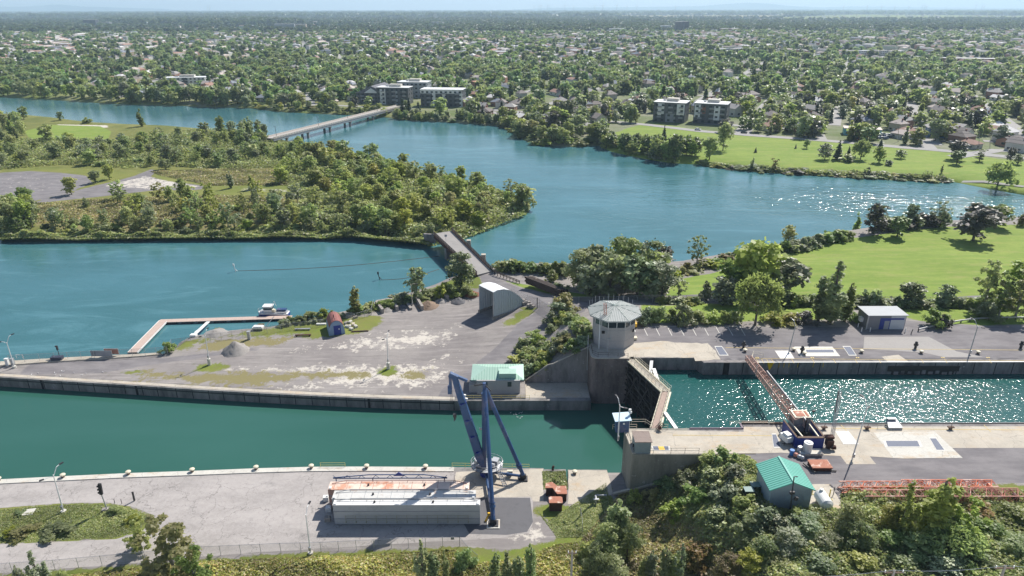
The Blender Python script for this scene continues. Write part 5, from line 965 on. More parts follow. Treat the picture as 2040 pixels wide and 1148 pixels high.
# quay fence, spit details
sp_pts = [Vector((*p, QZ)) for p in P2([(20, 724), (110, 719), (215, 713), (290, 710), (335, 707)], QZ)]
fence(sp_pts, 'chain link fence along the water side of the gravel spit', 2.2, 3.2)
struct(sheet('kerb_strip', rag(P2([(0, 722), (110, 715), (270, 707), (320, 704), (325, 707), (270, 712), (110, 722), (0, 730)], QZ), .03), QZ+.25, M['conc'], th=.3))
fence([yardL.snap(*p) for p in ((338, 700), (343, 690), (420, 680), (505, 668), (560, 660), (640, 650), (655, 647))], 'chain link fence between the yard and the floating dock, left of the hut', 2., 3.)
fence([yardL.snap(*p) for p in ((690, 636), (712, 637), (740, 628), (745, 610))], 'chain link fence with a broken gate panel right of the hut', 2., 3.)
for (px, py, w_, lb) in ((204, 714, 5.2, 'wide grey sign panel mounted on the fence of the spit'), (224, 710, 3.4, 'brownish sign panel behind the wide grey panel on the spit')):
    q = yardL.snap(px, py); q.z = QZ; r = thing('sign_board', lb, 'sign', q); MB().box(q+Vector((0, 0, 1.35)), (w_, .1, 1.5)).build('panel', M['grey'] if w_ > 4 else M['rust'], r)
    for dx in (-w_/2, w_/2): MB().tube(q+Vector((dx, .1, 0)), q+Vector((dx, .1, 2.2)), .07).build('post', M['galv'], r)
q = yardL.snap(115, 718); q.z = QZ; tag(MB().box(q+Vector((0, 0, .5)), (2.6, 1.2, .9), rz=.08).box(q+Vector((0, 0, 1.0)), (2.7, 1.3, .12), rz=.08).build('storage_box', paint('dark_box', srgb('#3c4050'), .2)), 'dark storage box at the foot of the fence on the spit', 'box')
q = yardL.snap(119, 712); q.z = QZ; tag(MB().tube(q, q+Vector((0, 0, 2.2)), .08).box(q+Vector((0, 0, 2.5)), (.35, .35, .9)).box(q+Vector((-.1, 0, 3.1)), (.5, .4, .3)).build('navigation_light', M['dark']), 'dark navigation light on a post on the spit', 'light')
for px in (16, 27): q = yardL.snap(px, 728); q.z = QZ; tag(MB().box(q+Vector((0, 0, .9)), (.7, .6, 1.8)).box(q+Vector((0, 0, 1.85)), (.85, .7, .1)).build('cabinet', M['white'] if px < 20 else M['galv']), 'white electrical cabinet at the foot of the leftmost lamp post' if px < 20 else 'grey electrical cabinet beside the white one at the leftmost lamp post', 'cabinet')
q = yardL.snap(42, 716); q.z = QZ+.25; m = MB(); [m.path([q+Vector((dx, 0, 0)), q+Vector((dx, 0, 1)), q+Vector((dx+1.6, 0, 1)), q+Vector((dx+1.6, 0, 0))], .07) for dx in (-1,)]; tag(m.build('ladder_hoop', M['white']), 'white hoop rail on the pale edge of the spit', 'railing')
# ---------------- lamp posts
def lamp(px, py, z, tx, ty, arms, lb, base=0, mat='white', grp='twin-arm lamp posts around the lock', L_=None):
    q = L_.snap(px, py) if L_ else at(px, py, z); tp = aty(tx, ty, q.y); r = thing('lamp_post', lb, 'lamp post', q, grp); q2 = q.copy()
    if base: MB().prism([(q.x+.45*math.cos(a), q.y+.45*math.sin(a)) for a in np.arange(0, 6.28, math.pi/4)], q.z-.2, q.z+base).build('base', M['concpale'], r); q2.z += base
    MB().tube(q2, tp, .13, .08, n=8).build('pole', M[mat], r)
    for dx, dy, dz in arms:
        e = tp+Vector((dx, dy, dz)); k = tp+Vector((dx*.55, dy*.55, dz*.85)); MB().path([tp+Vector((0, 0, -.3)), k, e], .06).build('arm', M[mat], r)
        d2 = Vector((dx, dy, 0)).normalized(); MB().bar(e-d2*.1, e+d2*.6, .28, .16).build('lamp_head', M['dark'], r)
    MB().box(q2.lerp(tp, .1)+Vector((0, -.15, 0)), (.35, .3, .7)).build('switch_box', M['galv'], r); return r
Q9 = QZ
lamp(29, 733, Q9, 13, 682, [(-1.3, 0, .1), (.7, 1.3, 1.4)], 'white twin-arm lamp post near the tip of the gravel spit, leftmost', .5)
lamp(418, 727, Q9, 409, 668, [(-.8, -.5, -.1), (.1, 1.3, 1.1)], 'white lamp post on a concrete base on the small grass patch in the yard, left', 1.7)
lamp(774, 735, Q9, 771, 672, [(-.6, -.6, -.2), (.15, 1.3, .9)], 'white lamp post on a concrete base in a grass patch, nearest the green-roofed house', 1.7)
lamp(822, 608, Q9, 818, 566, [(1.5, -.4, .2)], 'pale wooden lamp pole with a single arm behind the block bays', 0, 'palebark' if 0 else 'cream', 'single poles', yardL)
lamp(127, 1020, Q9, 106, 946, [(-1.2, -.9, -.3), (.6, 1.3, 1.2)], 'white twin-arm lamp post on the grass island near the bottom left', .3)
lamp(619, 1103, Q9, 609, 1025, [(.2, 1.4, .9)], 'slim single-arm lamp post on the asphalt left of the caissons', .3, grp=None)
lamp(1231, 878, 0, 1235, 807, [(-.4, 1.2, 1.0), (.7, -.3, -.4)], 'white lamp post in front of the blue kiosk', 0)
lamp(1697, 917, 0, 1728, 812, [(-.4, 1.4, 1.3), (.2, .2, -.2)], 'tall white lamp post on the near side between pad and machinery pit', 0, grp=None)
lamp(1571, 703, 0, 1585, 648, [(.6, -.3, -.2), (-.4, 1.4, .9)], 'thin grey lamp post on the far quay behind the white hatch', 0, 'galv')
lamp(1931, 706, 0, 1948, 650, [(.7, -.3, -.2), (-.6, 1.4, 1.2)], 'thin grey lamp post on the far quay right of the guardrail start', 0, 'galv')
# signal light, dark posts
q = at(214, 1017, Q9); tp = aty(202, 985, q.y); sg = thing('signal_light', 'black three-lens ship signal on a grey post by the grass island', 'signal light', q)
MB().tube(q, tp, .1).build('post', M['galv'], sg); t2 = aty(198, 964, q.y); MB().bar(tp, t2, .35, .5).build('housing', M['black'], sg)
for i in range(3): k = tp.lerp(t2, .2+.3*i); MB().tube(k, k+Vector((-.45, -.15, -.05)), .17, n=10).build('hood', M['black'], sg)
MB().box(q+Vector((-.2, 0, .2)), (1.2, .8, .4), rz=.3).build('footing', M['block'], sg)
q = at(268, 998, Q9); tag(MB().bar(q, aty(264, 981, q.y), .28, .2).box(aty(264, 981, q.y), (.32, .25, .08)).build('sign_post', M['black']), 'black slab-like post seen edge-on on the asphalt near the grass island', 'post')
q = at(56, 1022, Q9); tag(MB().box(q+Vector((0, 0, .1)), (2., 1.6, .25), rz=.2).box(q+Vector((0, 0, .25)), (.7, .6, .06), rz=.2).build('hatch_slab', M['concpale']), 'square pale concrete hatch on the grass island', 'hatch')
for px, py in ((243, 1004), (229, 1003)): q = at(px, py, Q9); tag(MB().tube(q, q+Vector((0, 0, 1.)), .05).build('stake', M['dark']), 'thin dark stake at the edge of the grass island', 'post', 'stakes at the grass island')
# bollards
def bollard(p, lb, grp, mat='cream'):
    r = thing('mooring_bollard', lb, 'bollard', p, grp); MB().tube(p, p+Vector((0, 0, .45)), .3, .26, n=12).build('post', M['dark'] if mat == 'dk' else M['wood'], r); MB().ball(p+Vector((0, 0, .55)), .52, .45, 12, 6).build('cap', M['cream'], r)
nb = [(-1, 957), (127, 950), (257, 944), (384, 939), (511, 934), (621, 931.5), (731, 931.5), (848, 932)]
cap_names = ['leftmost', 'second from the left', 'third from the left', 'fourth from the left', 'fifth from the left', 'sixth from the left', 'seventh from the left', 'eighth, closest to the crane,']
for (px, py), nm in zip(nb, cap_names): p = at(px, py+1.5, Q9); bollard(Vector((p.x, p.y-.1, Q9+.15)), 'cream-capped mooring bollard %s on the near quay edge' % nm, 'mooring bollards on the near quay edge')
bollard(at(1145, 944, Q9), 'cream-capped bollard alone on the apron beside the lock block', None)
for px, py, nm in ((1484, 701, 'at the root of the far boom end'), (1602, 707, 'left of the long far grating'), (1716, 703, 'right of the framed far grating'), (1835, 704, 'near the light concrete patch'), (1948, 705, 'beside the far right lamp post'), (1581, 699, 'beside the white far hatch panel')): bollard(at(px, py, 0), 'yellowish-capped bollard on the far lock wall, %s' % nm, 'bollards on the far lock wall')
for px, py, nm in ((1483, 697, 'near the boom end'), (1600, 707, 'left of the long grating'), (1827, 698, 'right of the grey building'), (2038, 697, 'at the right edge of view')):
    q = at(px, py, 0); q.y += .8; tag(MB().tube(q, q+Vector((0, 0, .9)), .28).box(q+Vector((0, 0, 1.0)), (.8, .6, .5), rz=.4).ball(q+Vector((0, 0, 1.5)), .35).build('winch_post', M['dark']), 'dark mooring winch, cream cap, %s on the far lock wall' % nm, 'winch', 'mooring winches on the far lock wall')
q = at(1780, 853, 0); tag(MB().prism([(q.x-1.3, q.y-.6), (q.x+1.3, q.y-.6), (q.x+1., q.y+1.4), (q.x-.8, q.y+1.4)], 0, [.5, .5, 1.2, 1.2]).box(q+Vector((0, 1.2, 1.3)), (1.6, .6, .15)).build('ladder_cover', M['galv']), 'grey sloping ladder cover on the near edge of the lock chamber', 'cover')
railing([at(1748, 854, 0), at(1766, 854, 0)], 'short cream rail left of the grey ladder cover', M['cream'], h=.9)
for px in (1641, 1727, 1893): q = at(px, 856, 0); tag(MB().tube(q, q+Vector((0, 0, .5)), .3).box(q+Vector((0, 0, .55)), (1.1, .5, .2)).tube(q+Vector((0, 0, .5)), q+Vector((.1, 0, 1.4)), .05).build('mooring_hook', M['wood']), {1641: 'brown mooring hook between pit and the white hatch covers', 1727: 'brown mooring hook behind the tall near lamp post', 1893: 'brown mooring hook at the right part of the near chamber edge'}[px], 'mooring hook', 'mooring hooks on the near chamber edge')
railing([at(1497, 719, 0), at(1500, 708, 0), at(1520, 712, 0)], 'cream rail at the far end of the lattice boom', M['cream'])
railing([Vector((at(641, 926, Q9).x, np.interp(at(641, 928, Q9).x, [q[0] for q in cq], [q[1] for q in cq])-.15, Q9)), Vector((at(690, 926, Q9).x, np.interp(at(690, 928, Q9).x, [q[0] for q in cq], [q[1] for q in cq])-.15, Q9))], 'short yellow guard rail on the near quay edge, left of the crane', M['yellow'], step=4.)
yr = c2[0][1]-.2
railing([(at(901, 930, Q9).x, cq[-1][1]-.1, Q9), (at(953, 930, Q9).x, (cq[-1][1]+yr)/2, Q9), (at(1054, 930, Q9).x, yr, Q9)], 'long yellow guard rail on the quay edge behind the crane base', M['yellow'], step=3.)
# apron concrete by the crane + slot
struct(sheet('pavement', rag([tuple(at(905, 985, Q9).xy), tuple(at(940, 992, Q9).xy), tuple(at(1057, 990, Q9).xy), tuple(at(1062, 1000, Q9).xy), tuple(at(1083, 1000, Q9).xy), (c2[0][0]-.1, c2[0][1]-.2), (cq[-1][0]+.3, cq[-1][1]-1.5)], .05, 1.5), Q9+.03, M['conc']))
struct(sheet('pavement', rag([(c2[2][0]+.1, c2[2][1]-1), (c2[3][0]+.1, c2[3][1]-.2), (c2[4][0], c2[4][1]-.2), tuple(at(1222, 985, Q9).xy), tuple(at(1160, 1005, Q9).xy), tuple(at(1131, 1005, Q9).xy)], .05, 1.5), Q9+.03, M['conc']))
sx0, sx1, syb, syt = c2[1][0], c2[2][0], c2[1][1], c2[0][1]
struct(sheet('slot_floor', [(sx0-.2, syb-.5), (sx1+.2, syb-.5), (sx1+.2, syt-.6), (sx0-.2, syt-.6)], Q9-1.3, M['park'], th=3)); tag(MB().b0(sx0-.1, sx1+.1, syt-1., syt, -13, Q9-.25).build('quay_wall', M['quaywall']), 'weathered sill closing the overgrown slot at the water', 'quay wall')
sf = thing('timber_cradle', 'grey timber cradle lying in the overgrown slot beside the crane apron', 'frame', (sx0, syt, Q9))
for dx in (.22, .48, .85): x = sx0+(sx1-sx0)*dx; MB().b0(x-.12, x+.12, syb+.3, syt-1, Q9-.4, Q9-.15).build('beam', M['wood'], sf)
for dy in (.35, .7): y = syb+(syt-syb)*dy; MB().b0(sx0+.6, sx1-.3, y-.12, y+.12, Q9-.14, Q9+.05).build('crossbeam', M['cream'], sf)
q = Vector((sx0+(sx1-sx0)*.45, syt-.6, Q9)); tag(MB().tube(q, q+Vector((0, 0, .7)), .22).ball(q+Vector((.1, 0, .8)), .25).build('pipe_stub', M['rustdark']), 'dark pipe stub on the sill of the overgrown slot', 'pipe')
zb = Q9+1.9; a, b = at(1087, 975, zb), at(1112, 966, zb)
rb = thing('rusted_steel_caps', 'rust-orange cranked steel plate over dark block supports in front of the slot', 'steel structure', at(1100, 990, Q9))
pp = [tuple(at(x, y, zb).xy) for x, y in ((1086, 972), (1101, 972), (1110, 984), (1130, 984), (1128, 968), (1110, 968), (1100, 960), (1087, 963))]; MB().prism(pp, zb-.15, zb).build('plate', M['rust'], rb)
pp = [tuple(at(x, y, zb).xy) for x, y in ((1088, 971), (1100, 971), (1108, 982), (1129, 982), (1127, 969), (1111, 969), (1100, 962), (1088, 964))]; MB().prism(pp, Q9-.2, zb-.16).build('block', M['rustdark'], rb)
rb = thing('rusted_block', 'single dark steel block with a flat rust-red top on the grass', 'steel block', at(1105, 1020, Q9)); a, b = at(1094, 1002, zb), at(1120, 989, zb); MB().prism([(a.x, a.y), (b.x, a.y), (b.x, b.y-.2), (b.x-.3, b.y), (a.x+.3, b.y), (a.x, b.y-.2)], zb-.12, zb).build('cap', M['rust'], rb); MB().b0(a.x+.1, b.x-.1, a.y+.1, b.y-.3, Q9-.2, zb-.13).build('body', M['rustdark'], rb)
q = at(1187, 1005, Q9); tag(MB().tube(q, q+Vector((0, 0, 1.1)), .17).path([q+Vector((0, 0, 1.)), q+Vector((0, 1.1, 1.05)), q+Vector((2.0, 1.15, 1.05))], .17, 8).box(q+Vector((0, 0, 1.1)), (1., .35, .2)).build('vent_pipe', M['galv']), 'pale bent vent pipe in the shade of the lock block', 'pipe')
# fences front
fence([Vector((*at(x, y, Q9).xy, Q9)) for x, y in ((-60, 1146), (110, 1135), (250, 1122), (400, 1108), (560, 1101), (640, 1099), (780, 1092), (916, 1088))], 'long chain link fence between the asphalt and the yellow-green scrub', 1.9, 3.)
fence([Vector((*at(x, y, Q9).xy, Q9)) for x, y in ((916, 1088), (933, 1108), (951, 1124))], 'short returning stretch of chain link fence below the caissons', 1.9, 3.)
q = at(902, 1090, Q9); tag(MB().box(q+Vector((0, .1, 1.7)), (.55, .04, .5)).build('notice', M['grey']), 'small grey notice on the fence below the caissons', 'sign')
fence([Vector((*at(x, y, Q9).xy, Q9)) for x, y in ((1156, 1030), (1160, 1062))], 'short mesh fence on the grass left of the bushes', 2., 3.)
fp = [yardL.snap(*p) for p in ((1100, 604), (1180, 606), (1300, 603), (1400, 602), (1550, 602), (1700, 604), (1850, 606), (2040, 609), (2150, 610))]
fence(fp, 'long chain link fence behind the parking stalls running right', 2.1, 4.)
fence([yardL.snap(*p) for p in ((1018, 588), (1050, 600), (1075, 610), (1098, 625))], 'chain link fence right of the corrugated shed', 2., 4.)
q = yardL.snap(1070, 614); tag(MB().tube(q, q+Vector((0, 0, 3.2)), .12).build('post', M['dark']), 'dark fence corner post right of the corrugated shed', 'post')
for (px, py, rz) in ((1048, 606, .3), (1058, 612, -.6), (1040, 603, 1.)): q = yardL.snap(px, py); tag(MB().box(q+Vector((0, 0, .4)), (2.4, .9, .7), rz=rz).box(q+Vector((0, 0, .85)), (.9, .4, .3), rz=rz).build('concrete_block', M['block']), 'dark-sided concrete block dumped right of the corrugated shed', 'concrete block', 'blocks dumped by the shed')
# ---------------- near bridge
zb = -6.6; pA = [at(888, 458, zb), at(862, 466, zb)]
L0, L1 = at(950, 548, zb), at(863, 466, zb); R0_, R1_ = at(981, 540, zb), at(900, 460, zb)
br = thing('road_bridge', 'short narrow concrete road bridge linking the yard to the wooded island', 'bridge', L0)
MB().prism([(L0.x, L0.y), (R0_.x, R0_.y), (R1_.x, R1_.y), (L1.x, L1.y)], zb-.6, zb).build('deck', concrete('bridge_asphalt', (.30, .285, .27), (.2, .19, .18), crack=False), br)
for (a, b) in ((L0, L1), (R0_, R1_)):
    m = MB(); n = 26
    for i in range(n+1): k = a.lerp(b, i/n); m.b0(k.x-.09, k.x+.09, k.y-.09, k.y+.09, zb, zb+1.25)
    for z in (.35, .75, 1.15): m.bar(a+Vector((0, 0, z)), b+Vector((0, 0, z)), .14, .2)
    m.build('railing', M['darkwood'], br); MB().bar(a+Vector((0, 0, -.6)), b+Vector((0, 0, -.6)), .5, 1.2).build('girder', M['rustdark'], br)
for t in (.3, .66):
    a, b = L0.lerp(L1, t), R0_.lerp(R1_, t); d = (b-a).normalized(); MB().bar(a-d*.5+Vector((0, 0, -3.2)), b+d*2.4+Vector((0, 0, -3.2)), 1.6, 4.6).build('pier', M['wall'], br)
    k = b+d*1.9; MB().box((k.x, k.y, zb-.1), (1.5, 1.5, 1.8)).build('pylon', M['conc'], br)
k = L0.lerp(L1, .78)+Vector((1.6, 0, 0)); tag(MB().tube(k, k+Vector((0, 0, 2.2)), .05).box(k+Vector((0, 0, 2.3)), (.9, .06, .8)).build('road_sign', M['grey']), 'grey road sign standing on the near bridge deck, seen from behind', 'sign')
MB().bar(L1+Vector((-3.5, 0, -1.6)), L1+Vector((1, -1, -1.6)), 1., 3.4).build('abutment', M['wall'], br)
a, b = at(985, 545, zb+.2), yardL.snap(1035, 565); m = MB(); b.z = yardL.snap(1035, 565).z
for z in (.5, .9): m.bar(a+Vector((0, 0, z)), b+Vector((0, 0, z)), .12, .18)
for i in range(9): k = a.lerp(b, i/8); m.b0(k.x-.1, k.x+.1, k.y-.1, k.y+.1, k.z-.6, k.z+1.)
tag(m.build('wooden_railing', M['darkwood']), 'weathered timber rail along the road beyond the near bridge', 'railing')
# ---------------- far bridge
zf = -5.2; a, b = at(552, 271, zf), at(778, 216, zf-1.2); d = (b-a); d.z = 0; d.normalize(); nn = Vector((d.y, -d.x, 0)); wB = 5.5
fbg = thing('long_bridge', 'long pale concrete footbridge on paired piers across the river to the town', 'bridge', a)
a2 = a-d*8+Vector((0, 0, -.1)); b2 = b+d*16
MB().bar(a2+Vector((0, 0, -.3)), b2+Vector((0, 0, -.3)), wB*1.25, .5).build('deck', paint('bridge_deck', srgb('#a8a29c'), .2, .9), fbg)
for s_ in (-1, 1):
    k = nn*s_*wB*.6; MB().bar(a2+k+Vector((0, 0, .35)), b2+k+Vector((0, 0, .35)), .25, 1.1).build('parapet', paint('bridge_parapet', srgb('#c8c0b6'), .2, .8), fbg)
    MB().bar(a2+k*.9+Vector((0, 0, -1.2)), b2+k*.9+Vector((0, 0, -1.2)), .6, 1.4).build('girder', M['grey'], fbg)
    m = MB(); L_ = (b2-a2).length
    for i in range(60): q = a2.lerp(b2, (i+.5)/60)+k; q = q+nn*s_*.14; m.bar(q-d*.5+Vector((0, 0, .25)), q+d*.5+Vector((0, 0, .25)), .06, .6)
    m.build('parapet_panel', paint('bridge_panel', srgb('#a89c98'), .2, .9), fbg)
for px, py in ((568, 287), (620, 276), (665, 264), (708, 253), (748, 240)):
    q = at(px, py, WZ); t = (Vector((q.x, q.y, 0))-Vector((a.x, a.y, 0))).dot(d)/(b-a).length; c = a.lerp(b, t)
    for s_ in (-1, 1): k = c+nn*s_*2.4; MB().b0(k.x-.7, k.x+.7, k.y-.7, k.y+.7, WZ-1, c.z-1.).build('pier', M['wall'], fbg)
    MB().bar(c-nn*3.6+Vector((0, 0, -2.2)), c+nn*3.6+Vector((0, 0, -2.2)), 1.3, .9).build('pier_cap', M['wall'], fbg)
for t, nm in ((-.03, 'nearest the island'), (.28, 'second along'), (.53, 'third along'), (.82, 'nearest the town')):
    q = a.lerp(b, t)+nn*wB*.55+Vector((0, 0, .9)); r = thing('lamp_post', 'dark lamp standard on the long footbridge, %s' % nm, 'lamp post', q, 'lamp standards on the long bridge'); MB().tube(q-Vector((0, 0, .9)), q+Vector((0, 0, 6)), .16, .12, n=6).build('pole', M['dark'], r); MB().bar(q+Vector((0, 0, 6)), q+Vector((-1, 0, 6.1)), .3, .2).build('lamp_head', M['dark'], r)
# ---------------- floating dock and boat
zd = WZ+.75; wd_ = paint('dock_planks', srgb('#b8a498'), .4, .9, scale=2.)
fd = thing('floating_dock', 'long L-shaped pinkish floating dock on the river side of the yard', 'dock', at(320, 640, zd))
def strip(a, b, w_, nm, z0, z1, mat): m = MB(); a, b = Vector(a), Vector(b); d = (b-a); d.z = 0; d.normalize(); n_ = Vector((-d.y, d.x, 0))*w_/2; m.prism([tuple((a-n_).xy), tuple((b-n_).xy), tuple((b+n_).xy), tuple((a+n_).xy)], z0, z1); return m.build(nm, mat, fd)
a, b, c = at(264, 702, zd), at(325, 639.5, zd), at(581, 631.5, zd)
strip(a, b, 2.4, 'walkway', zd-.2, zd, wd_); strip(b+Vector((-1.1, 0, 0)), c, 2.1, 'walkway', zd-.19, zd+.01, wd_)
for s_ in (-1, 1): strip(a+Vector((s_*1.25, 0, 0)), b+Vector((s_*1.25, -.4*s_, 0)), .16, 'edge_beam', zd-.3, zd+.06, M['white'])
for i in range(8):
    t = (i+.5)/8; k = b.lerp(c, t); MB().b0(k.x-1.4, k.x+1.4, k.y-.9, k.y+.9, WZ-.5, zd-.2).build('float', M['dark'], fd); k = a.lerp(b, t); MB().b0(k.x-.7, k.x+.7, k.y-.7, k.y+.7, WZ-.5, zd-.21).build('float', M['dark'], fd)
tag(MB().bar(at(415, 641, zd+.1), yardL.snap(388, 668)+Vector((0, 0, .5)), 1.0, .12).bar(at(415, 641, zd+.7), yardL.snap(388, 668)+Vector((0, 0, 1.1)), .06, .06).box(yardL.snap(386, 670)+Vector((0, 0, .3)), (1.6, 1.2, .6)).build('gangway', M['white']), 'white gangway from the bank to the floating dock', 'gangway')
hb = at(548, 627, WZ); bx = Vector((at(548, 627, WZ).x, c.y+2.6, WZ)); bt = thing('work_boat', 'blue and white work boat moored at the end of the floating dock', 'boat', bx)
hl = [(-4.6, .1), (-3.9, -1.25), (3.6, -1.35), (4.4, -1.1), (4.4, 1.1), (3.6, 1.35), (-3.9, 1.25)]
MB().prism([(bx.x+x, bx.y+y) for x, y in hl], WZ-.3, [WZ+1.25]*2+[WZ+.85]*4+[WZ+1.25]).build('hull', M['bluedark'], bt)
MB().prism([(bx.x+x*.985, bx.y+y*1.03) for x, y in hl], WZ+.84, [WZ+1.4]*2+[WZ+1.0]*4+[WZ+1.4]).build('gunwale', M['white'], bt); MB().prism([(bx.x+x*.9, bx.y+y*.8) for x, y in hl], WZ+1.0, WZ+1.42).build('deck', M['galv'], bt)
ch = MB().b0(bx.x-2.6, bx.x-.2, bx.y-.95, bx.y+.95, WZ+1., WZ+3.2).build('cabin', M['white'], bt); MB().b0(bx.x-2.65, bx.x-.15, bx.y-.98, bx.y+.98, WZ+2.2, WZ+2.8).build('window', M['glass'], ch); MB().b0(bx.x-2.85, bx.x, bx.y-1.1, bx.y+1.1, WZ+3.2, WZ+3.32).build('cabin_roof', M['white'], ch)
MB().b0(bx.x+.9, bx.x+3.6, bx.y-.2, bx.y+1.1, WZ+1.42, WZ+2.0).build('crate', M['blue'], bt); MB().box((bx.x+.2, bx.y-.5, WZ+1.8), (.9, .9, .8)).build('winch', M['cream'], bt)
MB().path([(bx.x-.2, bx.y, WZ+3.2), (bx.x+.5, bx.y, WZ+4.6), (bx.x+1.0, bx.y, WZ+3.)], .06).build('davit', M['white'], bt); m = MB(); rail_line(m, [(bx.x-4.3, bx.y-.6, WZ+1.4), (bx.x-4.5, bx.y+.2, WZ+1.4), (bx.x-3.6, bx.y+1.1, WZ+1.4)], .8, .8, .04); m.build('railing', M['galv'], bt)
# river markers, gulls
for px, py, lb in ((470, 541, 'leaning white and dark marker pole standing in the river with a faint wake'), (757, 557, 'dark river marker with a small dark topmark near the yard shore')): q = at(px, py, WZ); tag(MB().tube(q+Vector((0, 0, -.5)), q+Vector((-.6, 0, 2.6)), .13).tube(q+Vector((-.1, 0, .8)), q+Vector((.5, 0, .1)), .1).box(q+Vector((-.5, 0, 2.3)), (.5, .3, .9)).build('river_marker', M['white'] if px < 600 else M['dark']), lb, 'marker')
for (x0_, y0_, x1_, y1_, lb) in ((472, 540, 876, 510, 'faint floating boom line across the left river channel, farther one'), (758, 558, 875, 536, 'faint floating boom line near the yard shore')):
    m = MB(); pts = [at(x0_+(x1_-x0_)*t, y0_+(y1_-y0_)*t+6*math.sin(t*3.1), WZ+.03) for t in np.linspace(0, 1, 24)]; m.path(pts, .09, 4); tag(m.build('log_boom', M['wood']), lb, 'boom')
def gull(p, rz, lb):
    r = bpy.data.objects.new('gull', GM); C.objects.link(r); r.location = p; r.rotation_euler = (0, 0, rz); return tag(r, lb, 'gull', 'gulls resting near the water')
gm = MB(); gm.ball((0, 0, .2), .13, .8, 8, 5); gm.v = [(x*2.2, y, z) for x, y, z in gm.v]; gm.ball((.3, 0, .38), .08, 1, 6, 4); gm.tube((.36, 0, .37), (.48, 0, .36), .02, n=4).tube((-.2, 0, .2), (-.5, 0, .2), .08, .02, n=5).tube((0, .03, .1), (0, .03, 0), .012, n=3).tube((0, -.03, .1), (0, -.03, 0), .012, n=3)
gm.v = [(x*.6, y*.6, z*.6) for x, y, z in gm.v]; GM = gm.build('gull', M['white']); bpy.data.objects.remove(GM); GM = bpy.data.meshes['gull']
for i, (px, py) in enumerate(((63, 747), (76, 744), (109, 743), (110, 747), (123, 740), (127, 741), (147, 743), (163, 748), (171, 745), (120, 749), (205, 742), (272, 737))): gull(yardL.snap(px, py)+Vector((0, 0, .02)), rng.uniform(0, 6), 'small white gull standing on the asphalt spit')
for i in range(9): p = at(1012+rng.uniform(0, 30), 834-rng.uniform(0, 12), WZ+.02); gull(p-Vector((0, 0, .1)), rng.uniform(0, 6), 'tiny white gull floating on the canal')
# poles and wires at the bottom
def upole(x, ytop, ztop, zb_, lb, arm=1.2):
    t_ = at(x, ytop, ztop); b_ = Vector((t_.x, t_.y, zb_)); r = thing('utility_pole', lb, 'utility pole', b_); MB().tube(b_, t_, .18, .14).build('pole', M['palebark'], r)
    MB().box(t_+Vector((0, 0, -.4)), (arm*2, .15, .15)).build('crossarm', M['wood'], r)
    for dx in (-arm*.9, 0, arm*.9): MB().tube(t_+Vector((dx, 0, -.35)), t_+Vector((dx, 0, 0)), .07).build('insulator', M['white'], r)
    return t_
upole(1140, 1098, 1.5, Q9, 'wooden utility pole at the bottom centre among the scrub', .6)
t1, t2 = upole(1782, 1136, 9, 0, 'utility pole at the bottom edge right of centre among the trees'), upole(2003, 1127, 9, 0, 'utility pole at the bottom right corner among the trees')
t0, t3 = at(1500, 1150, 9), at(2250, 1125, 9); m = MB()
for dz, dy in ((0, 0), (-1.1, -.6)):
    for a, b in ((t0, t1), (t1, t2), (t2, t3)): m.path([a.lerp(b, t)+Vector((0, dy, dz-.9*4*t*(1-t)*.5)) for t in np.linspace(0, 1, 9)], .035, 4)
tag(m.build('power_line', M['galv']), 'pair of power lines sagging across the bottom right corner', 'power line')
# ================================================================ VEGETATION
def leaf_mesh(name, P, N, size, tint, mat, treev=None, asp=1.):
    """quads at points P with normals N"""
    n = len(P); r = rng.normal(size=(n, 3)); t = np.cross(N, r); t /= np.linalg.norm(t, axis=1)[:, None]+1e-9; b = np.cross(N, t)
    s = np.asarray(size).reshape(-1, 1)*.5*np.ones((n, 1)); t = t*s; b = b*s*asp
    V = np.stack([P-t-b*.55, P+t*.8-b, P+t+b*.6, P-t*.7+b], 1).reshape(-1, 3)
    me = bpy.data.meshes.new(name); me.vertices.add(4*n); me.vertices.foreach_set('co', V.astype(np.float32).ravel()); me.loops.add(4*n); me.loops.foreach_set('vertex_index', np.arange(4*n, dtype=np.int32))
    me.polygons.add(n); me.polygons.foreach_set('loop_start', np.arange(0, 4*n, 4, dtype=np.int32)); me.polygons.foreach_set('loop_total', np.full(n, 4, dtype=np.int32)); me.update(calc_edges=True)
    A = me.attributes.new('tint', 'FLOAT', 'FACE'); A.data.foreach_set('value', np.clip(tint, 0, 1).astype(np.float32))
    if treev is not None: A = me.attributes.new('treev', 'FLOAT', 'FACE'); A.data.foreach_set('value', treev.astype(np.float32))
    me.materials.append(mat); return me
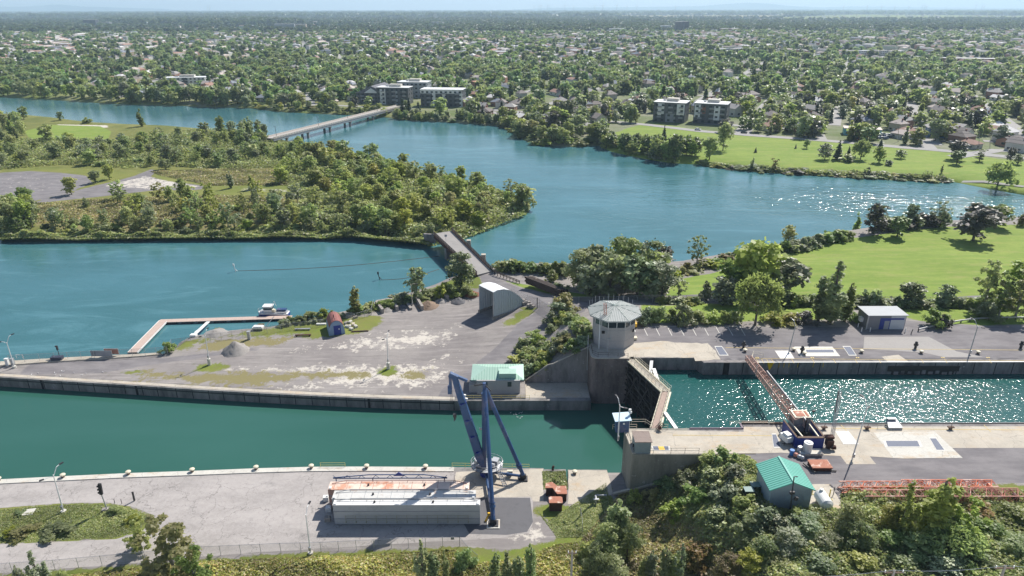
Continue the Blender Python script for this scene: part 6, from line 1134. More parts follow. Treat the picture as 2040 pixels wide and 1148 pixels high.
def lobes(kind, h, w, R):
    out = []
    def add(a, rr, z, rw, rh): out.append((rr*math.cos(a), rr*math.sin(a), z*h, w*rw, h*rh))
    if kind == 'round':
        for i in range(46):
            q = R.uniform(.25, 1); z = R.uniform(.12, .92); add(R.uniform(0, 6.28), w*.40*q*math.sqrt(max(.06, 1-((z-.5)/.47)**2)), z, R.uniform(.07, .145), R.uniform(.05, .105))
        add(0, 0, .5, .26, .3)
    elif kind == 'tall':
        for sp in [(0, 0, 1.)]+[(R.uniform(0, 6.28), w*R.uniform(.12, .36), R.uniform(.5, .9)) for _ in range(5)]:
            for i in range(14):
                z = R.uniform(.08, .95); env = min(1, 2.5*z+.2)*(1-z)**.6; a2 = R.uniform(0, 6.28); r2 = w*.22*env*R.uniform(.2, 1); k = .3+.7*z
                out.append((sp[1]*k*math.cos(sp[0])+r2*math.cos(a2), sp[1]*k*math.sin(sp[0])+r2*math.sin(a2), z*h*sp[2], w*R.uniform(.06, .12)*(.5+env), h*R.uniform(.03, .07)))
    elif kind == 'sparse':
        for i in range(44):
            z = R.uniform(.18, .98); add(R.uniform(0, 6.28), w*.46*R.uniform(.15, 1)*math.sqrt(max(.1, 1-((z-.55)/.48)**2)), z, R.uniform(.05, .1), R.uniform(.03, .07))
    elif kind == 'bush':
        for i in range(26): q = R.uniform(0, 1); add(R.uniform(0, 6.28), w*.42*q, R.uniform(.12, .82)*(1-.45*q*q), R.uniform(.08, .16), R.uniform(.1, .2))
    elif kind == 'spruce':
        for i in range(30): z = .06+.92*(i/30); env = (1-z)*.5+.03; add(i*2.4, w*env*.45, z, env*.62, .05)
    elif kind == 'willow':
        for i in range(30): q = R.uniform(.1, 1); add(R.uniform(0, 6.28), w*.42*q, .84-.62*q*q*R.uniform(.5, 1)+R.uniform(-.12, .05), R.uniform(.08, .14), R.uniform(.12, .24))
        add(0, 0, .45, .3, .3)
    return out
def crown_points(kind, h, w, n, R, leaf):
    lb = lobes(kind, h, w, R); vol = np.array([l[3]*l[3]*.6+l[3]*l[4] for l in lb]); cnt = np.maximum(4, (vol/vol.sum()*n)).astype(int); P, N, T = [], [], []
    for l, c in zip(lb, cnt):
        d = R.normal(size=(c, 3)); d /= np.linalg.norm(d, axis=1)[:, None]; d[:, 2] = np.where((d[:, 2] < 0) & (R.uniform(size=c) < .72), -d[:, 2], d[:, 2]); rad = R.uniform(.3, 1.12, (c, 1))**.7*(1+.35*(R.uniform(size=(c, 1)) > .86))
        jag = 1+.22*np.sin(d[:, :1]*7+l[0]*9)*np.cos(d[:, 1:2]*6+l[1]*5)
        p = np.array(l[:3])+d*rad*jag*np.array([l[3], l[3], l[4]]); nn = d*.45+R.normal(size=(c, 3))*.5+np.array([.15, .2, .85]); nn /= np.linalg.norm(nn, axis=1)[:, None]
        P.append(p); N.append(nn); T.append(np.clip(R.uniform(.15, .75)+R.normal(0, .17, c), 0, 1))
    P = np.concatenate(P); P[:, 2] = np.maximum(P[:, 2], .05); return P, np.concatenate(N), np.concatenate(T), lb
def proto(name, kind, h, w, n, leaf, seed, mat='green', trunk=True, asp=1.):
    R = np.random.default_rng(seed); P, N, T, lb = crown_points(kind, h, w, n, R, leaf)
    if kind == 'willow': N[:, 2] *= .2; N /= np.linalg.norm(N, axis=1)[:, None]; asp = 2.4
    if kind == 'spruce': N = N+np.array([0, 0, .6]); N /= np.linalg.norm(N, axis=1)[:, None]
    me = leaf_mesh('crown', P, N, leaf*R.uniform(.6, 1.35, len(P)), T, L[mat], asp=asp)
    ms = []
    if trunk:
        m = MB(); r0 = h*.022+.05; zt = h*(.9 if kind in ('spruce', 'tall') else .5); m.tube((0, 0, -.4), (0, 0, zt*.5), r0, r0*.7, n=6).tube((0, 0, zt*.5), (R.normal(0, .02)*h, 0, zt), r0*.7, r0*.35, n=6)
        for i in range(7 if kind != 'spruce' else 0): l = lb[int(R.integers(len(lb)))]; z = h*R.uniform(.15, .45); m.tube((0, 0, min(z, l[2]*.8)), (l[0], l[1], l[2]), r0*.4, r0*.12, n=4)
        tm = bpy.data.meshes.new('trunk'); tm.from_pydata(m.v, [], m.f); tm.materials.append(M['palebark'] if kind in ('sparse',) else M['bark'])
        ms.append(('trunk', tm))
    return dict(h=h, w=w, parts=[('crown', me)]+ms)
PR = {}
def mk(key, kind, h, w, n, leaf, cnt, **kw): n = int(n*(.6 if kind == 'spruce' else .42)); PR[key] = [proto(key, kind, h, w, n, leaf, 100*len(PR)+i, **kw) for i in range(cnt)]
mk('nround', 'round', 10, 9, 9500, .36, 2); mk('ntall', 'tall', 10, 4.6, 8000, .32, 2); mk('nsparse', 'sparse', 10, 8, 7500, .36, 2); mk('nbush', 'bush', 3, 4.2, 3600, .27, 3, trunk=True); mk('nwillow', 'willow', 9, 9, 9000, .26, 1)
mk('mround', 'round', 10, 9, 2600, .72, 3); mk('mtall', 'tall', 10, 4.6, 1900, .6, 2); mk('msparse', 'sparse', 10, 7.5, 1500, .6, 3); mk('mbush', 'bush', 3, 4.2, 850, .5, 3); mk('mspruce', 'spruce', 10, 5, 1700, .65, 1); mk('mwillow', 'willow', 9, 9.5, 2600, .5, 1)
mk('fround', 'round', 10, 9.5, 520, 1.45, 5); mk('fspruce', 'spruce', 10, 4.6, 300, 1.3, 1); mk('ftall', 'tall', 10, 5, 330, 1.2, 1); mk('fbush', 'bush', 3, 4.5, 170, 1.05, 2)
KN = dict(round='round-crowned tree', tall='slender upright tree', sparse='open airy tree', bush='bush', spruce='conical spruce', willow='drooping willow')
ntree = 0
PLAN = []
def plant(key, p, h, w, col, label, cat=None, group=None, sink=.1): PLAN.append((key, tuple(p), h, w, col, label, group))
def grow(key, p, h, w, col, label, group, cat=None, sink=.1):
    pr = PR[key][int(rng.integers(len(PR[key])))]; kind = key[1:]; o = bpy.data.objects.new({'bush': 'bush', 'spruce': 'spruce_tree', 'willow': 'willow_tree', 'tall': 'poplar_tree', 'sparse': 'tree', 'round': 'tree'}[kind], None); C.objects.link(o)
    o.location = (p[0], p[1], p[2]-sink); o.rotation_euler = (0, 0, rng.uniform(0, 6.28)); o.scale = (w/pr['w'], w/pr['w'], h/pr['h']); o.empty_display_size = .2
    tag(o, label, cat or {'bush': 'bush', 'tall': 'poplar', 'spruce': 'spruce', 'willow': 'willow'}.get(kind, 'tree'), group)
    for nm, me in pr['parts']:
        c = bpy.data.objects.new(nm if kind != 'bush' or nm == 'crown' else 'stem', me); C.objects.link(c); c.parent = o
        if nm == 'crown': c.material_slots[0].link = 'OBJECT'; c.material_slots[0].material = L[col]
    return o
def T(px, py, h, w, key, col, label, land, group=None):
    p = land.snap(px, py); k = 0
    def bad(q): return not inside(q, land.o)[0] or (land.shore is not None and dline(q, land.shore)[0] < 1.5)
    while k < 30 and bad(np.array([[p.x, p.y]])): p.y += 1.5 if land is townL else -1.5; k += 1
    p.z = land.z(p.x, p.y)
    return plant(key, p, h, w, col, label, group=group)
def TT(px, pytop, h, w, key, col, label, zg, group=None):    # placed by its top
    if px > 1450 and key == 'nround': h *= .8; w *= .85
    t = at(px, pytop, zg+h*.97); return plant(key, (t.x, t.y, zg), h, w, col, label, group=group)
Y = yardL
# park by the lock (far bank of the lock)
for a in [(1697, 457, 9, 5, 'mtall', 'bright', 'upright bright green poplar on the park bank, left of the dark tree pair'),
    (1740, 466, 11.5, 10, 'mround', 'plum', 'dark purplish round tree, left of the pair standing on the park lawn edge'), (1787, 472, 8, 8.5, 'mround', 'dark', 'small dark tree, right of the pair standing on the park lawn edge'),
    (1812, 450, 8.5, 7, 'mround', 'dark', 'dark tree rising from the hedge behind the park pair'), (1868, 452, 10, 8, 'msparse', 'grey', 'pale airy grey-green tree on the river bank left of the big dark dome'),
    (1938, 480, 13, 17, 'mround', 'plum', 'large dark dome-shaped tree standing alone on the lawn at the right'), (1984, 452, 8.5, 12, 'mround', 'green', 'mid green spreading tree behind the large dark dome tree'),
    (1569, 488, 7.5, 6, 'mround', 'yellow', 'yellowish tree at the left end of the park hedge'), (2034, 450, 5, 6, 'mbush', 'autumn', 'orange-tinged bush at the right edge on the park bank'),
    (1388, 526, 10, 7.5, 'msparse', 'grey', 'pale airy tree on the river bank right of the dark clump'), (1318, 515, 8, 8, 'mround', 'plum', 'brownish plum tree just behind the big clump of dark trees'),
    (1352, 590, 6, 5, 'msparse', 'grey', 'small grey-green tree alone on the lawn between the clump and the large tree'),
    (1405, 597, 5.5, 5, 'mbush', 'dark', 'dark shrub left of the largest tree on the park lawn'), (1458, 597, 12, 12, 'mround', 'green', 'left part tree of the tall green group behind the parking stalls'), (1502, 604, 18, 17, 'mround', 'bright', 'tallest bright green tree behind the parking stalls'), (1558, 604, 13, 14, 'mround', 'dark', 'dark tree on the right flank of the tallest tree behind the stalls'), (1535, 612, 10, 10, 'mround', 'green', 'mid green tree tucked below the tallest tree behind the stalls'), (1440, 608, 8, 9, 'mround', 'dark', 'dark low tree on the left flank of the tall group behind the stalls'),
    (1504, 648, 13.5, 12.5, 'nwillow', 'green', 'olive willow-like tree overhanging the parking stalls'),
    (1652, 645, 16.5, 10, 'ntall', 'green', 'tall upright poplar beside the asphalt left of the grey building'), (1682, 640, 11, 6.5, 'ntall', 'green', 'second upright poplar just right of the tall one, left of the grey building'), (1630, 640, 9, 6, 'ntall', 'green', 'lower upright poplar left of the tall one near the grey building'),
    (1812, 613, 7, 8, 'mround', 'dark', 'dark round shrub behind the grey building'), (1880, 613, 6.5, 6, 'mround', 'dark', 'dark rounded small tree in the hedge right of the grey building'), (1735, 612, 6, 5.5, 'mbush', 'grey', 'greyish shrub behind the roof of the grey building'),
    (1957, 618, 13, 8, 'nsparse', 'bright', 'open bright poplar-like tree at the right behind the guardrail'), (1990, 628, 11, 9, 'nsparse', 'green', 'loose mid green tree above the guardrail'), (2022, 632, 12, 10, 'nsparse', 'bright', 'loose bright tree at the right edge above the guardrail'), (2035, 580, 9, 12, 'mround', 'bright', 'bright bushy tree cut by the right edge of the photo on the lawn'), (1965, 636, 5, 8, 'nbush', 'grey', 'silvery shrub mass below the loose trees at the guardrail'),
    (1860, 648, 4.6, 6.5, 'nbush', 'green', 'rounded green bush between the grey building and the guardrail'), (1880, 650, 3.6, 4, 'nbush', 'plum', 'brownish dry bush beside the rounded one at the guardrail start'),
    # bushes by the parking
    (1285, 643, 4.4, 6, 'nbush', 'dark', 'dark bush nearest the control tower behind the parking stalls'), (1312, 642, 4.6, 6, 'nbush', 'green', 'second bush right of the tower behind the parking stalls'), (1361, 645, 6.2, 6, 'nbush', 'dark', 'tallest dark bush behind the parking stalls'), (1340, 640, 3.6, 5, 'nbush', 'green', 'low green bush left of the tallest one behind the parking stalls'),
    (1392, 641, 3.2, 6, 'nbush', 'green', 'low green bush right of the tallest one behind the stalls'), (1420, 640, 3., 6, 'nbush', 'bright', 'low bright bush at the middle of the parking row'), (1442, 643, 3.4, 4.5, 'nbush', 'green', 'bush just left of the willow-like tree at the stalls'), (1462, 640, 3, 5, 'nbush', 'bright', 'bright bush partly under the willow-like tree'), (1542, 642, 2.8, 7, 'nbush', 'yellow', 'yellow-green bush right of the willow-like tree'), (1575, 642, 2.6, 7, 'nbush', 'yellow', 'second yellow-green bush right of the willow-like tree'), (1604, 643, 3.2, 6, 'nbush', 'plum', 'brownish bush left of the poplars'), (1700, 640, 2.5, 4, 'nbush', 'green', 'small bush at the left corner of the grey building'),
    # yard
    (708, 624, 9, 5.5, 'ntall', 'yellow', 'upright yellow-green tree on the shore above the rusty-roofed hut'), (831, 597, 10.5, 7.5, 'mround', 'grey', 'grey-green tree behind the pole and block bays'), (918, 572, 11.5, 11, 'nround', 'dark', 'dark green tree beside the near end of the road bridge'), (884, 592, 5, 6, 'nbush', 'yellow', 'yellow-green bush between the grey tree and the bridge tree'), (900, 590, 4, 8, 'nbush', 'green', 'green bush at the foot of the bridge tree'), (930, 588, 3.4, 7, 'nbush', 'bright', 'bright low bush between the bridge tree and the corrugated shed'), (860, 592, 3, 7, 'nbush', 'green', 'low bush behind the larger block bay'), (800, 600, 3, 8, 'nbush', 'dark', 'dark low bush on the shore left of the pole'),
    (760, 612, 2.2, 6, 'nbush', 'green', 'low bush above the left block bay'), (648, 634, 3.2, 5.5, 'nbush', 'yellow', 'yellow-green bush on the shore left of the hut'), (622, 637, 2.8, 6, 'nbush', 'green', 'green bush on the shore beyond the end of the dock'), (600, 642, 2.2, 5, 'nbush', 'green', 'small shore bush near the dock end'), (585, 636, 2.8, 3, 'nbush', 'yellow', 'small yellowish bush at the tip of the floating dock'), (337, 702, 3.4, 4.5, 'nbush', 'green', 'green bush at the inner corner of the fenced slip'), (445, 656, 2.2, 3, 'nbush', 'green', 'small bush beside the gravel mound at the dock'), (527, 648, 2, 3, 'nbush', 'autumn', 'small orange-tinged bush below the dock'),
    (1125, 618, 5.2, 8, 'nbush', 'autumn', 'orange-tinged shrub at the top of the bush slope by the road'), (1118, 632, 5, 8, 'nbush', 'grey', 'silvery shrub below the orange one on the bush slope'),
    (1100, 560, 4, 6, 'mbush', 'green', 'bush on the verge behind the timber stack'), (1115, 582, 3., 7, 'nbush', 'bright', 'bright bush growing over the timber stack')]:
    T(*a, Y)
# clump
for i, (px, py, h, w) in enumerate([(1152, 575, 12, 12), (1185, 570, 14, 14), (1215, 590, 13, 13), (1240, 575, 16, 15), (1268, 592, 13, 13), (1298, 585, 14, 13), (1318, 596, 11, 12), (1175, 592, 10, 11), (1240, 560, 14, 14), (1290, 562, 13, 14)]):
    T(px, py, h, w, 'mround' if i % 3 else 'nround', ['green', 'dark', 'grey', 'green', 'dark'][i % 5], '%s tree of the clump behind the control tower' % LN[['green', 'dark', 'grey', 'green', 'dark'][i % 5]], Y, 'trees of the clump behind the control tower')
def row(pts, n, hr, wr, key, cols, label, land, group, jit=4):
    P_ = np.array(pts, float)
    for i in range(n):
        t = (i+.5)/n*(len(P_)-1); k = min(int(t), len(P_)-2); q = P_[k]+(P_[k+1]-P_[k])*(t-k)+rng.normal(0, 1, 2)*np.array([jit, jit*.35]); cc = cols[int(rng.integers(len(cols)))]
        T(q[0], q[1], rng.uniform(*hr), rng.uniform(*wr), key, cc, label % LN[cc], land, group)
row([(1000, 537), (1060, 540), (1130, 548)], 14, (3, 4.6), (6, 9), 'mbush', ['green', 'bright', 'green'], '%s bush between the bridge and dark clump', Y, 'bushes on the bank east of the bridge')
row([(1560, 502), (1620, 490), (1690, 474)], 16, (3.2, 4.5), (7, 9), 'mbush', ['grey', 'green', 'grey'], '%s shrub of the long rounded park hedge', Y, 'shrubs of the park hedge', 3)
row([(1750, 460), (1810, 452), (1880, 450)], 12, (4, 6), (8, 10), 'mbush', ['dark', 'plum', 'dark'], '%s shrub of the dark hedge on the river bank', Y, 'shrubs of the dark river hedge', 3)
row([(1340, 552), (1420, 530), (1480, 512), (1550, 500)], 18, (2, 3.4), (5, 8), 'mbush', ['green', 'yellow', 'autumn'], '%s shrub on the grassy river bank of the park', Y, 'shrubs on the park river bank', 4)
row([(1690, 612), (1760, 613), (1850, 613), (1930, 614), (2000, 616)], 26, (2.6, 4.2), (5, 7), 'mbush', ['green', 'dark', 'green', 'grey'], '%s shrub of the hedge behind the grey building', Y, 'shrubs of the hedge behind the grey building', 4)
row([(1560, 612), (1620, 610), (1680, 612)], 9, (3, 4.5), (6, 8), 'mbush', ['dark', 'green'], '%s shrub of the hedge left of the poplars', Y, 'shrubs of the hedge left of the poplars', 4)
row([(1310, 606), (1400, 604)], 6, (1.6, 2.6), (4, 6), 'mbush', ['bright', 'green'], '%s low shrub along the path behind the parking', Y, 'low shrubs along the path', 4)
row([(690, 626), (760, 612), (830, 600), (900, 578)], 14, (1.6, 3), (4, 6), 'nbush', ['green', 'bright'], '%s low shrub on the river bank above the yard', Y, 'low shrubs on the river bank of the yard', 5)
row([(560, 648), (600, 644), (680, 632)], 10, (1.2, 2), (3, 5), 'nbush', ['green', 'grey'], '%s small shrub at the shore fence', Y, 'small shrubs at the shore fence', 4)
# bush slope beside the tower
sl = np.array([(1052, 752), (1030, 722), (1045, 695), (1085, 655), (1120, 632), (1165, 632), (1170, 690), (1110, 735)], float)
k = 0; tr_ = 0
while k < 46 and tr_ < 4000:
    tr_ += 1; q = np.array([[rng.uniform(1030, 1172), rng.uniform(630, 752)]])
    if inside(q, sl)[0]:
        cc = ['green', 'bright', 'green', 'dark', 'yellow', 'bright'][int(rng.integers(6))]; p = Y.snap(*q[0]); 
        if p.y < 140.6: continue
        plant('nbush', p, rng.uniform(2.2, 3.8), rng.uniform(4.2, 6), cc, '%s bush on the slope beside the tower' % LN[cc], group='bushes on the slope beside the tower'); k += 1
# ---- island
def scatter(land, poly, n, keys, hr, wf, cols, label, group, mind=3.):
    poly = np.array(poly, float); lo, hi = poly.min(0), poly.max(0); got = []; W_ = P2([tuple(q) for q in poly], -9.3); a, b = W_.min(0), W_.max(0); t = 0
    while len(got) < n and t < n*60:
        t += 1; q = rng.uniform(a, b)
        if not inside(q[None], W_)[0] or not inside(q[None], land.o)[0] or dline(q[None], land.shore)[0] < 1.2: continue
        if got and min((q[0]-g[0])**2+(q[1]-g[1])**2 for g in got) < mind**2: continue
        got.append(q); key = keys[int(rng.integers(len(keys)))]; cc = cols[int(rng.integers(len(cols)))]; h = rng.uniform(*hr)
        if key[1:] == 'bush': h *= .38
        plant(key, (q[0], q[1], land.z(*q)), h, h*wf*rng.uniform(.85, 1.15)*(2.2 if key[1:] == 'bush' else 1), cc, label % (LN[cc]+(' tall' if h > (hr[0]+hr[1])/2 else ' smaller')), group=group)
I = islL
scatter(I, [(560, 300), (640, 296), (760, 326), (860, 348), (1000, 383), (1050, 398), (1050, 418), (1000, 436), (930, 462), (860, 478), (770, 470), (700, 440), (640, 400), (620, 360), (560, 340)], 135, ['mround', 'mround', 'msparse', 'mround'], (6.5, 11), .9, ['bright', 'yellow', 'bright', 'bright', 'green', 'yellow'], '%s tree in the dense island wood', 'trees of the dense island wood', 4.2)
scatter(I, [(700, 470), (860, 478), (940, 460), (1050, 412), (1062, 405), (1055, 420), (940, 470), (870, 486), (700, 476)], 36, ['mround', 'mbush', 'mbush'], (7, 10), .7, ['dark', 'green', 'grey'], '%s growth on the island shore by the near bridge', 'shore growth near the island bridge', 3.5)
scatter(I, [(0, 440), (90, 450), (240, 446), (420, 440), (560, 436), (720, 446), (860, 466), (860, 484), (560, 470), (0, 474)], 95, ['mbush', 'mbush', 'msparse', 'mbush', 'mround'], (6, 10), .8, ['green', 'bright', 'green', 'grey'], '%s growth along the near shore of the island', 'shore growth along the near side of the island', 3.2)
scatter(I, [(0, 430), (60, 425), (100, 450), (60, 474), (0, 474)], 9, ['mround'], (9, 12), .8, ['green', 'bright'], '%s tree of the left island shore clump', 'trees of the left island shore clump', 4)
scatter(I, [(230, 400), (300, 390), (420, 400), (560, 398), (640, 410), (600, 440), (440, 440), (260, 430)], 34, ['msparse', 'msparse', 'mround', 'mbush'], (6, 11), .75, ['bright', 'green', 'grey', 'yellow'], '%s open tree in the island meadow', 'open trees of the island meadow', 6)
scatter(I, [(0, 290), (120, 300), (230, 284), (340, 268), (480, 264), (530, 290), (540, 330), (470, 336), (330, 330), (250, 336), (120, 330), (0, 340)], 110, ['mround', 'mbush', 'msparse', 'mround'], (6, 10), .95, ['green', 'bright', 'green', 'grey'], '%s tree in the middle belt of the island', 'trees of the island middle belt', 4.5)
scatter(I, [(430, 262), (500, 268), (535, 276), (525, 300), (450, 285)], 12, ['mtall', 'mround'], (10, 14), .6, ['green', 'grey', 'bright'], '%s high tree beside the long bridge', 'high trees by the long bridge', 4.5)
scatter(I, [(0, 240), (50, 238), (45, 290), (0, 320)], 14, ['mround', 'mtall'], (8, 13), .65, ['green', 'bright'], '%s tree at the far left edge of the island', 'trees at the left edge of the island', 5)
for a in [(283, 252, 13, 8, 'mtall', 'green', 'lone tall tree on the far island bank right of the lawn'), (48, 238, 11, 8, 'mround', 'green', 'tree on the far bank at the left end of the island'), (121, 240, 7, 7, 'mround', 'dark', 'small dark round tree on the far island bank'), (173, 246, 5, 9, 'mbush', 'yellow', 'yellow-green bush on the far island bank behind the lawn'), (95, 285, 13, 10, 'mround', 'green', 'full tree standing left of the island lawn'), (140, 290, 9, 9, 'mround', 'bright', 'bright tree in front of the island lawn'),
    (143, 388, 8.5, 8.5, 'mround', 'bright', 'bright tree at the edge of the paved lot on the island'), (190, 365, 6.5, 7, 'mround', 'grey', 'greyish bush-like tree right of the paved lot'), (218, 358, 8, 7, 'mround', 'bright', 'bright tree behind the greyish one by the paved lot'), (330, 338, 6.5, 8, 'mround', 'green', 'round bushy tree at the end of the island track'), (172, 415, 5, 5, 'mbush', 'green', 'small bush on the meadow below the track'), (268, 432, 10, 8, 'msparse', 'bright', 'open tree standing above the shore left of centre on the island'), (461, 375, 9, 5, 'mtall', 'grey', 'upright tree in the dry meadow of the island'), (500, 378, 8, 5.5, 'mtall', 'bright', 'second upright tree in the dry meadow'), (560, 365, 10, 9, 'mround', 'bright', 'full bright tree at the left edge of the dense island wood'), (1040, 420, 12, 8.5, 'mround', 'green', 'green tree at the very tip of the island')]:
    T(*a, I)
# ---- far shore and far park
D = townL
def band(pts, n, hr, wf, keys, cols, label, group, dep=(4, 22)):
    P_ = P2(pts, WZ)
    for i in range(n):
        t = (i+rng.uniform(.1, .9))/n*(len(P_)-1); k = min(int(t), len(P_)-2); q = P_[k]+(P_[k+1]-P_[k])*(t-k); q = q+np.array([0, rng.uniform(*dep)]); key = keys[int(rng.integers(len(keys)))]; cc = cols[int(rng.integers(len(cols)))]; h = rng.uniform(*hr)
        plant(key, (q[0], q[1], D.z(*q)), h*(.4 if 'bush' in key else 1), h*wf*(1.5 if 'bush' in key else 1), cc, label % (LN[cc]+(' tall' if h > sum(hr)/2 else ' smaller')), group=group)
band([(-20, 192), (60, 197), (150, 203), (230, 208)], 26, (9, 15), .85, ['fround', 'fround', 'mround'], ['green', 'bright', 'green'], '%s tree on the far shore, left end', 'trees of the far shore, left end')
band([(230, 208), (300, 210), (400, 213), (490, 216)], 46, (9, 16), .85, ['mround', 'fround', 'mround'], ['green', 'dark', 'green', 'grey'], '%s tree on the far shore behind the left channel', 'trees of the far shore, left of the long bridge', (3, 24))
band([(490, 216), (560, 224), (640, 228), (700, 230), (765, 235)], 46, (5, 8), 1.0, ['mround', 'mbush'], ['bright', 'green', 'yellow'], '%s growth just left of the long bridge end', 'growth left of the long bridge end', (3, 16))
band([(785, 238), (850, 243), (940, 247), (1000, 253)], 50, (5, 8.5), .9, ['mround', 'mbush', 'mround', 'mtall'], ['green', 'dark', 'bright', 'grey'], '%s growth right of the long bridge end', 'growth right of the long bridge end', (1, 12))
band([(1000, 253), (1022, 262), (1040, 280), (1075, 290), (1130, 294), (1190, 291)], 46, (7, 12), .95, ['mround', 'mbush'], ['yellow', 'bright', 'green'], '%s growth on the far shore point', 'growth on the point of the far shore', (2, 24))
band([(1190, 291), (1215, 303), (1280, 317), (1340, 327), (1400, 330)], 46, (7, 13), .85, ['mround', 'mbush', 'mround'], ['green', 'bright', 'dark'], '%s growth on the far shore below the twin condos', 'growth on the far shore below the condos', (2, 22))
band([(1400, 330), (1500, 342), (1600, 349), (1700, 354), (1800, 360), (1900, 365)], 60, (3.5, 7), 1.3, ['mbush'], ['green', 'plum', 'yellow', 'grey'], '%s shrub on the river edge of the far park', 'shrubs on the river edge of the far park', (1, 6))
for a in [(1440, 300, 17, 12, 'mround', 'green', 'large full tree at the left end of the far park'), (1413, 318, 13, 12, 'mround', 'bright', 'bright tree below the large one at the left end of the far park'), (1345, 322, 16, 13, 'mround', 'green', 'tall tree on the far shore left of the park lawn'), (1310, 318, 13, 12, 'mround', 'green', 'tree left of the tall one on the far shore'), (1372, 300, 9, 4, 'mspruce', 'spruce', 'dark spruce in front of the right condo'), (1322, 282, 11, 5, 'mspruce', 'spruce', 'dark spruce in front of the left condo'), (1113, 263, 9, 4.5, 'mspruce', 'spruce', 'left spruce on the lawn of the far point'), (1124, 266, 10, 5, 'mspruce', 'spruce', 'right spruce on the lawn of the far point'),
    (1643, 318, 10, 10, 'mround', 'dark', 'dark round tree at the left of the far park tree group'), (1668, 318, 11.5, 6, 'mspruce', 'spruce', 'tall dark spruce in the far park tree group'), (1714, 318, 11, 13, 'mwillow', 'green', 'broad drooping tree in the far park tree group'), (1690, 322, 5, 12, 'mbush', 'dark', 'low dark shrub mass below the far park tree group'), (1750, 325, 9.5, 8.5, 'mround', 'bright', 'bright tree with a yellow top right of the far park group'), (1753, 298, 7, 4.5, 'mspruce', 'spruce', 'small spruce behind the bright tree in the far park'), (1690, 310, 6, 3, 'mspruce', 'spruce', 'narrow spruce beside the broad drooping tree'),
    (1794, 316, 5.5, 7, 'mround', 'dark', 'small umbrella-shaped tree alone on the far lawn'), (1771, 330, 3.6, 6, 'mbush', 'dark', 'small dark bush right of the bright tree on the far lawn'), (1904, 318, 11, 13, 'mround', 'plum', 'large dark tree on the right side of the far park'), (1905, 328, 8, 9, 'mround', 'dark', 'smaller round tree in front of the large dark tree'), (1951, 322, 7, 9, 'msparse', 'dark', 'flat-topped pine near the road at the right'), (1985, 378, 13, 17, 'mwillow', 'bright', 'large weeping willow on the far shore at the right'), (2012, 322, 8, 7, 'mround', 'plum', 'purplish small tree near the right edge of the far park'), (2026, 328, 6, 6, 'mround', 'dark', 'dark small tree at the right edge of the far park'),
    (1876, 345, 5, 2.5, 'mtall', 'green', 'thin young tree on the lower part of the far lawn'), (1846, 358, 5, 6, 'msparse', 'green', 'small open tree on the river edge of the far lawn'), (1728, 350, 5, 5, 'mbush', 'green', 'green bush on the river edge below the far park group'), (1606, 296, 5.5, 5.5, 'mround', 'green', 'young round tree on the upper far lawn'), (1520, 345, 8, 4, 'mtall', 'green', 'slender young tree on the far river edge'), (1557, 345, 7.5, 7, 'msparse', 'autumn', 'reddish open tree on the far river edge'), (1585, 296, 3, 1.5, 'mspruce', 'spruce', 'tiny conical sapling on the upper far lawn'), (1505, 304, 3.5, 2, 'mspruce', 'spruce', 'small conical sapling on the left of the far lawn')]:
    T(*a, D)
# ================================================================ NEAR BUSHES AND SCRUB
def scrub(name, polys, n, hmax, leaf, mat, lab, land=nearL, zs=.0, freq=.35, minh=.15, world=False):
    P, N, T_, V_ = [], [], [], []
    for poly, share in polys:
        W2 = poly if world else P2(poly, QZ); lo, hi = W2.min(0), W2.max(0); k = int(n*share); q = rng.uniform(lo, hi, (k*3, 2)); q = q[inside(q, W2)][:k]; z = land.h(q); e = np.clip(dline(q, W2, True)/1.8, 0.25, 1)
        f = .5+.25*np.sin(q[:, 0]*freq*2.1+2*np.sin(q[:, 1]*freq))+.25*np.sin(q[:, 1]*freq*2.9+1.7*np.sin(q[:, 0]*freq*1.3)); f2 = .5+.5*np.sin(q[:, 0]*freq*7+np.sin(q[:, 1]*freq*6)*2)*np.sin(q[:, 1]*freq*8)
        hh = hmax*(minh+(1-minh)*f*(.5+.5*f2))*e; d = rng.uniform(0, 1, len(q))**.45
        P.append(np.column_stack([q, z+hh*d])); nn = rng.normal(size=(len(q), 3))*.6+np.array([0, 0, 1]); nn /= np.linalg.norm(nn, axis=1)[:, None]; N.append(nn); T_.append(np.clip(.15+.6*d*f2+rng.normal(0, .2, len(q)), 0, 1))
        V_.append(np.clip(.5+.35*np.sin(q[:, 0]*.23+2*np.sin(q[:, 1]*.31))+rng.normal(0, .12, len(q)), 0, 1))
    P = np.concatenate(P); me = leaf_mesh(name, P, np.concatenate(N), leaf*rng.uniform(.6, 1.4, len(P)), np.concatenate(T_), mat, np.concatenate(V_)); o = bpy.data.objects.new(name, me); C.objects.link(o); return tag(o, lab, 'undergrowth', kind='stuff')
scrub('scrub', [([(-60, 1300), (-60, 1175), (120, 1150), (260, 1133), (400, 1120), (560, 1112), (760, 1104), (910, 1096), (945, 1125), (1040, 1112), (1110, 1085), (1200, 1075), (1200, 1300)], 1)], 120000, 1.5, .24, L['scrub'], 'yellow-green scrub along the bottom edge below the fence')
scrub('slope_undergrowth', [([(1160, 1075), (1215, 1010), (1235, 985), (1330, 940), (1400, 1000), (1450, 1060), (1560, 1180), (1200, 1300)], 1)], 60000, 1.4, .26, L['drys'], 'dry brownish and yellow undergrowth on the slope below the lock block')
uw = np.array([(41, 98.8), (43.5, 92), (43.5, 86.5), (51, 85), (52.5, 88.5), (70, 90.5), (90, 88), (110, 60), (30, 60), (28, 84), (33, 92)], float)
scrub('undergrowth', [(uw, 1)], 110000, 2.4, .28, L['vine'], 'green undergrowth under the bushes at the bottom right', world=True)
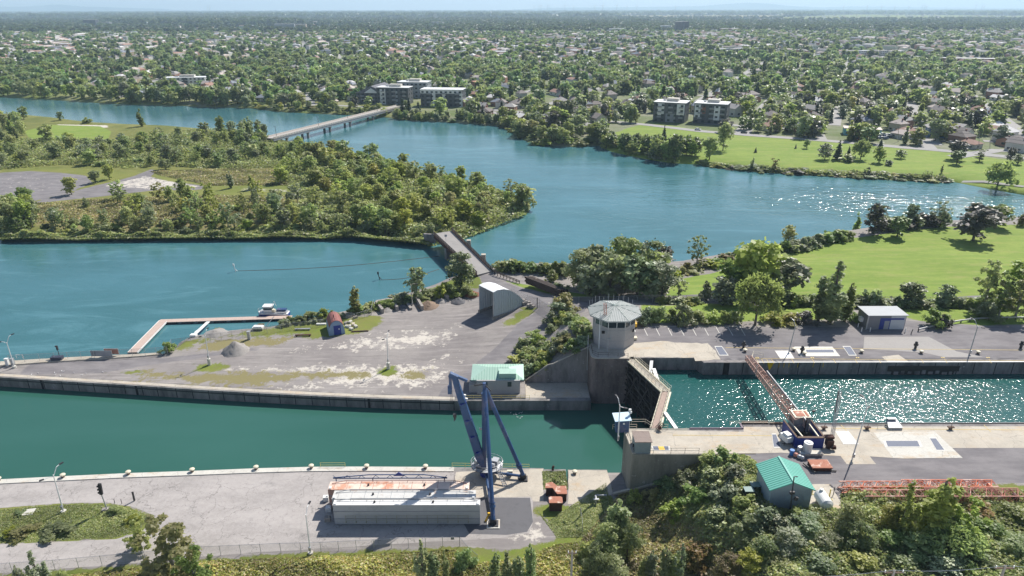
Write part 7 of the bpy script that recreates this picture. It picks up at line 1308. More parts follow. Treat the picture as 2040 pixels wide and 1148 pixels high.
scrub('vines', [(np.array([(23, 93), (24, 98), (34, 98.9), (40.5, 98.9), (43.3, 92), (45, 84), (40, 79), (29, 84)], float), 1)], 45000, 2.0, .26, L['vine'], 'dense vines covering the bank beside the lock block', world=True)
scrub('grass_tufts', [([(0, 1016), (120, 1006), (210, 1005), (262, 1013), (300, 1030), (275, 1058), (225, 1072), (0, 1082)], .55), ([(1066, 1012), (1090, 1040), (1150, 1000), (1208, 962), (1215, 1010), (1180, 1070), (1110, 1072)], .45)], 34000, .45, .15, L['vine'], 'grass tufts on the grass island and by the rusted steel block')
scrub('slot_weeds', [(np.array([(sx0, syb), (sx1, syb), (sx1, syt-1), (sx0, syt-1)]), 1)], 3000, .9, .2, L['vine'], 'weeds filling the slot beside the crane apron', zs=0, world=True, minh=.1, freq=1.1)
N_ = nearL
for a in [(1440, 925, 3.6, 5, 'nbush', 'green', 'bush at the top corner where the bank meets the lock paving'), (1410, 930, 3.2, 5, 'nbush', 'bright', 'bright bush against the top of the lock block wall'), (1460, 960, 3.6, 5.5, 'nbush', 'dark', 'dark bush at the upper right edge of the bank'), (1420, 965, 3.4, 6, 'nbush', 'dark', 'dark bush in the upper middle of the bank'), (1370, 965, 3, 5, 'nbush', 'grey', 'silvery bush below the lock block wall'), (1330, 975, 2.6, 5, 'nbush', 'dark', 'dark bush in the shade of the lock block'), (1390, 1000, 3.2, 6, 'nbush', 'green', 'green bush halfway down the bank'), (1445, 1000, 3.4, 6, 'nbush', 'dark', 'dark bush halfway down at the right of the bank'), (1480, 1020, 3.2, 5.5, 'nbush', 'green', 'green bush at the asphalt edge left of the cabinets'), (1430, 1045, 3.2, 6, 'nbush', 'dark', 'low dark bush on the lower bank'), (1490, 1060, 3.4, 6, 'nbush', 'green', 'green bush below the electrical cabinets'),
    (1300, 1000, 3.2, 4, 'nbush', 'yellow', 'yellow bush at the foot of the bank'), (1265, 1005, 3.6, 3.4, 'nbush', 'yellow', 'narrow yellow bush nearest the foot of the lock block'), (1345, 1030, 3.6, 5, 'nbush', 'bright', 'bright green bush standing on the dry slope'), (1520, 1050, 3.8, 6, 'nbush', 'dark', 'dark bush at the left front corner of the teal-roofed shed'), (1585, 1045, 3.2, 5, 'nbush', 'green', 'green bush in front of the teal-roofed shed gable'), (1555, 1060, 3., 5, 'nbush', 'dark', 'dark bush between others in front of the teal-roofed shed'),
    (118, 1060, 1.7, 6, 'nbush', 'green', 'wide green bush on the grass island, right one'), (48, 1065, 1.7, 5.2, 'nbush', 'yellow', 'yellowish bush on the grass island, left one'), (20, 1066, 1.4, 3, 'nbush', 'yellow', 'small bush at the left edge of the grass island'), (230, 1022, 1.5, 3.6, 'nbush', 'bright', 'bright bush beside the signal light'), (38, 1025, .8, 2.4, 'nbush', 'green', 'low bush beside the concrete hatch'), (265, 1040, 1.4, 3, 'nbush', 'yellow', 'thin yellow bush at the tip of the grass island')]:
    T(*a, N_)
for a in [(322, 1036, 11.5, 10, 'nsparse', 'yellow', 'large yellow-green tree in front of the asphalt at the bottom left', Q9), (268, 1040, 6, 5, 'nsparse', 'yellow', 'smaller yellowish branch-like tree left of the large one', Q9), (375, 1095, 8, 6, 'nsparse', 'green', 'low green tree right of the large yellow-green one', Q9), (58, 1100, 8.5, 3.6, 'ntall', 'grey', 'leaning grey-green poplar at the bottom left corner', Q9), (28, 1125, 7, 2.4, 'ntall', 'grey', 'thin grey-green poplar left of the leaning one', Q9), (113, 1132, 5.5, 3, 'nbush', 'bright', 'bright bush at the bottom left fence', Q9),
    (838, 1077, 9, 3., 'ntall', 'dark', 'dark slender poplar in front of the caissons', Q9), (860, 1098, 7, 3., 'ntall', 'dark', 'dark poplar just right of the front one below the caissons', Q9), (884, 1097, 6.5, 1.8, 'ntall', 'green', 'thin poplar right of the dark pair', Q9), (925, 1092, 4.5, 4, 'nbush', 'green', 'green bush at the fence corner', Q9), (1058, 1082, 9.5, 3, 'ntall', 'green', 'slender poplar left of the bottom centre pole', Q9), (985, 1098, 7, 3, 'ntall', 'green', 'slender poplar in the bottom middle, leftmost of its row', Q9), (1010, 1100, 7, 3.4, 'ntall', 'green', 'second slender poplar of the bottom middle row', Q9), (1035, 1106, 7, 3.4, 'ntall', 'green', 'third slender poplar of the bottom middle row', Q9),
    (1232, 988, 12, 6.5, 'ntall', 'bright', 'tall bright tree below the foot of the lock block', Q9), (1212, 1040, 9, 6.5, 'nround', 'bright', 'bright round tree beside the tall bright one', Q9), (1255, 1040, 8, 6, 'nround', 'green', 'green tree right of the tall bright one', Q9), (1195, 1090, 7, 6, 'nround', 'green', 'green bushy tree at the bottom centre right', Q9), (1180, 1075, 4, 5, 'nbush', 'yellow', 'yellow bush left of the bright trees', Q9), (1225, 1110, 6, 5, 'nround', 'green', 'low round tree at the bottom centre right edge', Q9), (1300, 1092, 7.5, 3, 'ntall', 'grey', 'slim poplar of the bottom row, first right of the round trees', -8.5), (1330, 1088, 8, 3, 'ntall', 'green', 'slim poplar of the bottom row, second', -8.5), (1362, 1085, 8, 3, 'ntall', 'grey', 'slim poplar of the bottom row, third', -8), (1285, 1105, 6, 3, 'ntall', 'green', 'low slim poplar at the bottom row start', -8.5), (1345, 1105, 6, 4, 'ntall', 'green', 'low slim poplar in front of the bottom row', -8),
    (1892, 945, 13.5, 8, 'ntall', 'bright', 'tallest bright tree in front of the red lattice booms', -1), (1868, 985, 10, 7, 'nround', 'bright', 'bright tree left of the tallest one before the booms', -1), (1930, 995, 9, 7, 'nsparse', 'bright', 'open bright tree right of the tallest one before the booms', -1), (1820, 962, 11.5, 4.5, 'ntall', 'bright', 'slim bright tree overlapping the booms, left of the tallest', -1), (1890, 1010, 8, 9, 'nround', 'bright', 'full bright tree below the tallest one', -1), (1780, 1010, 7, 6, 'nround', 'yellow', 'yellow-green tree left of the bright group', -1), (1700, 1005, 8.5, 6.5, 'nround', 'bright', 'bright green tree right of the propane tank', -1), (1720, 1045, 7, 7, 'nround', 'green', 'green tree below the bright one right of the propane tank', -1), (1610, 1030, 6.5, 9, 'nround', 'grey', 'silvery shrub-like tree in front of the propane tank', -1.5), (1575, 1060, 6.5, 8, 'nround', 'grey', 'large silvery tree at the bottom, left of the green ones', -2), (1650, 1065, 6, 8, 'nround', 'green', 'green tree at the bottom below the silvery shrub', -2), (1530, 1075, 5.5, 6, 'nround', 'green', 'dark green tree at the bottom left of the silvery one', -2), (1500, 1100, 5, 6, 'nround', 'yellow', 'yellowish low tree at the bottom right of centre', -3), (1780, 1060, 6, 8, 'nround', 'green', 'green tree at the bottom below the yellow-green one', -2), (1840, 1065, 7, 9, 'nround', 'green', 'broad green tree at the bottom right', -2), (1910, 1050, 7.5, 10, 'nwillow', 'green', 'soft feathery olive tree at the bottom right', -2), (1970, 1040, 6, 9, 'nround', 'green', 'green tree under the power lines at the right', -2), (2020, 1010, 5, 8, 'nround', 'yellow', 'yellowish bushy tree at the bottom right corner', -1.5), (2030, 1070, 6, 9, 'nround', 'green', 'green tree cut by the bottom right corner', -2), (1960, 1000, 4, 7, 'nbush', 'autumn', 'reddish-tinged bush below the right end of the booms', -1), (1450, 1110, 5, 6, 'nround', 'autumn', 'orange-tinged low growth at the bottom of the slope', -5), (1400, 1080, 4, 6, 'nbush', 'autumn', 'orange-tinged bush on the lower slope', -6), (1640, 1110, 6, 8, 'nround', 'grey', 'silvery tree at the bottom edge right of centre', -2.5), (1720, 1105, 6, 8, 'nround', 'bright', 'bright tree at the bottom edge below the green ones', -2.5), (1800, 1110, 6, 8, 'nround', 'green', 'green tree at the bottom edge by the pole', -2.5), (1890, 1110, 6.5, 9, 'nround', 'dark', 'dark tree at the bottom edge between the poles', -2.5), (1960, 1105, 6, 8, 'nround', 'green', 'green tree at the bottom edge beside the right pole', -2.5), (1560, 1115, 5, 7, 'nround', 'bright', 'bright tree at the bottom edge below the silvery one', -3)]:
    TT(*a)
def w2(px): return P2(px, -9.3)
scrub('island_undergrowth', [(w2([(560, 300), (640, 294), (760, 324), (860, 345), (1000, 382), (1058, 404), (1045, 424), (1000, 440), (930, 466), (860, 480), (700, 468), (620, 440), (560, 440), (600, 400), (560, 360)]), .45), (w2([(0, 456), (90, 460), (240, 458), (420, 456), (600, 450), (720, 456), (860, 472), (860, 486), (700, 470), (560, 470), (400, 471), (0, 474)]), .25), (w2([(0, 285), (60, 280), (230, 282), (340, 266), (480, 258), (600, 292), (560, 332), (470, 338), (320, 330), (250, 336), (120, 330), (0, 340)]), .3)], 150000, 4.2, .75, L['vine'], 'tangled undergrowth covering the wooded parts of the island', land=islL, world=True, freq=.12)
scrub('meadow_growth', [(w2([(60, 405), (240, 396), (430, 392), (560, 390), (620, 400), (600, 445), (240, 450), (60, 445)]), .6), (w2([(300, 342), (420, 335), (560, 335), (580, 370), (420, 372), (320, 350)]), .4)], 60000, 1.3, .5, L['drys'], 'tall dry weeds on the island meadow', land=islL, world=True, freq=.15)
scrub('shore_reeds', [(np.concatenate([P2([(1400, 331), (1500, 343), (1600, 350), (1700, 355), (1800, 361), (1900, 365)], WZ)+[0, .6], P2([(1900, 365), (1800, 361), (1700, 355), (1600, 350), (1500, 343), (1400, 331)], WZ)+[0, 8]]), 1)], 26000, 3.0, .9, L['vine'], 'reeds and weeds along the river edge of the far park', land=townL, world=True, freq=.2, minh=.4)
# ================================================================ THE TOWN
def DZ(px, py): return D.snap(px, py)
roadm = paint('road_asphalt', (.30, .29, .28), .2, .9, scale=.2)
def road(pts, w_, nm='road', z=.12, land=D):
    P_ = [land.snap(*p) if len(p) == 2 else Vector(p) for p in pts]; out = []
    for a, b in zip(P_, P_[1:]):
        m_ = max(1, int((b-a).length/12)); out += [a.lerp(b, i/m_) for i in range(m_)]
    out.append(P_[-1]); m = MB(); L_, R2 = [], []
    for i, p in enumerate(out):
        d = (out[min(i+1, len(out)-1)]-out[max(i-1, 0)]); d.z = 0; d.normalize(); n_ = Vector((-d.y, d.x, 0))*w_/2
        for s_, A_ in ((1, L_), (-1, R2)): q = p+n_*s_; q.z = land.z(q.x, q.y)+z; A_.append(q)
    k = len(out); m.add(L_+R2, [(i, k+i, k+i+1, i+1) for i in range(k-1)]); o = m.build(nm, roadm); return struct(o), P_
shore_road = [(1075, 235), (1120, 236), (1180, 240), (1235, 244), (1290, 249), (1400, 262), (1500, 270), (1600, 277), (1700, 285), (1800, 294), (1900, 302), (2040, 316), (2200, 335)]
road(shore_road, 9); road([(1062, 232), (1078, 250), (1070, 262), (1050, 255)], 6, z=.14)
road([(1855, 300), (1830, 270), (1800, 240), (1770, 215), (1745, 195)], 8.5, z=.14); road([(1640, 282), (1630, 262), (1622, 252)], 6, z=.14); road([(1478, 268), (1492, 250), (1500, 235)], 10, z=.14); road([(2040, 372), (1960, 362), (1850, 352), (1740, 346), (1640, 340)], 2.4, 'path', .1)
road([(560, 210), (640, 208), (700, 212), (775, 217)], 6); road([(430, 192), (500, 196)], 6, z=.14); road([(1900, 313), (1985, 300), (2040, 302)], 9, z=.14); road([(940, 215), (1000, 228), (1062, 232)], 7)
road([(572, 132), (580, 110), (592, 88), (600, 75)], 12, z=.3); road([(1225, 115), (1290, 100), (1350, 88)], 14, z=.3); road([(1240, 112), (1310, 93)], 14, z=.3)
# ---- street grid, houses and trees
wallc = [paint('house_wall_%d' % i, c, .15) for i, c in enumerate([srgb('#c8c4bc'), srgb('#a8a49c'), srgb('#a87c68'), srgb('#d8d4cc'), srgb('#8c6858'), srgb('#b8a890')])]
roofc = [paint('shingle_%d' % i, c, .25, .85) for i, c in enumerate([srgb('#a09c98'), srgb('#847c78'), srgb('#b8aca4'), srgb('#98786a'), srgb('#7c828c'), srgb('#cccac8'), srgb('#6c6460')])]
def house_proto(i):
    r = bpy.data.objects.new('house', None); w_, d_, h_ = [(11, 9, 3.2), (12, 8, 5.6), (9, 9, 5.8), (14, 8.5, 3.2), (10, 10, 4.2)][i]; rh = [2.2, 2.6, 2.8, 2.0, 2.6][i]
    C.objects.link(r)
    MB().b0(-w_/2, w_/2, -d_/2, d_/2, -.5, h_).build('wall', wallc[i], r)
    if i in (0, 2, 4): rf = hiproof(MB(), -w_/2-.5, w_/2+.5, -d_/2-.5, d_/2+.5, h_, rh, min(w_, d_)*.42).build('roof', roofc[i], r)
    else:
        m = MB().ext([(-d_/2-.5, h_-.2), (0, h_+rh), (d_/2+.5, h_-.2), (d_/2+.5, h_), (0, h_+rh+.2), (-d_/2-.5, h_)], (-w_/2-.4, 0, 0), (w_/2+.4, 0, 0)); rf = m.build('roof', roofc[i], r)
        MB().ext([(-d_/2, h_-.05), (d_/2, h_-.05), (0, h_+rh-.15)], (-w_/2, 0, 0), (w_/2, 0, 0)).build('gable', wallc[i], r)
    MB().b0(w_*.2, w_*.2+.8, -.4, .4, h_, h_+rh+.8).build('chimney', M['brick'], rf)
    for s_ in (-1, 1):
        for x in (-w_*.3, w_*.28): MB().b0(x-.9, x+.9, min(s_*d_/2, s_*(d_/2+.05)), max(s_*d_/2, s_*(d_/2+.05)), 1.0, 2.3).build('window', M['glass'], r)
        MB().b0(min(s_*w_/2, s_*(w_/2+.05)), max(s_*w_/2, s_*(w_/2+.05)), -1, 1, 1., 2.3).build('window', M['glass'], r)
    MB().b0(-.5, .5, -d_/2-.05, -d_/2, 0, 2.1).build('door', M['white'], r)
    return r
HP = [house_proto(i) for i in range(5)]; simple = {}
RN = ['grey-roofed', 'brown-grey-roofed', 'pale-roofed', 'brown-roofed', 'slate-roofed', 'whitish-roofed', 'dark-roofed']; WN = ['cream', 'grey', 'reddish brick', 'white', 'brown brick', 'tan']; SN = ['hip-roofed bungalow', 'two-storey gabled house', 'square two-storey house', 'long low gabled bungalow', 'square hip-roofed house']
allowed = []
blocked = []      # (x,y,r) areas kept free
def block(px, py, r): p = DZ(px, py); blocked.append((p.x, p.y, r))
for a in [(745, 190, 34), (745, 205, 20), (785, 197, 32), (785, 214, 22), (820, 190, 30), (880, 205, 34), (880, 220, 24), (1330, 236, 30), (1330, 250, 22), (1412, 240, 30), (1412, 254, 22), (900, 222, 20), (1717, 266, 24), (1950, 125, 45), (370, 168, 36), (1870, 265, 14), (560, 68, 30)]: block(*a)
shore_w = P2(shore_road, -9)
SHR = np.array(sorted([(p[0], p[1]) for p in D_sh]))
def okpos(x, y, m_=25):
    if y < np.interp(x, SHR[:, 0], SHR[:, 1])+m_: return False
    q = np.array([[x, y]])
    if inside(q, lawn1)[0] or inside(q, fieldT[4])[0]: return False
    return not any((x-a)**2+(y-b)**2 < r*r for a, b, r in blocked)
cand = []
for side, th, x0, x1 in ((0, R_(-16), -1800, 0), (1, R_(25), 0, 1900)):
    v = np.array([math.sin(th), math.cos(th)]); u = np.array([math.cos(th), -math.sin(th)])
    for i in range(-60, 60):
        for j in range(-10, 200):
            for s_ in (-1, 1):
                c = u*(i*60+s_*17+rng.normal(0, 1.5))+v*(j*16.5+rng.normal(0, 1.5))
                if not (c[1] > 380 and c[1] < 2600 and x0 < c[0] <= x1): continue
                if not okpos(c[0], c[1], 32): continue
                if abs(c[0]) > c[1]*.80+20: continue
                if rng.uniform() < (.2 if c[1] < 1000 else .08)+(.5 if math.sin(c[0]*.006+2*math.sin(c[1]*.0035)) > .35 and c[1] > 650 else 0): continue
                if side == 1 and dline(c[None], shore_w)[0] < 15: continue
                cand.append((c[0], c[1], th+(math.pi/2 if rng.uniform() < .75 else 0)+(0 if s_ > 0 else math.pi), i))
cand.sort(key=lambda c: c[1]); nh = min(300, len(cand)); TH = {}
def region(px): return 'the left edge' if px < 200 else 'the left quarter' if px < 520 else 'left of centre' if px < 850 else 'the centre' if px < 1150 else 'right of centre' if px < 1450 else 'the right quarter' if px < 1800 else 'the right edge'
hpts = []
for k, (x, y, rz, _i) in enumerate(cand[:nh]):
    t = int(rng.integers(5)); wi, ri = int(rng.integers(6)), int(rng.integers(7)); px, py = proj((x, y, -6)); s_ = rng.uniform(.9, 1.15)
    row_ = 'front rows' if y < 640 else 'middle rows' if y < 760 else 'back rows'
    c = copy_tree(HP[t], (x, y, D.z(x, y)), rz, (s_, s_, s_), '%s %s %s, %s, %s' % (RN[ri], WN[wi], SN[t].replace('-roofed', ''), row_, region(px)), 'houses of the town across the river', {'wall': wallc[wi], 'gable': wallc[wi], 'roof': roofc[ri]})
    tag(c, c['label'], 'house', 'houses of the town across the river'); hpts.append((x, y))
for r in HP:
    for ch in list(r.children_recursive): bpy.data.objects.remove(ch)
    bpy.data.objects.remove(r)
st = MB()
for side, th in ((0, R_(-16)), (1, R_(25))):
    v = np.array([math.sin(th), math.cos(th)]); u = np.array([math.cos(th), -math.sin(th)])
    for i in range(-60, 60):
        for j in range(-6, 100):
            a = u*(i*60)+v*(j*30); b = u*(i*60)+v*((j+1)*30)
            if min(a[1], b[1]) < 400 or max(a[1], b[1]) > 2700 or (a[0] > 0) != bool(side) or abs(a[0]) > a[1]*.8+30 or not okpos(*a, 24) or not okpos(*b, 24): continue
            z = float(baseD(np.array([a]))[0])+.15; st.add([(*(a-u*4), z), (*(a+u*4), z), (*(b+u*4), z), (*(b-u*4), z)], [(0, 1, 2, 3)])
            if j % 6 == 0: st.add([(*(a-u*30-v*4), z+.02), (*(a+u*30-v*4), z+.02), (*(a+u*30+v*4), z+.02), (*(a-u*30+v*4), z+.02)], [(0, 1, 2, 3)])
struct(st.build('road', roadm))
# remaining houses, merged (too many to count)
def merged_houses(lst, name, lab):
    V, Fc, mi = [], [], []
    for (x, y, rz, _i) in lst:
        z = float(baseD(np.array([[x, y]]))[0]); w_, d_, h_ = rng.uniform(8, 14), rng.uniform(7, 10), rng.choice([3.2, 5.6, 5.8]); 
        if y > 1300 and rng.uniform() < .25: w_ = rng.uniform(20, 40); h_ = rng.uniform(6, 9)
        rh = rng.uniform(1.6, 2.8); c_, s_ = math.cos(rz), math.sin(rz); n = len(V)
        for zz, gx_, gy_ in [(z-.5, a, b) for a, b in ((-1, -1), (1, -1), (1, 1), (-1, 1))]+[(z+h_, a, b) for a, b in ((-1, -1), (1, -1), (1, 1), (-1, 1))]+[(z+h_+rh, -.55, 0), (z+h_+rh, .55, 0)]:
            a, b = gx_*w_/2, gy_*d_/2; V.append((x+a*c_-b*s_, y+a*s_+b*c_, zz))
        wi = int(rng.choice([0, 3, 1, 3, 2, 5])); ri = 6+int(rng.integers(7))
        for f in ((0, 1, 5, 4), (1, 2, 6, 5), (2, 3, 7, 6), (3, 0, 4, 7)): Fc.append(tuple(n+i for i in f)); mi.append(wi)
        for f in ((4, 5, 9, 8), (5, 6, 9), (6, 7, 8, 9), (7, 4, 8)): Fc.append(tuple(n+i for i in f)); mi.append(ri)
    me = bpy.data.meshes.new(name); me.from_pydata(V, [], Fc); [me.materials.append(m_) for m_ in wallc+roofc]; me.polygons.foreach_set('material_index', mi); o = bpy.data.objects.new(name, me); C.objects.link(o); return tag(o, lab, 'houses', kind='stuff')
merged_houses(cand[nh:], 'distant_houses', 'countless small houses of the town fading toward the horizon')
far = []
for i in range(3800):
    y = 2600*math.exp(rng.uniform(0, 1.3)**1.2); x = rng.uniform(-.78, .78)*y; far.append((x, y, rng.uniform(0, 3), 0))
merged_houses(far, 'horizon_houses', 'tiny pale buildings scattered in the hazy plain near the horizon')
# trees of the town
tc_ = []; occ = set((int(x//9), int(y//9)) for x, y in hpts)
def tree_field(n, y0, y1, pw=1.):
    out = []; 
    while len(out) < n:
        y = (y0**pw+(y1**pw-y0**pw)*rng.uniform(size=n))**(1/pw); x = rng.uniform(-.79, .79, n)*y+rng.uniform(-20, 20, n)
        dens = .5+.5*np.sin(x*.011+3*np.sin(y*.006))*np.cos(y*.009+2*np.sin(x*.004)); keep = rng.uniform(size=n) < (.30+.70*dens)
        for a, b in zip(x[keep], y[keep]):
            if (int(a//9), int(b//9)) in occ or not okpos(a, b, 20): continue
            th = R_(-16) if a < 0 else R_(25); q = a*math.cos(th)-b*math.sin(th); 
            if abs((q+30) % 60-30) < 4.5 and rng.uniform() < .75: continue
            out.append((a, b))
    return out[:n]
near = sorted(tree_field(2500, 430, 1150), key=lambda t: t[1]); 
for k, (x, y) in enumerate(near[:330]):
    key = ['fround', 'fround', 'fround', 'mround', 'fspruce', 'ftall', 'fround'][int(rng.integers(7))]; cc = {'fspruce': 'spruce', 'mspruce': 'spruce'}.get(key, ['green', 'green', 'dark', 'bright', 'green', 'plum', 'yellow', 'grey'][int(rng.integers(8))]); px, py = proj((x, y, -6)); h = rng.uniform(8, 15) if key != 'fspruce' else rng.uniform(8, 13)
    plant(key, (x, y, D.z(x, y)), h, h*(1.05 if 'round' in key else .5)*rng.uniform(.85, 1.15), cc, '%s %s %s among the town houses, %s' % ('tall' if h > 12.5 else 'smaller', LN[cc], KN[key[1:]], region(px)), group='trees among the town houses')
def merged_trees(pts, nleaf, leaf, name, lab, hs=(9, 15), wf=1.35):
    P, N, T_, V_, S_ = [], [], [], [], []; mt = L['merged'] if nleaf > 20 else L['farm']; pro = [crown_points(['round', 'round', 'tall', 'round', 'spruce'][i], 10, [9, 10, 5, 8.5, 4.5][i], nleaf, np.random.default_rng(50+i), leaf)[:3] for i in range(5)]
    for x, y in pts:
        i = int(rng.choice([0, 1, 3, 0, 1, 3, 2, 4])); p, n_, t_ = pro[i]; h = rng.uniform(*hs)/10; a = rng.uniform(0, 6.28); c_, s_ = math.cos(a), math.sin(a); w_ = h*wf*rng.uniform(.85, 1.15)
        q = np.stack([(p[:, 0]*c_-p[:, 1]*s_)*w_+x, (p[:, 0]*s_+p[:, 1]*c_)*w_+y, p[:, 2]*h+float(baseD(np.array([[x, y]]))[0])-.3], 1); P.append(q); N.append(np.stack([n_[:, 0]*c_-n_[:, 1]*s_, n_[:, 0]*s_+n_[:, 1]*c_, n_[:, 2]], 1)); v = rng.uniform(); T_.append(np.clip(t_*(.35 if i == 4 else 1)+rng.normal(0, .12), 0, 1)); V_.append(np.full(len(p), v if i != 4 else v*.25)); S_.append(np.full(len(p), leaf*h))
    me = leaf_mesh(name, np.concatenate(P), np.concatenate(N), np.concatenate(S_), np.concatenate(T_), mt, np.concatenate(V_)); o = bpy.data.objects.new(name, me); C.objects.link(o); return tag(o, lab, 'trees', kind='stuff')
merged_trees(near[330:], 130, 2.1, 'town_trees', 'mass of green trees filling the town behind the nearest houses')
merged_trees(tree_field(4700, 1150, 2600, 1.6), 46, 3.3, 'distant_trees', 'far belt of trees between the distant houses')
def okfar(pts): return [p for p in pts if not any(inside(np.array([p]), f)[0] for f in fieldT)]
ff_ = []
for i in range(15000):
    y = 2550*math.exp(rng.uniform(0, 1.1)**1.); x = rng.uniform(-.79, .79)*y
    if math.sin(x*.002+1)+math.sin(y*.0017+x*.0011)+rng.normal(0, .9) > -1.3: ff_.append((x, y))
merged_trees(okfar(ff_), 14, 7.5, 'horizon_trees', 'hazy carpet of woods and treed streets toward the horizon', (10, 17), 1.7)
bp = P2([(185, 37), (330, 34), (515, 39), (620, 50), (430, 54), (230, 50)], -8); belt = rng.uniform(bp.min(0), bp.max(0), (5200, 2)); belt = belt[inside(belt, bp)]
merged_trees([tuple(q) for q in belt], 16, 8, 'dark_wood', 'long dark bluish wood in the distance on the left', (20, 27), 1.3)
ff_ = []
for i in range(7000):
    y = 7000*math.exp(rng.uniform(0, 1.35)); x = rng.uniform(-.79, .79)*y; ff_.append((x, y))
merged_trees(okfar(ff_), 7, 26, 'far_woods', 'dark woods lying along the horizon', (14, 22), 5.5)
# ---- condos and marked buildings
def rot(p, c, rz): x, y = p[0]-c[0], p[1]-c[1]; return (c[0]+x*math.cos(rz)-y*math.sin(rz), c[1]+x*math.sin(rz)+y*math.cos(rz))
def bld(px, py, w_, d_, fl, rz, lab, wm, rm, cat='building', accents=(), fh=3.1, win=None, pent=True, name='apartment_building', bal=True):
    fh *= 1.18 if fl > 3 else 1; c = DZ(px, py); h_ = fl*fh; r = thing(name, lab, cat, c, rz=rz, worldparts=False)
    MB().b0(-w_/2, w_/2, 0, d_, -.6, h_).build('wall', wm, r); rf = MB().b0(-w_/2-.4, w_/2+.4, -.4, d_+.4, h_, h_+.35).build('roof', rm, r)
    if pent: MB().b0(-w_*.15, w_*.22, d_*.35, d_*.75, h_+.35, h_+2.6).build('penthouse', M['concpale'], rf); MB().b0(-w_*.28, -w_*.2, d_*.5, d_*.65, h_+.35, h_+1.4).build('vent', M['galv'], rf)
    for (a, b, z0, z1, m_) in accents: MB().b0(-w_/2+w_*a, -w_/2+w_*b, -.28, -.01, z0*h_, z1*h_).build('facade_panel', m_, r)
    n = max(3, int(w_/4.2))
    for f in range(fl):
        for i in range(n):
            x = -w_/2+w_*(i+.5)/n; MB().b0(x-1.0, x+1.0, -.36, -.3, f*fh+.9, f*fh+2.4).build('window', M['glass'], r)
        for i in range(max(2, int(d_/5))): y = d_*(i+.5)/max(2, int(d_/5)); MB().b0(w_/2+.02, w_/2+.08, y-.9, y+.9, f*fh+.9, f*fh+2.4).build('window', M['glass'], r)
    if bal:
        for f in range(1, fl):
            for x in (-w_*.3, w_*.05, w_*.38): k = MB().b0(x-1.6, x+1.6, -1.5, -.37, f*fh-.1, f*fh+.1).build('balcony', M['concpale'], r); MB().b0(x-1.6, x+1.6, -1.55, -1.5, f*fh+.1, f*fh+1.05).build('balustrade', M['grey'], k)
    return r
W_, SL, GR = M['white'], M['slate'], paint('pale_grey_cladding', srgb('#a4a8ac'), .15); whr = paint('white_membrane_roof', (.74, .74, .73), .12, .5)
bld(880, 213, 38, 16, 4, R_(-8), 'white-topped dark condo block right of the long bridge end', SL, whr, accents=[(0, 1, .78, 1.0, W_), (.28, .36, 0, .78, W_), (.52, .6, 0, .78, W_), (.93, 1.0, 0, 1, W_)], pent=False)
bld(783, 208, 30, 14, 4, R_(-10), 'dark condo with white panels between the gabled block and the right condo', SL, whr, accents=[(.1, .28, 0, .9, W_), (.6, .66, 0, .9, GR)])
bld(822, 195, 30, 16, 4, R_(-10), 'pale-roofed condo behind the dark ones by the bridge', GR, whr, accents=[(.3, .4, 0, .9, W_)], pent=True)
gbx = bld(742, 206, 30, 20, 3, R_(-10), 'large dark gabled apartment block at the town end of the long bridge', SL, M['slate'], accents=[(.75, .8, 0, 1, W_)], pent=False)
MB().ext([(-15.5, 9.2), (15.5, 9.2), (0, 15.5)], (0, -1, 0), (0, 36, 0)).build('gable_roof', paint('dark_shingle', srgb('#6a6a70'), .25, .9), gbx); MB().ext([(-7, 9.3), (7, 9.3), (0, 13.6)], (0, -1.6, 0), (0, -1.02, 0)).build('gable_front', W_, gbx)
bld(1331, 244, 24, 17, 4, R_(-24), 'left one of the twin modern condos with white framed bays facing the park', SL, whr, accents=[(.12, .34, .35, .95, W_), (.74, .98, .4, .95, W_), (.4, .7, .02, .45, M['grey'])])
bld(1412, 247, 24, 17, 4, R_(-24), 'right one of the twin modern condos, with a reddish panel and white bays', SL, whr, accents=[(.02, .2, .3, .95, W_), (.62, .8, .2, .9, W_), (.24, .36, .5, .9, M['brick'])])
bld(370, 172, 44, 14, 3, R_(8), 'long low white apartment building behind the left shore trees', W_, whr, accents=[(.45, .55, 0, 1, SL)])
bld(956, 182, 11, 12, 3, R_(20), 'red brick triplex among trees near the right condo', M['brick'], M['rust'], 'house', pent=False, name='brick_house')
bld(1717, 271, 23, 11, 1, R_(-20), 'low light-blue garage building beside the road with parked cars', paint('light_blue', srgb('#6fb4c8'), .15), paint('beige_roof', srgb('#b8a89c'), .2), 'building', pent=False, fh=4.4, bal=False, name='garage_building')
hb_ = bld(1872, 275, 15, 11, 2, R_(-20), 'blue-grey two-storey house with a pale hip roof at the road corner', paint('blue_grey_siding', srgb('#4c6c94'), .15), M['slate'], 'house', pent=False, name='house', accents=[(.1, .9, .4, .5, W_)])
hiproof(MB(), -8.6, 8.6, -1.2, 12.2, 6.6, 3., 5).build('hip_roof', roofc[0], hb_)
for (px, py, w_, lb) in ((636, 183, 26, 'brown-roofed low row house left of the gabled apartment block'), (672, 186, 22, 'second brown-roofed row house beside the gabled apartment block')):
    o = bld(px, py, w_, 10, 1, R_(6), lb, wallc[5], M['slate'], 'house', pent=False, name='row_house', bal=False); MB().ext([(-6, 3.1), (6, 3.1), (0, 5.2)], (-w_/2-1, 5, 0), (w_/2+1, 5, 0)).build('gable_roof', roofc[3], o)
p = DZ(530, 180); tn = thing('red_tent', 'bright red peaked tent roof on the far shore left of the bridge', 'tent', p); hiproof(MB(), p.x-7, p.x+7, p.y-5, p.y+5, p.z+3.5, 2.5, 5).build('canopy', paint('red_canvas', srgb('#d03050'), .1), tn); MB().b0(p.x-6, p.x+6, p.y-4, p.y+4, p.z, p.z+3.3).build('wall', M['white'], tn)
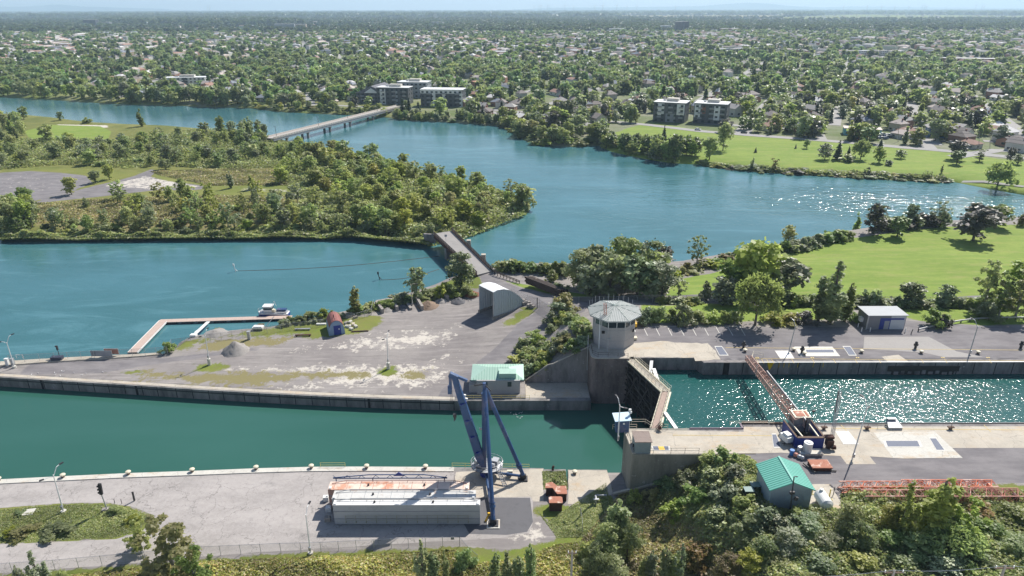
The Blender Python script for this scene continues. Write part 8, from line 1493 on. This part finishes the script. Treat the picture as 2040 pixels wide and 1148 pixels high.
o = bld(1948, 128, 95, 16, 2, R_(-18), 'very long reddish brick complex at the right edge of the town', M['brick'], roofc[5], pent=False, fh=4, bal=False, name='brick_complex')
for (px, py, w_, d_, fl, lb, wm) in ((180, 54, 60, 30, 9, 'bluish high-rise cluster near the left horizon', SL), (205, 52, 80, 20, 5, 'dark long slab beside the far left high-rises', M['grey']), (568, 62, 75, 20, 7, 'grey-beige apartment slab beyond the tree belt, left of centre', GR), (600, 60, 40, 20, 6, 'tan wing right of the far apartment slab', wallc[5]), (1352, 66, 22, 22, 10, 'dark blue tower block in the middle distance, left one of the pair', SL), (1366, 65, 20, 20, 10, 'dark blue tower block in the middle distance, right one of the pair', SL), (1327, 64, 36, 20, 6, 'white block left of the twin dark towers', W_), (870, 52, 60, 30, 5, 'brown-grey apartment roofs in the middle distance left of centre', wallc[1]), (1455, 66, 60, 30, 4, 'red brick building right of the twin dark towers', M['brick']), (1230, 66, 60, 25, 4, 'white low block left of the dark towers', W_), (130, 105, 60, 25, 2, 'tan low commercial building on the left with a blue sign end', wallc[5])):
    bld(px, py, w_, d_, fl, R_(rng.uniform(-15, 15)), lb, wm, whr, pent=False, bal=False)
for i, (px, py) in enumerate(((336, 82), (352, 81), (372, 83), (395, 84), (420, 86), (446, 88), (470, 90), (495, 92), (1440, 108), (1470, 108), (1500, 106), (1700, 112), (1725, 112), (1760, 112), (1790, 113), (1620, 100), (860, 88), (1040, 92), (1085, 90))):
    bld(px, py, 26, 11, 3, R_(-14 if px < 900 else 22), 'white three-storey row-house block, number %d of the pale rows counted from the left' % (i+1) if 0 else 'white three-storey row-house block in the pale rows, %s' % region(px), W_, roofc[0] if i % 2 else GR, pent=False, name='row_house', bal=False)['group'] = 'white row-house blocks'
# chimneys, water tower, turbines
for px, nm in ((413, 'left'), (417.5, 'right')):
    b_ = at(px, 23.5, -8); t_ = aty(px, 9.5, b_.y); r = thing('smokestack', '%s one of the two tall yellowish smokestacks on the left horizon' % nm, 'chimney', b_, 'smokestacks on the horizon'); MB().tube(b_, t_, 15, 11, n=10).build('shaft', M['yellow'], r); MB().tube(t_-Vector((0, 0, 60)), t_-Vector((0, 0, 20)), 14, 13, n=10).build('band', M['white'], r)
b_ = at(978, 36, -8); t_ = aty(978, 25, b_.y); r = thing('water_tower', 'small white water tower in the distant woods at centre', 'water tower', b_); MB().tube(b_, t_, 4, n=8).build('stem', M['white'], r); MB().ball(t_, 11, .7).build('tank', M['white'], r)
b_ = at(293, 53, -8); t_ = aty(293, 45, b_.y); r = thing('water_tower', 'slim white spire-like tower in front of the dark tree belt at left', 'tower', b_); MB().tube(b_, t_, 2.5, n=8).build('stem', M['white'], r); MB().ball(t_, 4, 1).build('tank', M['white'], r)
tur = [(1064, 12), (1074, 13), (1078, 11), (1091, 11), (1095, 11), (1125, 11), (1143, 13), (1184, 12), (1187, 11), (1201, 11), (1229, 11), (1249, 12), (1269, 11), (1346, 13), (1681, 12), (1728, 12), (1757, 12), (1783, 13), (1811, 13), (1838, 12), (1843, 12), (1846, 13), (1885, 15), (1945, 10), (1957, 12), (1961, 12)]
for i, (px, py) in enumerate(tur):
    Yt = 14000+rng.uniform(-2500, 2500) if px < 1500 else 12500; t_ = aty(px, py, Yt); b_ = Vector((t_.x, Yt, -8)); r = thing('wind_turbine', 'pale wind turbine on the %s horizon' % ('centre' if px < 1400 else 'right'), 'wind turbine', b_, 'wind turbines on the %s horizon' % ('centre' if px < 1400 else 'right'))
    MB().tube(b_, t_, 3.4, 2.2, n=6).build('tower', M['grey'], r); MB().box(t_+Vector((0, -3, 0)), (5, 11, 5)).build('nacelle', M['grey'], r); a0 = rng.uniform(0, 2)
    for k in range(3): a = a0+k*2.094; MB().tube(t_+Vector((0, -8, 0)), t_+Vector((46*math.cos(a), -8, 46*math.sin(a))), 2.2, .6, n=4).build('blade', M['white'], r)
# cars
def car(p, rz, m_, lab, grp):
    r = bpy.data.objects.new('car', None); C.objects.link(r); r.location = p; r.rotation_euler = (0, 0, rz); tag(r, lab, 'car', grp)
    b = bpy.data.objects.new('body', CB); C.objects.link(b); b.parent = r; b.material_slots[0].link = 'OBJECT'; b.material_slots[0].material = m_
    b = bpy.data.objects.new('cabin', CC); C.objects.link(b); b.parent = r
    for x, y in ((-1.4, -.85), (-1.4, .85), (1.4, -.85), (1.4, .85)): q = bpy.data.objects.new('wheel', CW); C.objects.link(q); q.parent = r; q.location = (x, y, .33)
m = MB().ext([(-.9, .3), (.9, .3), (.9, .8), (.8, .9), (-.8, .9), (-.9, .8)], (-2.2, 0, 0), (2.2, 0, 0)); m.add([(-1.2, -.72, 1.44), (.5, -.72, 1.44), (.5, .72, 1.44), (-1.2, .72, 1.44), (-1.2, -.72, 1.5), (.5, -.72, 1.5), (.5, .72, 1.5), (-1.2, .72, 1.5)], [(4, 5, 6, 7), (0, 1, 5, 4), (2, 3, 7, 6), (1, 2, 6, 5), (3, 0, 4, 7)])
def mesh_of(mb, mat): o = mb.build('tmp', mat); me = o.data; bpy.data.objects.remove(o); return me
CB = mesh_of(m, M['white']); CB.name = 'body'
CC = mesh_of(MB().add([(-1.9, -.82, .9), (1.1, -.82, .9), (1.1, .82, .9), (-1.9, .82, .9), (-1.3, -.7, 1.45), (.5, -.7, 1.45), (.5, .7, 1.45), (-1.3, .7, 1.45)], [(4, 5, 6, 7), (0, 1, 5, 4), (1, 2, 6, 5), (2, 3, 7, 6), (3, 0, 4, 7)]), M['glass']); CC.name = 'cabin'
CW = mesh_of(MB().tube((0, -.1, 0), (0, .1, 0), .33, n=10), M['black']); CW.name = 'wheel'
cm = dict(white=M['white'], black=paint('car_black', (.02, .02, .025), .1, .3), red=paint('car_red', (.35, .03, .03), .1, .3), silver=paint('car_silver', (.45, .46, .48), .1, .3), blue=paint('car_blue', (.04, .08, .2), .1, .3))
th = math.atan2(-69, 130)
for px, py, c_, dz, lb in ((1390, 260, 'white', 0, 'passing below the right condo'), (1177, 238, 'black', 0, 'left of the shrubbery on the far point'), (1482, 266, 'black', 0, 'at the mouth of the side street by the park'), (1606, 276, 'black', 0, 'on the shore road above the far lawn'), (1701, 278, 'white', .3, 'in front of the light-blue garage'), (1716, 281, 'red', 1.2, 'parked in front of the light-blue garage'), (1803, 257, 'white', 1.2, 'on the side street'), (1777, 233, 'silver', 1.2, 'further up the side street'), (1880, 285, 'black', 0, 'parked before the blue-grey house'), (1895, 286, 'silver', 0, 'parked right of the blue-grey house'), (1492, 240, 'silver', 1.2, 'in the open lot right of the condos'), (1500, 245, 'blue', 1.1, 'second in the open lot right of the condos')):
    p = DZ(px, py); car(p+Vector((0, 0, .12)), th+dz, cm[c_], '%s car %s' % (c_, lb), 'cars on the roads of the far shore')
for i in range(22):
    px = 1742+(i % 8)*4.8+rng.uniform(-1, 1); py = 268+(i//8)*3.6+(i % 8)*.5; p = DZ(px, py); c_ = ['white', 'white', 'silver', 'white', 'black', 'blue'][int(rng.integers(6))]; car(p+Vector((0, 0, .12)), th+rng.normal(0, .3)+1.2, cm[c_], '%s car in the crowded lot right of the light-blue garage' % c_, 'cars in the crowded garage lot')
# poles on the far side
for px, yb_, yt_, lb in ((1784, 270, 243, 'wooden utility pole left of the side street'), (1789, 283, 255, 'wooden utility pole at the road corner'), (1950, 300, 262, 'pale utility pole near the right of the shore road'), (1972, 296, 268, 'curved street lamp by the road at the right')):
    b_ = DZ(px, yb_); t_ = aty(px+1, yt_, b_.y); r = thing('utility_pole', lb, 'utility pole', b_); MB().tube(b_, t_, .16, .12, n=6).build('pole', M['palebark'], r); MB().box(t_+Vector((0, 0, -.5)), (2.4, .15, .15)).build('crossarm', M['wood'], r)
a = aty(1820, 256, 430); b = aty(1950, 262, 425); c = aty(2100, 285, 400); m = MB()
for dz in (0, -1.6): m.path([a+Vector((0, 0, dz)), b+Vector((0, 0, dz)), c+Vector((0, 0, dz))], .07, 4)
tag(m.build('power_line', M['dark']), 'power lines crossing above the shore road at the right', 'power line')

# ================================================================ GROWING THE TREES (largest in the picture as things, the rest as one mass)
def psize(q): return q[2]*q[3]/(q[1][0]**2+q[1][1]**2+(H-q[1][2])**2)
def inview(q): x, y = proj(q[1]); return -60 < x < 2100 and y > -50 and (y < 1230 or q[2] > 4)
PLAN = [q for q in PLAN if inview(q)]
def merged_rest(lst, name, lab):
    co, li, ls, lt, ti, tv, mi = [], [], [], [], [], [], []; nv = nl = 0; mats = list(LMG.values())+[M['bark']]; ki = {k: i for i, k in enumerate(LMG)}; cache = {}
    for key, p, h, w, col, _l, _g in lst:
        pr = PR[key][int(rng.integers(len(PR[key])))]; a = rng.uniform(0, 6.28); c_, s_ = math.cos(a), math.sin(a); v = rng.uniform()
        for nm, me in pr['parts']:
            if id(me) not in cache:
                V = np.empty(len(me.vertices)*3, np.float32); me.vertices.foreach_get('co', V); I_ = np.empty(len(me.loops), np.int32); me.loops.foreach_get('vertex_index', I_); S0 = np.empty(len(me.polygons), np.int32); me.polygons.foreach_get('loop_start', S0); T0 = np.empty(len(me.polygons), np.int32); me.polygons.foreach_get('loop_total', T0)
                A = np.zeros(len(me.polygons), np.float32); 
                if 'tint' in me.attributes: me.attributes['tint'].data.foreach_get('value', A)
                cache[id(me)] = (V.reshape(-1, 3), I_, S0, T0, A)
            V, I_, S0, T0, A = cache[id(me)]; sx, sz = w/pr['w'], h/pr['h']
            co.append(np.stack([(V[:, 0]*c_-V[:, 1]*s_)*sx+p[0], (V[:, 0]*s_+V[:, 1]*c_)*sx+p[1], V[:, 2]*sz+p[2]-.1], 1)); li.append(I_+nv); ls.append(S0+nl); lt.append(T0); ti.append(A); tv.append(np.full(len(A), v, np.float32)); mi.append(np.full(len(A), ki[col] if nm == 'crown' else len(mats)-1, np.int32)); nv += len(V); nl += len(I_)
    me = bpy.data.meshes.new(name); me.vertices.add(nv); me.vertices.foreach_set('co', np.concatenate(co).astype(np.float32).ravel()); me.loops.add(nl); me.loops.foreach_set('vertex_index', np.concatenate(li)); k = np.concatenate(ls); me.polygons.add(len(k)); me.polygons.foreach_set('loop_start', k); me.polygons.foreach_set('loop_total', np.concatenate(lt))
    [me.materials.append(m_) for m_ in mats]; me.polygons.foreach_set('material_index', np.concatenate(mi)); me.update(calc_edges=True)
    for nm, arr in (('tint', ti), ('treev', tv)): A = me.attributes.new(nm, 'FLOAT', 'FACE'); A.data.foreach_set('value', np.concatenate(arr))
    o = bpy.data.objects.new(name, me); C.objects.link(o); return tag(o, lab, 'trees' if 'tree' in name else 'bushes', kind='stuff')
for isb, nm, lab in ((False, 'background_trees', 'remaining smaller trees of the far shore, island and nearest town streets'), (True, 'background_bushes', 'remaining smaller bushes along the far shores and the island')):
    grp = sorted([q for q in PLAN if (q[0][1:] == 'bush') == isb], key=psize, reverse=True)
    for q in grp[:298]: grow(*q)
    if len(grp) > 298: merged_rest(grp[298:], nm, lab)
# the air
hz = MB().b0(-41000, 41000, -300, 41000, -61, 470).build('haze', NT('haze').m); hz['kind'] = 'stuff'; hz['label'] = 'thin pale blue summer haze over the whole place'; hz['category'] = 'haze'
t = hz.data.materials[0].node_tree; t.nodes.clear(); o_ = t.nodes.new('ShaderNodeOutputMaterial'); pv = t.nodes.new('ShaderNodeVolumePrincipled'); pv.inputs['Color'].default_value = (.60, .80, 1, 1); pv.inputs['Density'].default_value = HAZE; pv.inputs['Anisotropy'].default_value = .2; t.links.new(pv.outputs[0], o_.inputs['Volume'])
# labels: number the look-alikes from the left
bylab = {}
for o in bpy.data.objects:
    if o.parent is None and 'label' in o and o.get('kind') != 'stuff': bylab.setdefault(o['label'], []).append(o)
def ordn(n): return '%d%s from left: ' % (n, 'th' if 10 <= n % 100 <= 20 else {1: 'st', 2: 'nd', 3: 'rd'}.get(n % 10, 'th'))
for lb, os_ in bylab.items():
    if len(os_) > 1:
        def xof(o):
            if o.type == 'MESH' and o.location.length < 1e-6: return proj(sum((Vector(c) for c in o.bound_box), Vector())/8)[0]
            return proj(o.location)[0]
        for i, o in enumerate(sorted(os_, key=xof)): o['label'] = ordn(i+1)+lb
